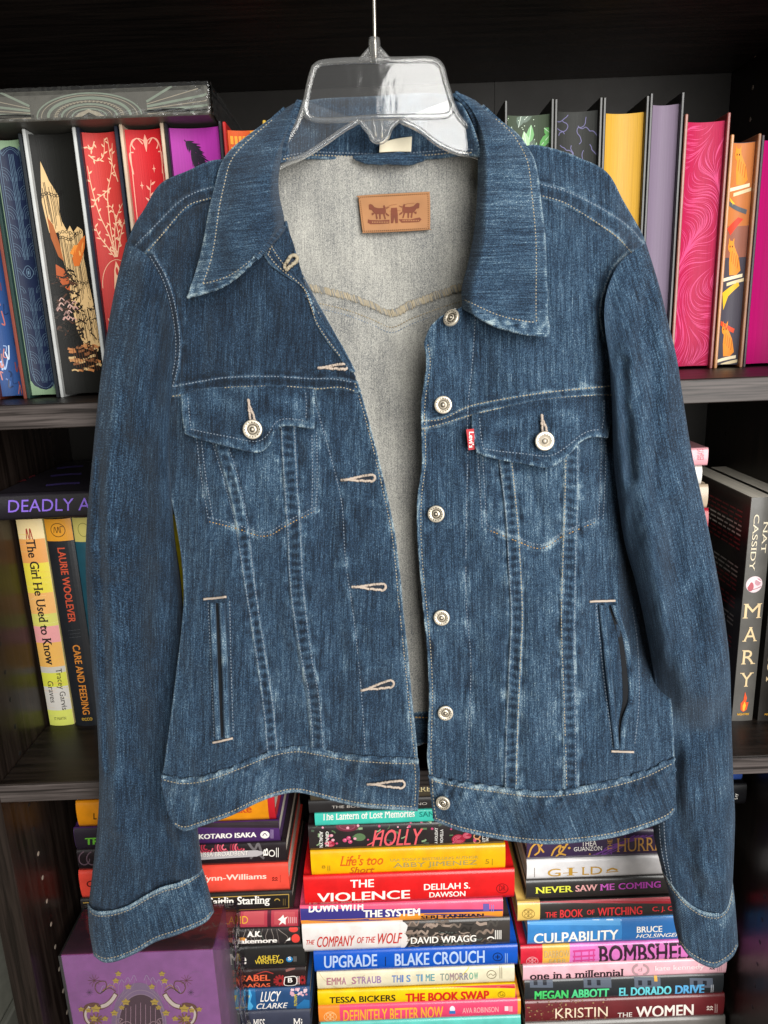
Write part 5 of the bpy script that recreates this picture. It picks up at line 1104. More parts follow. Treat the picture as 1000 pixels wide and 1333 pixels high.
def relief(X, Y):
    """raised seams, grooves and puckers, metres towards the viewer; and the wear of the dye there"""
    h = np.zeros(X.shape); w = np.zeros(X.shape)
    for k, (A, B) in enumerate(STRIPS):
        A_, B_ = dens(A), dens(B); c = (resample(A_, np.linspace(0, 1, 40)) + resample(B_, np.linspace(0, 1, 40))) / 2; hw = np.hypot(*(resample(A_, [.5]) - resample(B_, [.5]))[0]) / 2
        bb = (X > c[:, 0].min() - 30) & (X < c[:, 0].max() + 30) & (Y > c[:, 1].min() - 30) & (Y < c[:, 1].max() + 30)
        x, y = X[bb], Y[bb]; d, s, sd = dpoly(x, y, c)
        on = 1 - ss((d - hw - .4) / 2.2); pk_ = (.35, .35, .2, .2, 1, 1, 1, 1, .5, .5)[k]; puck = .62 + pk_ * .5 * np.sin(s * 2 * math.pi / 11.5 + 1.8 * noise(x, y, 40, seed=30 + k))
        h[bb] += .0017 * on - .0011 * on * np.exp(-(d / (hw * .55)) ** 2) * puck - .0010 * np.exp(-((d - hw - 3) / 1.8) ** 2)
        h[bb] += .0009 * np.exp(-((d - hw - 5) / 6) ** 2) * noise(x, y, 10, 14, 50 + k)
        w[bb] += 1.0 * np.exp(-((d - hw - .3) / 1.7) ** 2) * (.75 + .35 * noise(x, y, 9, seed=60 + k)) - .72 * np.exp(-(d / (hw * .6)) ** 2) * puck + .35 * on * (1 - puck) + .35 * np.exp(-((d - hw - 5) / 6) ** 2) * noise(x, y, 12, seed=70 + k)  # seam fading, with ridge highlights and groove shade deepened in the dye
    for k, A in enumerate([PLK_L, PLK_R, EDGE_L, EDGE_R] + list(PKT_L) + list(PKT_R)):
        A_ = dens(A); bb = (X > A_[:, 0].min() - 24) & (X < A_[:, 0].max() + 24) & (Y > A_[:, 1].min() - 24) & (Y < A_[:, 1].max() + 24); x, y = X[bb], Y[bb]
        d, s, sd = dpoly(x, y, A_); h[bb] += -.0007 * np.exp(-(d / 1.6) ** 2) + .0006 * np.exp(-(d / 7) ** 2) * noise(x, y, 9, 12, 80 + k)
        w[bb] += .55 * np.exp(-((d - 2.5) / 2.2) ** 2) * (.4 + .8 * noise(x, y, 13, 20, seed=90 + k)) + .25 * np.exp(-(d / 9) ** 2) * noise(x, y, 14, seed=95 + k)
    # pocket pouches lie proud of the front
    for (l, b_, r), s_ in ((PKT_L, 1), (PKT_R, 1)):
        poly = np.vstack([dens(l), dens(b_), dens(r)[::-1]]); x0, x1, y1 = poly[:, 0].min(), poly[:, 0].max(), poly[:, 1].max()
        bb = (X > x0 - 15) & (X < x1 + 15) & (Y > 510) & (Y < y1 + 15); d, s, sd = dpoly(X[bb], Y[bb], poly)
        inside = np.zeros(d.shape, bool); px, py = X[bb], Y[bb]; Q = np.vstack([poly, poly[:1]])
        for a, c in zip(Q[:-1], Q[1:]):
            m = ((a[1] > py) != (c[1] > py)) & (px < (c[0] - a[0]) * (py - a[1]) / (c[1] - a[1] + 1e-9) + a[0]); inside ^= m
        sdist = np.where(inside, d, -d); h[bb] += .0007 * ss((sdist + 5) / 4)
    # worn chest and body; left side darkened in the dye for its weaker light
    w += .35 * np.exp(-(((X - 330) / 60) ** 2 + ((Y - 640) / 70) ** 2)) + .32 * np.exp(-(((X - 705) / 60) ** 2 + ((Y - 650) / 90) ** 2)) + .30 * np.exp(-(((X - 700) / 60) ** 2 + ((Y - 900) / 110) ** 2)) + .22 * np.exp(-(((X - 380) / 50) ** 2 + ((Y - 880) / 120) ** 2))
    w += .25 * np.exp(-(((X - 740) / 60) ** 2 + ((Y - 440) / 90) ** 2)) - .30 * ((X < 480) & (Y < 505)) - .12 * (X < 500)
    for x0, y0, x1, y1 in ((255, 520, 300, 534), (350, 530, 402, 520), (440, 735, 500, 728), (450, 870, 505, 862), (545, 690, 605, 680), (552, 820, 612, 812), (560, 940, 612, 930), (452, 650, 498, 655), (240, 690, 268, 760), (815, 700, 835, 760)):
        d, s, sd = dpoly(X, Y, [(x0, y0), (x1, y1)]); w += .3 * np.exp(-(d / 7) ** 2) * (.5 + .7 * noise(X, Y, 11, 9, 120))
    h += .00028 * noise(X, Y, 7, 15, 5) + .00024 * noise(X, Y, 14, 9, 6)
    return h, w
def SF(x, y):
    x, y = np.atleast_1d(np.asarray(x, float)), np.atleast_1d(np.asarray(y, float)); h, w = relief(x, y); return front_base(x, y) - h
def SB(x, y):
    x, y = np.atleast_1d(np.asarray(x, float)), np.atleast_1d(np.asarray(y, float)); return front_base(x, y)

jacket = thing('denim_jacket', 'faded blue denim jacket hanging open with pale metal buttons and two flapped chest pockets', 'jacket', onY(510, 700, .60))
def fabpx(X, Y, ang=0.): # fabric coordinates in millimetres
    c, s = math.cos(ang), math.sin(ang); u, v = X * .6, Y * .6; return np.stack([c * u + s * v, -s * u + c * v, np.zeros_like(u) + .37], -1)
def edges_wear(U, V, Lu, Lv, amt=.8, wid=3.):
    u = np.minimum(U[None, :], 1 - U[None, :]) * Lu; v = np.minimum(V[:, None], 1 - V[:, None]) * Lv; return amt * np.exp(-(np.minimum(u, v) / wid) ** 2)
def lin(n): return np.linspace(0, 1, n)
def fine_edges(n, k=4):  # denser rows towards both ends
    t = np.linspace(0, 1, n); return t

# --- fronts
def front(T, B, L, R, nu, nv):
    U, V = lin(nu), lin(nv); G = coons(T, B, L, R, U, V); X, Y = G[..., 0], G[..., 1]; h, w = relief(X, Y)
    return U, V, X, Y, front_base(X, Y) - h, w
LT = [(165, 316), (175, 292), (188, 272), (208, 240), (240, 224), (288, 208), (325, 235), (345, 338)]
LB = [(211, 1012), (240, 1018), (270, 1014), (310, 1000), (350, 984), (385, 977), (410, 980), (450, 987), (500, 991), (543, 992)]
LL = [(165, 316), (188, 334), (204, 365), (215, 400), (221, 440), (220, 478), (208, 520), (214, 600), (229, 680), (237, 735), (239, 790), (228, 890), (215, 990), (211, 1012)]
LR = [(345, 338), (360, 353), (395, 375), (405, 397), (414, 425), (438, 456), (462, 490), (482, 560), (502, 640), (514, 700), (523, 780), (533, 880), (540, 950), (543, 992)]
U, V, X, Y, D, w = front(LT, LB, LL, LR, 240, 460)
w = w + edges_wear(U, V, 250, 680, .7, 2.2)
fl = Cloth('front_panel', jacket, X, Y, D, [DEN, INS], fabpx(X, Y, .03), w, .0013)
RT = [(606, 399), (645, 378), (664, 300), (668, 215), (688, 190), (720, 194), (752, 205), (790, 224), (812, 262), (834, 300), (842, 319)]
RB = [(560, 1013), (590, 1020), (640, 1028), (700, 1035), (760, 1030), (830, 1012), (878, 990)]
RL = [(606, 399), (582, 408), (563, 423), (553, 445), (556, 475), (549, 530), (551, 600), (545, 645), (544, 690), (547, 745), (553, 805), (557, 850), (559, 900), (558, 950), (557, 985), (560, 1013)]
RR = [(842, 319), (815, 338), (801, 365), (795, 400), (802, 440), (812, 500), (822, 560), (834, 640), (848, 720), (862, 800), (870, 870), (876, 940), (878, 990)]
U, V, X, Y, D, w = front(RT, RB, RL, RR, 250, 460)
w = w + edges_wear(U, V, 270, 650, .7, 2.2)
fr_ = Cloth('front_panel', jacket, X, Y, D, [DEN, INS], fabpx(X + 700, Y, -.02), w, .0013)
# topstitching, one piece per front
def stitch_rows(parent, rows):
    mb = MB()
    for pts, mat, kw in rows:
        x, y = path_px(pts); mm = kw.pop('surf', SF); stitches(mb, x, y, mm(x, y), mat, **kw)
    return mb.build('topstitching', parent)
inset = lambda A, dx, dy: [(x + dx, y + dy) for x, y in A]
rows = []
for A, m_ in ((YOKE_L[0], THREAD_D), (YOKE_L[1], THREAD), (CHEST_L[0], THREAD_D), (CHEST_L[1], THREAD), (ST_A[0], THREAD_D), (ST_A[1], THREAD_D), (ST_B[0], THREAD_D), (ST_B[1], THREAD_D), (ARM_L[0], THREAD_D), (ARM_L[1], THREAD_D), (inset(ARM_L[1], -5, 1), THREAD_D),
              (PLK_L, THREAD_D), (EDGE_L, THREAD), (PKT_L[0], THREAD_D), (inset(PKT_L[0], 6, 0), THREAD_D), (PKT_L[1], THREAD_Y), (inset(PKT_L[1], 0, -5), THREAD_D), (PKT_L[2], THREAD_D), (inset(PKT_L[2], -6, 0), THREAD_D),
              ([(271, 784), (275, 870), (279, 963)], THREAD_D), ([(299, 782), (301, 870), (304, 958)], THREAD_D)): rows.append((A, m_, {}))
stitch_rows(fl.o, rows)
rows = []
for A, m_ in ((YOKE_R[0], THREAD_D), (YOKE_R[1], THREAD), (CHEST_R[0], THREAD), (CHEST_R[1], THREAD), (ST_C[0], THREAD_D), (ST_C[1], THREAD), (ST_D[0], THREAD), (ST_D[1], THREAD_D), (ARM_R[0], THREAD_D), (ARM_R[1], THREAD_D),
              (PLK_R, THREAD_D), (EDGE_R, THREAD), (PKT_R[0], THREAD_D), (inset(PKT_R[0], -6, 0), THREAD_D), (PKT_R[1], THREAD_Y), (inset(PKT_R[1], 0, -5), THREAD_D), (PKT_R[2], THREAD_D), (inset(PKT_R[2], 6, 0), THREAD_D),
              ([(776, 786), (786, 880), (798, 974)], THREAD_D), ([(823, 790), (830, 840), (832, 910), (826, 972)], THREAD_D)): rows.append((A, m_, {}))
stitch_rows(fr_.o, rows)

# --- inside: the back panel seen through the opening
def back_base(X, Y):
    return .6385 - .023 * ss((Y - 205) / 130) - .013 * ss((Y - 430) / 300) - .020 * ss((250 - Y) / 80) * np.clip(np.abs(X - 500) / 130, 0, 1.4) ** 2 + .030 * np.clip((np.abs(X - 520) - 215) / 110, 0, 1) ** 2 + .0022 * noise(X, Y, 90, 160, 8) + .0008 * noise(X, Y, 26, 60, 9) - .003 * np.exp(-((X - 505) / 20) ** 2) * ss((Y - 420) / 100)
BV = [(366, 362), (400, 373), (450, 385), (485, 398), (510, 408), (535, 397), (570, 384), (600, 374), (640, 362)]
U, V = lin(200), lin(260)
G = coons([(196, 322), (232, 252), (300, 206), (366, 196), (420, 202), (500, 206), (560, 203), (630, 192), (700, 198), (778, 242), (818, 322)], [(236, 935), (330, 938), (430, 934), (540, 928), (640, 930), (760, 932), (852, 925)],
          [(196, 322), (224, 420), (226, 520), (243, 735), (236, 935)], [(818, 322), (806, 420), (806, 520), (826, 735), (852, 925)], U, V); X, Y = G[..., 0], G[..., 1]
d, s_, sd = dpoly(X, Y, dens(BV)); h = .0010 * (1 - ss((d - 3.5) / 2.5)) + .0003 * noise(X, Y, 8, 10, 11)
d2, s2, _ = dpoly(X, Y, dens(inset(BV, 0, 18))); h = h - .0005 * np.exp(-(d2 / 1.8) ** 2)
bpn = Cloth('back_panel', jacket, X, Y, back_base(X, Y) - h, [INS, DEN], fabpx(X, Y, 0) * np.array([1, 1, 1]), .2 + .25 * noise(X, Y, 40, 90, 12), .0012)
SBK = lambda x, y: back_base(np.asarray(x, float), np.asarray(y, float)) - .0012
mb = MB()   # overlocked yoke seam: rows of slanted thread loops
c = resample(dens(BV, 30), np.linspace(0, 1, 330)); r5 = np.random.default_rng(5)
for k in range(len(c) - 1):
    a = c[k]; jx, jy = r5.uniform(-.8, .8, 2); l = r5.uniform(4.2, 5.4); stitches(mb, [a[0] - 1.6 + jx, a[0] + 1.6 + jx], [a[1] - l + jy, a[1] + l + jy], SBK([a[0], a[0]], [a[1], a[1]]) - r5.uniform(0, .0006), THREAD if k % 3 else INS, 2 * l + .1, 1., .00048, .0005)
x, y = path_px(inset(BV, 0, 18)); stitches(mb, x, y, back_base(x, y), THREAD, 4, .7); x, y = path_px(inset(BV, 0, 25)); stitches(mb, x, y, back_base(x, y), THREAD_D, 4, .7)
mb.build('yoke_seam', bpn.o)
# back waistband, inside
U, V = lin(120), lin(14); G = coons([(236, 936), (330, 939), (430, 935), (540, 928), (640, 931), (760, 933), (852, 926)], [(238, 990), (330, 992), (430, 984), (540, 971), (560, 967), (640, 970), (760, 975), (852, 966)], [(236, 936), (238, 990)], [(852, 926), (852, 966)], U, V); X, Y = G[..., 0], G[..., 1]
bw = Cloth('waistband', jacket, X, Y, back_base(X, Y) - .0012 + .0006 * noise(X, Y, 12, 30, 13), [DEN], fabpx(X, Y, 1.57), -.1 + edges_wear(U, V, 600, 42, .9, 3.), .002)
mb = MB(); x, y = path_px([(400, 943), (470, 940), (540, 934), (600, 936)]); stitches(mb, x, y, back_base(x, y) - .0014, THREAD_Y, 4.4, .75, .0006); mb.build('topstitching', bw.o)

# --- waistbands of the fronts
def band(T, B, L, R, nu, nv, off, seed):
    U, V = lin(nu), lin(nv); G = coons(T, B, L, R, U, V); X, Y = G[..., 0], G[..., 1]; Lv = 66.; v = V[:, None] * Lv; u = U[None, :] * nu * 1.5
    D = front_base(X, Y) - off; rope = np.sin(u / 12. * 2 * math.pi * .55 + v * .16 + 2.2 * noise(X, Y, 30, seed=seed))
    h = .0018 * np.exp(-((v - 4.) / 4) ** 2) * (.6 + .4 * rope) - .0007 * np.exp(-((v - 9) / 2) ** 2) + .0011 * np.exp(-((Lv - v - 3.) / 3.) ** 2) - .0005 * np.exp(-((Lv - v - 7) / 1.8) ** 2)
    h = h + .0007 * noise(X, Y, 13, 30, seed + 1) + .0004 * noise(X, Y, 7, 12, seed + 2) + .0011 * rope * np.exp(-((v - 14) / 12) ** 2)
    w = 1.1 * np.exp(-((v - 3) / 3) ** 2) * (.7 + .3 * rope) + 1.0 * np.exp(-((Lv - v - 2) / 2.6) ** 2) + .32 * np.exp(-((v - 14) / 12) ** 2) * (rope * .6 + noise(X, Y, 16, 12, seed + 3)) + .18 * noise(X, Y, 30, 40, seed + 4)
    o = Cloth('waistband', jacket, X, Y, D - h, [DEN, DEN], fabpx(X, Y, .1 if seed < 30 else -.35), w + .1, .0022)
    mb = MB(); t = np.linspace(.008, .992, 200)
    for vv, m_ in ((6.0, THREAD), (Lv - 5.5, THREAD)): x, y, D_ = o.at(t, np.full(200, vv / Lv)); stitches(mb, x, y, D_ - .0001, m_, 4.3, .7)
    x, y, D_ = o.at(np.full(30, 3.5 / 330 if seed > 30 else 1 - 3.5 / 330), np.linspace(.04, .96, 30)); stitches(mb, x, y, D_, THREAD, 4.3, .7)
    mb.build('topstitching', o.o); return o
WLT = [(210, 1008), (240, 1014), (270, 1010), (310, 996), (350, 980), (385, 973), (410, 976), (450, 983), (500, 987), (543, 988)]
wl = band(WLT, [(228, 1076), (242, 1082), (264, 1075), (301, 1062), (338, 1044), (368, 1034), (390, 1032), (419, 1039), (464, 1050), (504, 1054), (543, 1056)], [(210, 1008), (213, 1034), (219, 1058), (228, 1076)], [(543, 988), (545, 1020), (543, 1056)], 240, 50, .0022, 20)
wr = band([(559, 1010), (590, 1017), (640, 1024), (700, 1031), (760, 1025), (830, 1008), (878, 986)], [(565, 1069), (603, 1083), (658, 1094), (704, 1099), (741, 1098), (796, 1091), (842, 1078), (870, 1066), (879, 1054)], [(559, 1010), (561, 1040), (565, 1069)], [(878, 986), (880, 1018), (879, 1054)], 240, 50, .0022, 40)

# --- pocket flaps
def flap(T, B, L, R, seed):
    U, V = lin(110), lin(50); G = coons(T, B, L, R, U, V); X, Y = G[..., 0], G[..., 1]; v = V[:, None]; u = U[None, :]
    Lu, Lv = 172., 60.; e = np.minimum(np.minimum(u, 1 - u) * Lu, (1 - v) * Lv)
    D = front_base(X, Y) - .0026 - .0080 * v ** 1.5 - .0018 * np.sin(u * math.pi * 2.3 + seed) * v - .001 * noise(X, Y, 30, 26, seed)
    h = .0006 * (1 - ss((e - 8) / 2)) - .0005 * np.exp(-((e - 9) / 1.6) ** 2) + .0005 * noise(X, Y, 9, 12, seed + 1) * np.exp(-e / 14) + .0003 * noise(X, Y, 12, 16, seed + 2)
    w = .95 * np.exp(-(e / 3.2) ** 2) * (.8 + .5 * noise(X, Y, 9, seed=seed + 3)) + .35 * np.exp(-((e - 9) / 5) ** 2) * noise(X, Y, 10, seed=seed + 4) - .1 + .3 * noise(X, Y, 26, 18, seed + 5)
    o = Cloth('pocket_flap', jacket, X, Y, D - h, [DEN, DEN], fabpx(X, Y, .02), w, .0016)
    mb = MB(); t = np.linspace(.05, .95, 80)
    x, y, D_ = o.at(t, np.full(80, 1 - 9.5 / Lv)); stitches(mb, x, y, D_, THREAD_D, 4.3, .7)
    for uu in (9.5 / Lu, 1 - 9.5 / Lu): x, y, D_ = o.at(np.full(40, uu), np.linspace(.1, .84, 40)); stitches(mb, x, y, D_, THREAD_D, 4.3, .7)
    mb.build('topstitching', o.o); return o
f1 = flap([(235, 515), (265, 507), (320, 504), (375, 504), (407, 507)], [(240, 564), (264, 572), (301, 581), (334, 588), (349, 579), (357, 561), (371, 553), (408, 557)], [(235, 515), (237, 540), (240, 564)], [(407, 507), (409, 530), (408, 557)], 200)
f2 = flap([(614, 541), (653, 532), (710, 521), (767, 516), (796, 515)], [(621, 589), (645, 596), (680, 602), (716, 607), (737, 594), (756, 575), (772, 568), (792, 569)], [(614, 541), (616, 565), (621, 589)], [(796, 515), (797, 540), (792, 569)], 220)

# --- turned-back placket facing at the left of the neck
U, V = lin(24), lin(90); G = coons([(344, 334), (352, 312), (374, 288)], [(456, 482), (459, 483), (462, 484)], [(344, 334), (360, 352), (394, 375), (404, 397), (413, 425), (436, 457), (456, 482)], [(374, 288), (383, 328), (400, 368), (424, 412), (444, 448), (462, 484)], U, V); X, Y = G[..., 0], G[..., 1]
D = front_base(X, Y) - .0015 - .004 * np.sin(np.clip(U, 0, 1) * math.pi * .5)[None, :] * ss((470 - Y) / 90) + .016 * (U[None, :] ** 2) * ss((480 - Y) / 120) + .0003 * noise(X, Y, 9, 12, 14)
fc = Cloth('placket_facing', jacket, X, Y, D, [DEN, DEN], fabpx(X, Y, -.6), -.1 + edges_wear(U, V, 40, 190, .9, 3.), .0022)
mb = MB(); x, y, D_ = fc.at(np.full(60, .14), np.linspace(.02, .9, 60)); stitches(mb, x, y, D_, THREAD, 4.2, .7); x, y, D_ = fc.at(np.linspace(.1, .6, 12), np.full(12, .03)); stitches(mb, x, y, D_, THREAD, 4.2, .7)
x, y, D_ = fc.at(np.full(12, .36), np.linspace(.01, .22, 12)); stitches(mb, x, y, D_, THREAD, 4.2, .7); mb.build('topstitching', fc.o)

# --- collar
def leaf_base(X, Y): return front_base(X, Y) + .040 * ss((235 - Y) / 110)
def leaf(T, B, L, R, seed, outer_left):
    nu, nv = 110, 190; U, V = lin(nu), lin(nv); G = coons(T, B, L, R, U, V); X, Y = G[..., 0], G[..., 1]
    o_ = U[None, :] if outer_left else 1 - U[None, :]          # 0 at the outer edge, 1 at the roll line
    Lu, Lv = 95., 270.; e = np.minimum(o_ * Lu * 1., (1 - V[:, None]) * Lv)
    D = leaf_base(X, Y) - .009 - .013 * np.sin(np.clip(o_ * .62, 0, 1) * math.pi) ** 1.0 + .024 * np.clip((o_ - .82) / .18, 0, 1) ** 2 - .004 * ss((V[:, None] - .75) / .25) * (1 - o_) + .0026 * noise(X, Y, 60, 90, seed) + .0010 * noise(X, Y, 20, 34, seed + 1)
    h = .0008 * (1 - ss((e - 11) / 2.5)) - .0006 * np.exp(-((e - 12.5) / 1.6) ** 2) + .0004 * noise(X, Y, 8, 10, seed + 2) * np.exp(-e / 16) + .0002 * noise(X, Y, 9, 9, seed + 3)
    vend = (1 - V[:, None]) * Lv; h = h + .0005 * np.sin(X / 1.7 + 1.2 * noise(X, Y, 20, seed=seed)) * np.exp(-((vend - 7) / 6) ** 2)
    w = 1.1 * np.exp(-(e / 3.) ** 2) * (.8 + .4 * noise(X, Y, 9, seed=seed + 4)) + .5 * np.exp(-((vend - 7) / 7) ** 2) * (.5 + noise(X, Y, 8, seed=seed + 5)) + .25 * np.exp(-((e - 12) / 6) ** 2) + .12 + .2 * noise(X, Y, 40, 60, seed + 6)
    ang = 1.45 if outer_left else -1.60
    c = Cloth('collar_leaf', jacket, X, Y, D - h, [DEN, DEN], fabpx(X, Y, ang), w, .0022)
    mb = MB(); uo = 12.5 / Lu if outer_left else 1 - 12.5 / Lu
    x, y, D_ = c.at(np.full(120, uo), np.linspace(.12, 1 - 12 / Lv, 120)); stitches(mb, x, y, D_, THREAD, 4.4, .7)
    x, y, D_ = c.at(np.linspace(uo, .96, 60) if outer_left else np.linspace(.04, uo, 60), np.full(60, 1 - 13. / Lv)); stitches(mb, x, y, D_, THREAD, 4.4, .7)
    mb.build('topstitching', c.o); return c
cl = leaf([(380, 136), (386, 133), (391, 131)], [(243, 387), (288, 373), (320, 349), (347, 321)], [(380, 136), (364, 146), (340, 163), (304, 191), (288, 212), (280, 240), (272, 272), (264, 316), (255, 352), (243, 387)],
          [(391, 131), (386, 152), (376, 177), (367, 204), (363, 232), (364, 256), (370, 284), (366, 300), (347, 321)], 300, True)
cr_ = leaf([(588, 122), (600, 122), (618, 130)], [(602, 402), (645, 424), (683, 434), (715, 437)], [(588, 122), (606, 140), (618, 168), (622, 206), (621, 255), (617, 301), (609, 343), (601, 375), (602, 402)],
           [(618, 130), (645, 152), (672, 172), (687, 191), (698, 214), (705, 263), (711, 320), (713, 392), (715, 437)], 330, False)
U, V = lin(120), lin(60); G = coons([(386, 134), (420, 128), (488, 125), (550, 121), (592, 124)], [(362, 212), (400, 206), (440, 207), (500, 209), (560, 206), (600, 202), (626, 204)], [(386, 134), (376, 170), (362, 212)], [(592, 124), (612, 160), (626, 204)], U, V); X, Y = G[..., 0], G[..., 1]
D = .640 - .034 * np.clip(np.abs(X - 492) / 128, 0, 1.1) ** 2.2 - .004 * (1 - V[:, None]) + .010 * np.clip((.2 - V[:, None]) / .2, 0, 1) ** 2 + .0006 * noise(X, Y, 20, 14, 15)
st = Cloth('collar_stand', jacket, X, Y, D, [DEN, DEN], fabpx(X, Y, 0.), -.05 + edges_wear(U, V, 240, 76, .8, 3.) + .2 * noise(X, Y, 20, 12, 16), .002)
mb = MB(); t = np.linspace(.02, .98, 120)
for vv, m_ in ((.95, THREAD), (.90, THREAD_D)): x, y, D_ = st.at(t, np.full(120, vv)); stitches(mb, x, y, D_, m_, 4.2, .72)
mb.build('topstitching', st.o)
# care tag and hanging loop
U, V = lin(16), lin(10); G = coons([(495, 186), (515, 181), (536, 178)], [(494, 198), (515, 197), (535, 197)], [(495, 186), (494, 198)], [(536, 178), (535, 197)], U, V)
Cloth('care_tag', jacket, G[..., 0], G[..., 1], np.full(G.shape[:2], .632) + .001 * np.sin(U * 4)[None, :], [paint('#cfc6ae', .75, name='cream woven label')], fabpx(G[..., 0], G[..., 1]), np.zeros(G.shape[:2]), .0006)
U, V = lin(60), lin(14); G = coons([(460, 203), (478, 201), (505, 199), (532, 199), (556, 203)], [(463, 209), (480, 213), (508, 214), (535, 214), (552, 210)], [(460, 203), (463, 209)], [(556, 203), (552, 210)], U, V)
Cloth('hanging_loop', jacket, G[..., 0], G[..., 1], .632 - .006 * np.sin(U * math.pi)[None, :] - .0012 * np.sin(V * math.pi)[:, None] + .0004 * noise(G[..., 0], G[..., 1], 10, 6, 17), [DEN], fabpx(G[..., 0], G[..., 1], 1.57), np.full(G.shape[:2], .1), .002)

# --- sleeves: closed tubes
def sleeve(name, T, B, L, R, Yc, rad, nu, nv, seed, folds, parent, wearf, fabW, fabL, bulge=.5, cuff=False):
    t = lin(nu); U = (1 - np.cos(math.pi * t)) / 2; V = lin(nv); G = coons(T, B, L, R, U, V); X, Y = G[..., 0], G[..., 1]; v = V[:, None]
    prof = np.sin(math.pi * t)[None, :] ** (.62); yc = Yc(v, X, Y); r = rad(v)
    h = folds(X, Y, U[None, :], v) * np.clip(prof * 1.6, 0, 1); w = wearf(X, Y, U[None, :], v)
    DF = yc - r * prof - h; DB = yc + r * .75 * prof[:, ::1]
    PF = W(X, Y, DF); PBk = W(X[:, ::-1], Y[:, ::-1], DB[:, ::-1])[:, 1:-1]; P = np.concatenate([PF, PBk], 1); n = P.shape[1]
    fx = np.concatenate([U * fabW, (2 - U[::-1][1:-1]) * fabW]); fab = np.stack([np.broadcast_to(fx, (nv, n)) + seed * 31., np.broadcast_to(V[:, None] * fabL, (nv, n)), np.full((nv, n), .2)], -1)
    ww = np.concatenate([w, w[:, ::-1][:, 1:-1]], 1)
    if cuff:   # hem rolls inward
        cen = P.mean(1, keepdims=True)
        rows = [P]; fr2 = [fab]; w2 = [ww]
        for k, (sc, up) in enumerate(((.99, 0.0), (.96, .0003), (.90, .002), (.84, .006))):
            q = cen[-1:] + (P[-1:] - cen[-1:]) * np.array([1 - (1 - sc) * .35, sc - .03, 1.]) + np.array([0, 0, up]); rows.append(q); fr2.append(fab[-1:] + np.array([0, 1. + k, 0])); w2.append(ww[-1:] * .5)
        P = np.concatenate(rows, 0); fab = np.concatenate(fr2, 0); ww = np.concatenate(w2, 0)
    m = P.shape[0]; idx = np.arange(m * n).reshape(m, n); nx = np.roll(idx, -1, 1)
    q = np.stack([idx[:-1], idx[1:], nx[1:], nx[:-1]], -1).reshape(-1, 4)
    o = raw_mesh(name, P.reshape(-1, 3), q, [DEN], np.zeros(len(q)), parent, fab.reshape(-1, 3), ww.reshape(-1))
    class S: pass
    s = S(); s.o = o; s.X, s.Y, s.D, s.U = X, Y, DF, U
    def at(u, vv):
        fu = np.interp(u, U, np.arange(nu)); fv = np.clip(vv, 0, 1) * (nv - 1); i = np.minimum(fu.astype(int), nu - 2); j = np.minimum(fv.astype(int), nv - 2); a, b = fu - i, fv - j
        g = lambda A: A[j, i] * (1 - a) * (1 - b) + A[j, i + 1] * a * (1 - b) + A[j + 1, i] * (1 - a) * b + A[j + 1, i + 1] * a * b
        return g(X), g(Y), g(DF)
    s.at = at; return s
rid = lambda X, Y, pts, amp, wd: amp * np.exp(-(dpoly(X, Y, dens(pts))[0] / wd) ** 2)
def fold_l(X, Y, u, v):
    h = rid(X, Y, [(188, 350), (182, 450), (176, 560)], .005, 14) - rid(X, Y, [(206, 395), (205, 470), (203, 520)], .004, 9) + rid(X, Y, [(150, 520), (140, 650), (146, 800), (150, 950), (152, 1080)], .004, 11) - rid(X, Y, [(128, 600), (130, 720), (138, 880), (142, 1000)], .0035, 7)
    h = h + rid(X, Y, [(205, 560), (210, 700), (200, 860)], .004, 16) - rid(X, Y, [(178, 700), (184, 850), (178, 1000)], .0025, 14) + rid(X, Y, [(230, 1075), (236, 1110), (238, 1130)], .003, 14)
    h = 1.6 * h + rid(X, Y, [(118, 720), (150, 735), (190, 720)], .003, 9) - rid(X, Y, [(116, 745), (150, 762), (200, 742)], .003, 7) + rid(X, Y, [(120, 790), (160, 800), (214, 770)], .002, 9) - rid(X, Y, [(180, 1000), (205, 1060), (240, 1120)], .003, 9)
    return h + .0026 * noise(X, Y, 30, 80, 401) + .0004 * noise(X, Y, 12, 26, 402) + .0002 * noise(X, Y, 7, 10, 403)
wear_shade_l = lambda X, Y, u, v: -.30 + .10 * noise(X, Y, 34, 90, 404) + .25 * rid(X, Y, [(150, 520), (140, 650), (146, 800), (152, 1000)], 1, 12) + .3 * rid(X, Y, [(165, 320), (188, 334)], 1, 8)  # faded ridges; overall darkening stands for the weaker light on this sleeve
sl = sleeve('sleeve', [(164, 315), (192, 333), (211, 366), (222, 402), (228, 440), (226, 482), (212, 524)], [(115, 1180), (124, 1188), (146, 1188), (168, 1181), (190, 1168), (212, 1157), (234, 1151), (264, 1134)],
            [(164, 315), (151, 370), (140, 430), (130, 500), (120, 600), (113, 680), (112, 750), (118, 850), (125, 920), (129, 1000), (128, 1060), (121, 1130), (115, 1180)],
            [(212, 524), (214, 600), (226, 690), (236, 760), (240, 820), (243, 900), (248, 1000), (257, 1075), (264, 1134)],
            lambda v, X, Y: .604 + .026 * ss(v * 1.5), lambda v: .030 - .004 * v, 110, 330, 1, fold_l, jacket, wear_shade_l, 62., 520.)
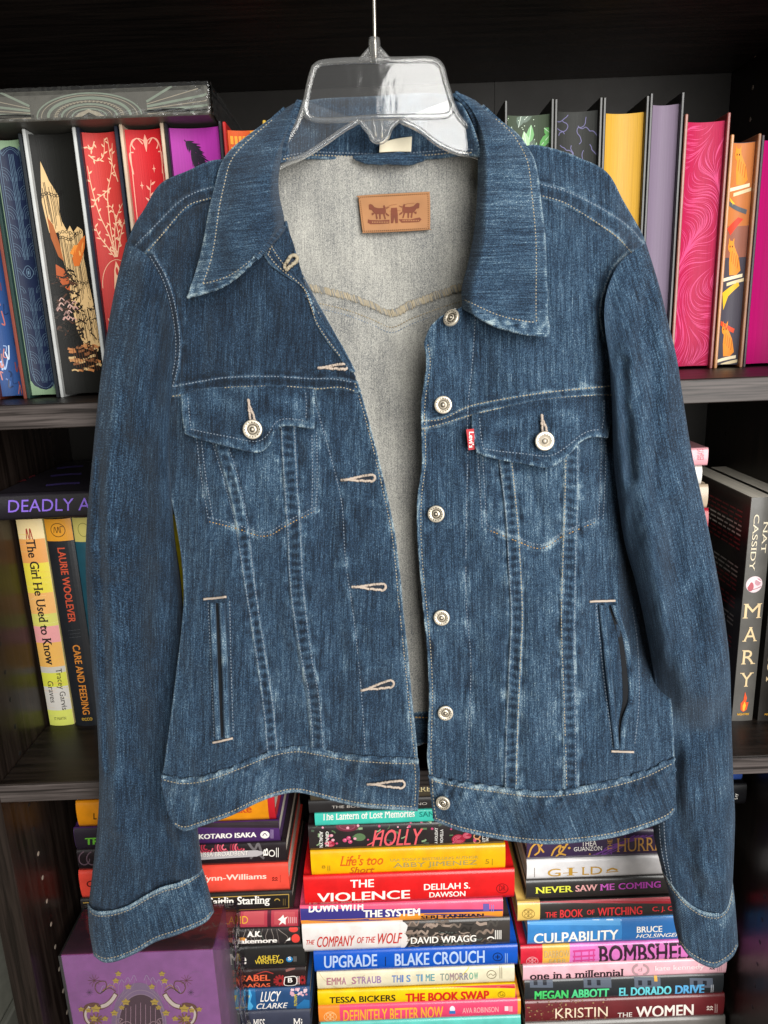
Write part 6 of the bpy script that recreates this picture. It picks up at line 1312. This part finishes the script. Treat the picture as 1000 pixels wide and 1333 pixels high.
def fold_r(X, Y, u, v):
    h = rid(X, Y, [(822, 470), (832, 560), (842, 660), (862, 780), (885, 860), (905, 905)], .007, 22) - rid(X, Y, [(835, 830), (862, 900), (893, 945), (925, 950), (948, 925)], .0062, 16) + rid(X, Y, [(930, 760), (938, 850), (930, 905)], .005, 20)
    h = h - rid(X, Y, [(812, 470), (815, 540), (822, 620)], .004, 8) + rid(X, Y, [(905, 1000), (915, 1080), (925, 1150)], .005, 24) - rid(X, Y, [(880, 960), (882, 1040), (892, 1110), (905, 1160)], .004, 12) + rid(X, Y, [(866, 940), (862, 1020), (866, 1100)], .002, 8)
    h = h + rid(X, Y, [(858, 420), (868, 520), (880, 640)], .004, 14) - rid(X, Y, [(845, 600), (870, 700), (900, 790)], .002, 12)
    h = 1.7 * h - rid(X, Y, [(840, 380), (835, 440), (828, 520)], .003, 8) + rid(X, Y, [(880, 820), (915, 850), (944, 850)], .002, 9) - rid(X, Y, [(905, 1010), (930, 1040), (952, 1030)], .003, 9) + rid(X, Y, [(880, 1100), (905, 1130), (940, 1140)], .003, 10)
    return h + .0026 * noise(X, Y, 30, 80, 411) + .0004 * noise(X, Y, 12, 26, 412) + .0002 * noise(X, Y, 7, 10, 413)
wear_r = lambda X, Y, u, v: -.06 + .09 * noise(X, Y, 34, 90, 414) + .30 * rid(X, Y, [(815, 470), (826, 560), (836, 640)], 1, 14) + .4 * rid(X, Y, [(806, 352), (794, 385), (792, 420)], 1, 6)
sr = sleeve('sleeve', [(797, 530), (793, 470), (788, 430), (787, 400), (793, 370), (809, 340), (841, 316)], [(862, 1134), (877, 1157), (891, 1173), (909, 1186), (925, 1191), (938, 1190), (948, 1179), (954, 1150)],
            [(797, 530), (799, 600), (806, 660), (814, 710), (829, 764), (843, 830), (852, 890), (852, 950), (849, 1020), (851, 1085), (862, 1134)],
            [(841, 316), (858, 371), (870, 420), (881, 465), (888, 510), (900, 585), (914, 649), (927, 712), (941, 788), (950, 860), (952, 928), (955, 1018), (957, 1061), (956, 1101), (954, 1150)],
            lambda v, X, Y: .590 + .044 * ss((Y - 850) / 130), lambda v: .031 - .004 * v, 110, 330, 2, fold_r, jacket, wear_r, 62., 520.)
def cuff(name_parent, T, B, L, R, yc, r, seed):
    Lv = 66.
    def folds(X, Y, u, v):
        d = v * Lv; rope = np.sin(u * 34 + 2 * noise(X, Y, 24, seed=seed))
        return .0016 * np.exp(-((d - 3) / 4) ** 2) * (.7 + .3 * rope) - .0006 * np.exp(-((d - 8.5) / 2) ** 2) + .0008 * np.exp(-((Lv - d - 3) / 3) ** 2) + .0009 * noise(X, Y, 13, 26, seed + 1) + .0004 * noise(X, Y, 7, 10, seed + 2)
    def wf(X, Y, u, v):
        d = v * Lv; return 1.2 * np.exp(-((d - 2.5) / 3) ** 2) + .9 * np.exp(-((Lv - d - 1.5) / 2.4) ** 2) + .35 * np.exp(-((d - 14) / 9) ** 2) * (.3 + noise(X, Y, 10, 16, seed + 3)) + .2 * noise(X, Y, 24, 34, seed + 4) + .12
    c = sleeve('cuff', T, B, L, R, lambda v, X, Y: yc + 0 * X, lambda v: r + 0 * v, 110, 60, seed, folds, name_parent, wf, 64., 40., cuff=True)
    mb = MB(); t = np.linspace(.02, .98, 90)
    for vv in (6.5 / Lv, 1 - 5. / Lv): x, y, D_ = c.at(t, np.full(90, vv)); stitches(mb, x, y, D_ - .0001, THREAD, 4.3, .7)
    mb.build('topstitching', c.o); return c
cuff(sl.o, [(114, 1176), (124, 1185), (146, 1185), (168, 1178), (190, 1165), (212, 1154), (234, 1148), (264, 1130)], [(122, 1244), (135, 1252), (153, 1250), (179, 1239), (203, 1225), (234, 1215), (267, 1201), (279, 1187)], [(114, 1176), (116, 1209), (122, 1244)], [(264, 1130), (272, 1158), (279, 1187)], .629, .0285, 420)
cuff(sr.o, [(861, 1131), (877, 1154), (891, 1170), (909, 1183), (925, 1188), (938, 1187), (948, 1176), (954, 1148)], [(884, 1227), (895, 1242), (911, 1253), (929, 1259), (941, 1254), (954, 1244), (961, 1231)], [(861, 1131), (873, 1172), (878, 1203), (884, 1227)], [(954, 1148), (957, 1176), (960, 1213), (961, 1231)], .633, .0285, 440)
mb = MB()   # the outseam stitching on the lower right sleeve
for uu in (.10, .17): x, y, D_ = sr.at(np.full(120, uu), np.linspace(.70, .995, 120)); stitches(mb, x, y, D_, THREAD_D, 4.3, .7)
mb.build('topstitching', sr.o)

# --- buttons
BTN = paint('#d6cbb8', .36, metal=.55, var=.15, name='brushed pale metal'); BTN_D = paint('#5f584e', .4, metal=.8, var=.2, name='dark metal and hollow shade')
def button(px, py, off, r, tilt=(0, 0), parent=None):
    D = float(SB(px, py)[0]) - off; c = np.array(onY(px, py, D)); ax = np.array([tilt[0], -1., tilt[1] + .12]); b = MB()
    k = r / .0068
    b.lathe([(.0062 * k, -.0012), (.0068 * k, .0004), (.0067 * k, .0012), (.0061 * k, .0016), (.0040 * k, .00135), (.0037 * k, .0008), (.0030 * k, .0006), (.0027 * k, .0011), (.0012 * k, .0014), (.0002, .0014)], c, ax, BTN, 30)
    a = ax / np.linalg.norm(ax); e1 = np.cross(a, [0, 0, 1.]); e1 /= np.linalg.norm(e1); e2 = np.cross(a, e1)
    for i in range(16):   # stamped letters round the rim
        t = 2 * math.pi * i / 16; p = c + a * .0015 + (e1 * math.cos(t) + e2 * math.sin(t)) * .0050 * k; u = e1 * -math.sin(t) + e2 * math.cos(t); v = e1 * math.cos(t) + e2 * math.sin(t); s_ = .00045 * k
        b.add([p + (-u - v) * s_ + a * .0002, p + (u * (.3 if i % 3 else 1) - v) * s_ + a * .0002, p + (u + v) * s_ + a * .0002, p + (-u * (.2 if i % 2 else 1) + v) * s_ + a * .0002], [(0, 1, 2, 3)], BTN_D)
    b.lathe([(.0037 * k, .00085), (.0001, .00086)], c, ax, BTN_D, 20)  # shade of the button's hollow painted as a dark disc
    b.lathe([(.0022 * k, .0006), (.0020 * k, .0013), (.0014 * k, .0015), (.0001, .0014)], c, ax, BTN_D, 18); b.lathe([(.0010 * k, .0012), (.0009 * k, .0018), (.0001, .0019)], c, ax, BTN, 12)
    return b.build('button', parent)
button(577, 527, .0030, .0068, (-.12, 0), jacket); button(568, 669, .0030, .0068, (-.25, .05), jacket); button(575, 804, .0030, .0066, (-.1, 0), jacket); button(580, 928, .0030, .0066, (-.05, -.05), jacket)
button(577, 1045, .0052, .0064, (-.35, -.05), jacket); button(588, 414, .0040, .0066, (-.9, .5), jacket)
button(329, 559, .0128, .0074, (0, 0), f1.o); button(709, 574, .0122, .0074, (0, 0), f2.o)
# --- buttonholes: a slit bound in pale thread
def buttonhole(x0, y0, x1, y1, gap, surf, parent, wid=.00105, tail=.25, mat=THREAD_P, dark=True):
    b = MB(); t = np.linspace(0, 1, 40); dx, dy = x1 - x0, y1 - y0; L = math.hypot(dx, dy); nx, ny = -dy / L, dx / L
    g = gap * np.clip((t - tail) / (1 - tail), 0, 1) ** .7 * (1 - .0 * t)
    up = np.stack([x0 + dx * t + nx * g, y0 + dy * t + ny * g], 1); lo = np.stack([x0 + dx * t - nx * g, y0 + dy * t - ny * g], 1)
    a = np.linspace(math.pi / 2, -math.pi / 2, 10)[1:-1]; end = np.stack([x1 + gap * (np.cos(a) * dx / L + np.sin(a) * nx), y1 + gap * (np.cos(a) * dy / L + np.sin(a) * ny)], 1)
    loop = np.vstack([up, end, lo[::-1]]); D = surf(loop[:, 0], loop[:, 1]) - .0004
    P = W(loop[:, 0], loop[:, 1], D); P = P + np.random.default_rng(3).normal(size=P.shape) * .00022
    b.tube(P, wid, mat, 7)
    if dark:
        m = W(np.r_[up[14:, 0], lo[14:, 0]], np.r_[up[14:, 1], lo[14:, 1]], np.r_[surf(up[14:, 0], up[14:, 1]), surf(lo[14:, 0], lo[14:, 1])] + .0001 - .0004); n = len(up) - 14
        b.add(m, [(i, i + 1, n + i + 1, n + i) for i in range(n - 1)], paint('#1c2430', .9, name='dark slit'))
    return b.build('buttonhole', parent)
buttonhole(414, 479, 449, 477, 3.6, SF, jacket); buttonhole(444, 625, 484, 622, 4.2, SF, jacket); buttonhole(458, 764, 498, 764, 4.2, SF, jacket); buttonhole(470, 899, 508, 890, 4.6, SF, jacket)
SWB = lambda x, y: front_base(np.asarray(x, float), np.asarray(y, float)) - .0036
buttonhole(478, 1021, 522, 1021, 4.8, SWB, jacket)
SFC = lambda x, y: front_base(np.asarray(x, float), np.asarray(y, float)) - .0035
buttonhole(371, 350, 382, 337, 5.0, SFC, jacket, .0013, -.4, THREAD)
for x0, y0, x1, y1, par in ((323, 520, 329, 548, f1.o), (705, 540, 709, 562, f2.o)):
    buttonhole(x0, y0, x1, y1, 3.0, lambda x, y: front_base(np.asarray(x, float), np.asarray(y, float)) - .0070, par, .0009, .25)
# --- slanted side pockets: two piped lips, slit and bar tacks
def lip(pts, r, parent, off=.0022):
    c = dens(pts, 8); b = MB(); P = W(c[:, 0], c[:, 1], SF(c[:, 0], c[:, 1]) - off); n = len(P)
    o_ = None; ring = 9; T = np.gradient(P, axis=0); T /= np.linalg.norm(T, axis=1)[:, None]; A = np.cross(T, [0, 1., 0]); A /= np.linalg.norm(A, axis=1)[:, None]; Bn = np.cross(A, T)
    vs = np.stack([P + r * (A * math.cos(2 * math.pi * k / ring) + .6 * Bn * math.sin(2 * math.pi * k / ring)) for k in range(ring)], 1); m = n * ring; idx = np.arange(m).reshape(n, ring); nx = np.roll(idx, -1, 1)
    q = np.stack([idx[:-1], nx[:-1], nx[1:], idx[1:]], -1).reshape(-1, 4); s_ = np.r_[0, np.cumsum(np.hypot(*np.diff(c, axis=0).T))]
    fab = np.stack([np.broadcast_to(np.arange(ring) * .8, (n, ring)), np.broadcast_to(s_[:, None] * .6, (n, ring)), np.zeros((n, ring))], -1)
    return raw_mesh('pocket_lip', vs.reshape(-1, 3), q, [DEN], np.zeros(len(q)), parent, fab.reshape(-1, 3), (.40 + .4 * noise(np.repeat(c[:, 0], ring), np.repeat(c[:, 1], ring), 8, 12, 130)))
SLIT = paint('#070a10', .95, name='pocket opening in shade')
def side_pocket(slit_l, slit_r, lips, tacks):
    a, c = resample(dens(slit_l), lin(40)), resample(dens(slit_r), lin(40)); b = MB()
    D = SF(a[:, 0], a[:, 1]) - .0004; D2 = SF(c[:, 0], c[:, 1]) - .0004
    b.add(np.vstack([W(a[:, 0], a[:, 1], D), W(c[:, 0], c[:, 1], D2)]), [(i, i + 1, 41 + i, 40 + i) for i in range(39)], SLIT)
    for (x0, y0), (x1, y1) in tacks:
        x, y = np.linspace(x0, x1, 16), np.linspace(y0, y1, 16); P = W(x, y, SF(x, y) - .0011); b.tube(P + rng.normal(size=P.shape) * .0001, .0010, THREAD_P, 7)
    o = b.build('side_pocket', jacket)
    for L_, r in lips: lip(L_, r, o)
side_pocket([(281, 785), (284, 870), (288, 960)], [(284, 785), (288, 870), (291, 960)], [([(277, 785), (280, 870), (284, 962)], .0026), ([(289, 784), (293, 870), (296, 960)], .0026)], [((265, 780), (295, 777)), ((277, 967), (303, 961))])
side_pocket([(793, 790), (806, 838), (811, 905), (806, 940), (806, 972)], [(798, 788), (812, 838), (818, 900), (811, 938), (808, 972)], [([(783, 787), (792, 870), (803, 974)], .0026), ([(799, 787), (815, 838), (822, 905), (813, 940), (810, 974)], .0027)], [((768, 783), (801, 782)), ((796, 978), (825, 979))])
# --- red woven tab
b = MB(); D = float(SB(614, 572)[0]) - .0065
q = [(607, 559), (617, 558), (619, 585), (610, 586)]; vs = [onY(x, y, D) for x, y in q] + [onY(x, y, D + .0008) for x, y in q]
b.add(vs, [(0, 1, 2, 3), (7, 6, 5, 4), (0, 4, 5, 1), (1, 5, 6, 2), (2, 6, 7, 3), (3, 7, 4, 0)], paint('#a5121f', .6, name='red woven ribbon'))
def tabmap(px, py, off): p = onY(px, py, D); return (p[0], p[1] - off, p[2])
P = Print(tabmap); P.text("Levi's", 610.6, 617, 562, 583, paint('#e9dcd8', .7, name='white weave'), 'bold', -90, .00025, 0); b.v and None
t_ = b.build('brand_tab', jacket); P.letter(t_)
# --- leather patch inside the back
LTH = paint('#9c6d45', .6, var=.1, name='tan leather'); BRN = paint('#6b3520', .7, name='branded leather print')
DP = .6385 - .023 * float(ss((276 - 205) / 130)) - .0050
def pmap(u, v, off):   # u,v from the enlarged photo (1000 x 538)
    px, py = 450 + u / 7.692, 240 + v / 7.692; p = onY(px, py, DP - .023 * float(ss((py - 205) / 130) - ss((276 - 205) / 130)) + .0006 * math.sin((px - 466) / 94 * 3.1)); return (p[0], p[1] - off, p[2])
b = MB(); out = [(125, 130), (135, 112), (500, 90), (820, 74), (842, 82), (848, 250), (846, 440), (832, 456), (500, 476), (190, 488), (168, 474), (145, 300)]
o2 = curve2(out + out[:1], 4)[:-1]; n = len(o2); cx_, cy_ = 485, 280
vs = [pmap(x, y, 0) for x, y in o2] + [pmap(cx_ + (x - cx_) * .985, cy_ + (y - cy_) * .975, .0007) for x, y in o2]; b.add(vs, [(i, (i + 1) % n, n + (i + 1) % n, n + i) for i in range(n)], LTH, True)
P = Print(pmap, 1., 0, 60.); P.mb = b
k = 5
for j in range(k):   # face in strips so that it follows the curve
    pass
rim = [(cx_ + (x - cx_) * .985, cy_ + (y - cy_) * .975) for x, y in o2]; P.poly(rim, LTH, .0007)
HL = [[(232, 205), (250, 198), (268, 205), (285, 230), (330, 240), (385, 238), (400, 245), (405, 275), (392, 300), (340, 300), (300, 300), (282, 285), (262, 258), (236, 252)], [(262, 285), (292, 290), (280, 305), (270, 312), (262, 308)], [(300, 295), (314, 300), (322, 340), (316, 352), (306, 348)], [(335, 298), (352, 298), (352, 350), (338, 352)],
      [(372, 290), (390, 292), (404, 350), (392, 352)], [(398, 280), (412, 290), (438, 310), (432, 322), (404, 306)], [(374, 215), (390, 210), (400, 232), (404, 262), (384, 262)], [(405, 238), (440, 225), (438, 232), (408, 248)]]
for pts in HL:
    P.poly(pts, BRN, .0011); P.poly([(972 - x, y - 12) for x, y in pts], BRN, .0011)
P.line([(404, 235), (450, 212), (516, 200)], 3, BRN, .0011).line([(560, 225), (620, 196), (690, 190)], 3, BRN, .0011)
P.poly([(455, 238), (515, 234), (522, 300), (524, 388), (500, 389), (490, 290), (478, 389), (455, 390), (452, 300)], BRN, .0011).line([(440, 270), (552, 262)], 2.5, BRN, .0012)
P.poly([(225, 352), (250, 358), (340, 362), (440, 356), (438, 392), (340, 398), (250, 400), (222, 384)], BRN, .0011).poly([(532, 352), (560, 350), (650, 352), (740, 332), (760, 352), (736, 378), (650, 382), (560, 384)], BRN, .0011)
for x in range(265, 430, 17): P.rect(x, x + 9, 374, 388, LTH, .0014, 1)
for x in range(570, 730, 17): P.rect(x, x + 9, 358, 371, LTH, .0014, 1)
o_ = b.build('leather_patch', jacket)
mb = MB(); e2 = [(cx_ + (x - cx_) * .945, cy_ + (y - cy_) * .90) for x, y in o2]; e2 = np.array(e2 + e2[:1]); stitches(mb, 450 + e2[:, 0] / 7.692, 240 + e2[:, 1] / 7.692, DP - .0009 - .023 * (ss((240 + e2[:, 1] / 7.692 - 205) / 130) - ss((276 - 205) / 130)), paint('#6e4a2a', .8, name='brown thread'), 2.6, .55, .0004, .0003)
mb.build('topstitching', o_)

# ------------------------------------------------------------------ clear plastic hanger
m, nt, b_ = new_mat('clear moulded plastic'); b_.inputs['Base Color'].default_value = (.97, .97, .95, 1); b_.inputs['Transmission Weight'].default_value = .88; b_.inputs['Roughness'].default_value = .06; b_.inputs['IOR'].default_value = 1.45
tr_ = nt.nodes.new('ShaderNodeBsdfTransparent'); mx_ = nt.nodes.new('ShaderNodeMixShader'); mx_.inputs[0].default_value = .62
nt.links.new(tr_.outputs[0], mx_.inputs[1]); nt.links.new(b_.outputs[0], mx_.inputs[2]); nt.links.new(mx_.outputs[0], nt.nodes['Material Output'].inputs['Surface'])
PL = m; PLATE = film_mat('thin clear moulded plate', rough=.07, bump=.22, bscale=16, body=.022); WIRE = paint('#9a948c', .25, metal=.9, var=.1, name='steel wire')
HY = .612
hang = thing('clothes_hanger', 'clear plastic hanger with a thin metal hook holding up the denim jacket', 'hanger', onY(490, 120, HY))
h3 = lambda pts: [onY(x, y, HY) for x, y in pts]
trap = [(409, 88), (420, 82), (455, 79), (487, 78.5), (530, 78), (561, 78), (574, 86), (580, 106), (587, 130), (588, 143), (578, 151), (545, 152), (490, 153), (430, 157), (404, 154), (397.5, 144), (399, 128), (404, 104)]
tc = curve2(trap + trap[:1], 6)[:-1]
b = MB(); P3 = np.array(h3(tc)); n = len(P3); cc = P3.mean(0)
b.add(np.vstack([P3 - [0, .0007, 0], [cc - [0, .0007, 0]], P3 + [0, .0007, 0], [cc + [0, .0007, 0]]]), [(i, (i + 1) % n, n) for i in range(n)] + [(n + 1 + (i + 1) % n, n + 1 + i, 2 * n + 1) for i in range(n)] + [(i, n + 1 + i, n + 1 + (i + 1) % n, (i + 1) % n) for i in range(n)], PLATE)
b.build('panel', hang)
b = MB(); b.tube(P3, .0023, PL, 12, True); b.build('rim', hang)
UL = [(398, 130), (390, 154), (378, 176), (352, 212), (310, 250), (255, 285)]; LLo = [(468, 157), (446, 170), (420, 188), (394, 204), (366, 216), (320, 246), (262, 292)]
URr = [(587, 130), (597, 152), (613, 170), (640, 205), (690, 240), (750, 275)]; LRo = [(519, 156), (545, 168), (570, 187), (597, 199), (626, 206), (680, 244), (744, 282)]
for up_, lo_ in ((UL, LLo), (URr, LRo)):
    b = MB(); u_, l_ = resample(curve2(up_), lin(30)), resample(curve2(lo_), lin(30)); A, Bq = np.array(h3(u_)), np.array(h3(l_)); b.tube(A, .0021, PL, 10); b.tube(Bq, .0021, PL, 10)
    o4 = np.array([0, .0006, 0]); vs = np.vstack([A - o4, Bq - o4, A + o4, Bq + o4]); q = [(i, i + 1, 31 + i, 30 + i) for i in range(29)]; q += [(60 + i, 90 + i, 91 + i, 61 + i) for i in range(29)]; q += [(0, 30, 90, 60), (29, 89, 119, 59)]
    b.add(vs, q, PLATE); b.build('arm', hang)
b = MB(); b.tube(h3(curve2([(468, 157), (480, 172), (486, 182), (492, 184.5), (498, 184), (504, 178), (509, 166), (519, 156)])), .0019, PL, 10)
nt_ = h3([(470, 156), (482, 172), (488, 182), (494, 184), (501, 179), (507, 166), (516, 155)]); o4 = np.array([0, .0006, 0]); k = len(nt_); vs = np.vstack([np.array(nt_) - o4, np.array(nt_) + o4]); b.add(vs, [tuple(range(k))[::-1], tuple(range(k, 2 * k))] + [(i, (i + 1) % k, k + (i + 1) % k, k + i) for i in range(k)], PL)
b.tube(h3([(486, 154), (489, 178)]), .0011, PL, 8); b.tube(h3([(497, 154), (497, 179)]), .0011, PL, 8); b.build('notch', hang)
b = MB(); b.tube(h3([(487.5, 50), (487.3, 56), (488, 70), (489, 82)]), [.0042, .0046, .0044, .0036], PL, 14)
for sx in (-1, 1):
    g_ = h3([(488 + sx * 6, 62), (488 + sx * 20, 78), (488 + sx * 6, 80)]); vs = np.vstack([np.array(g_) - [0, .0012, 0], np.array(g_) + [0, .0012, 0]]); b.add(vs, [(0, 1, 2), (5, 4, 3), (0, 3, 4, 1), (1, 4, 5, 2), (2, 5, 3, 0)], PL)
    b.tube(h3([(488 + sx * 6, 62), (488 + sx * 20, 78)]), .0013, PL, 8)
b.build('hook_socket', hang)
p0 = np.array(onY(489, 78, HY)); zt_ = np.array(onY(487, -10, HY)); zt_[2] = Z_TOP + .034; b = MB()   # over the front edge of the shelf above
pts = [p0, np.array(onY(488, 50, HY)), np.array(onY(487, 0, HY)), zt_] + [zt_ + np.array([0, .036 * (1 - math.cos(t)), .036 * math.sin(t)]) for t in np.linspace(.15, math.pi, 14)] + [zt_ + np.array([0, .072, -.0095])]
b.tube(pts, .00155, WIRE, 10); 
for k in range(7): b.lathe([(.0022, -.0005), (.0024, 0), (.0022, .0005)], np.array(onY(488 + .12 * k, 57 + 3 * k, HY)), (0, 0, 1), WIRE, 10)
b.build('hook', hang)
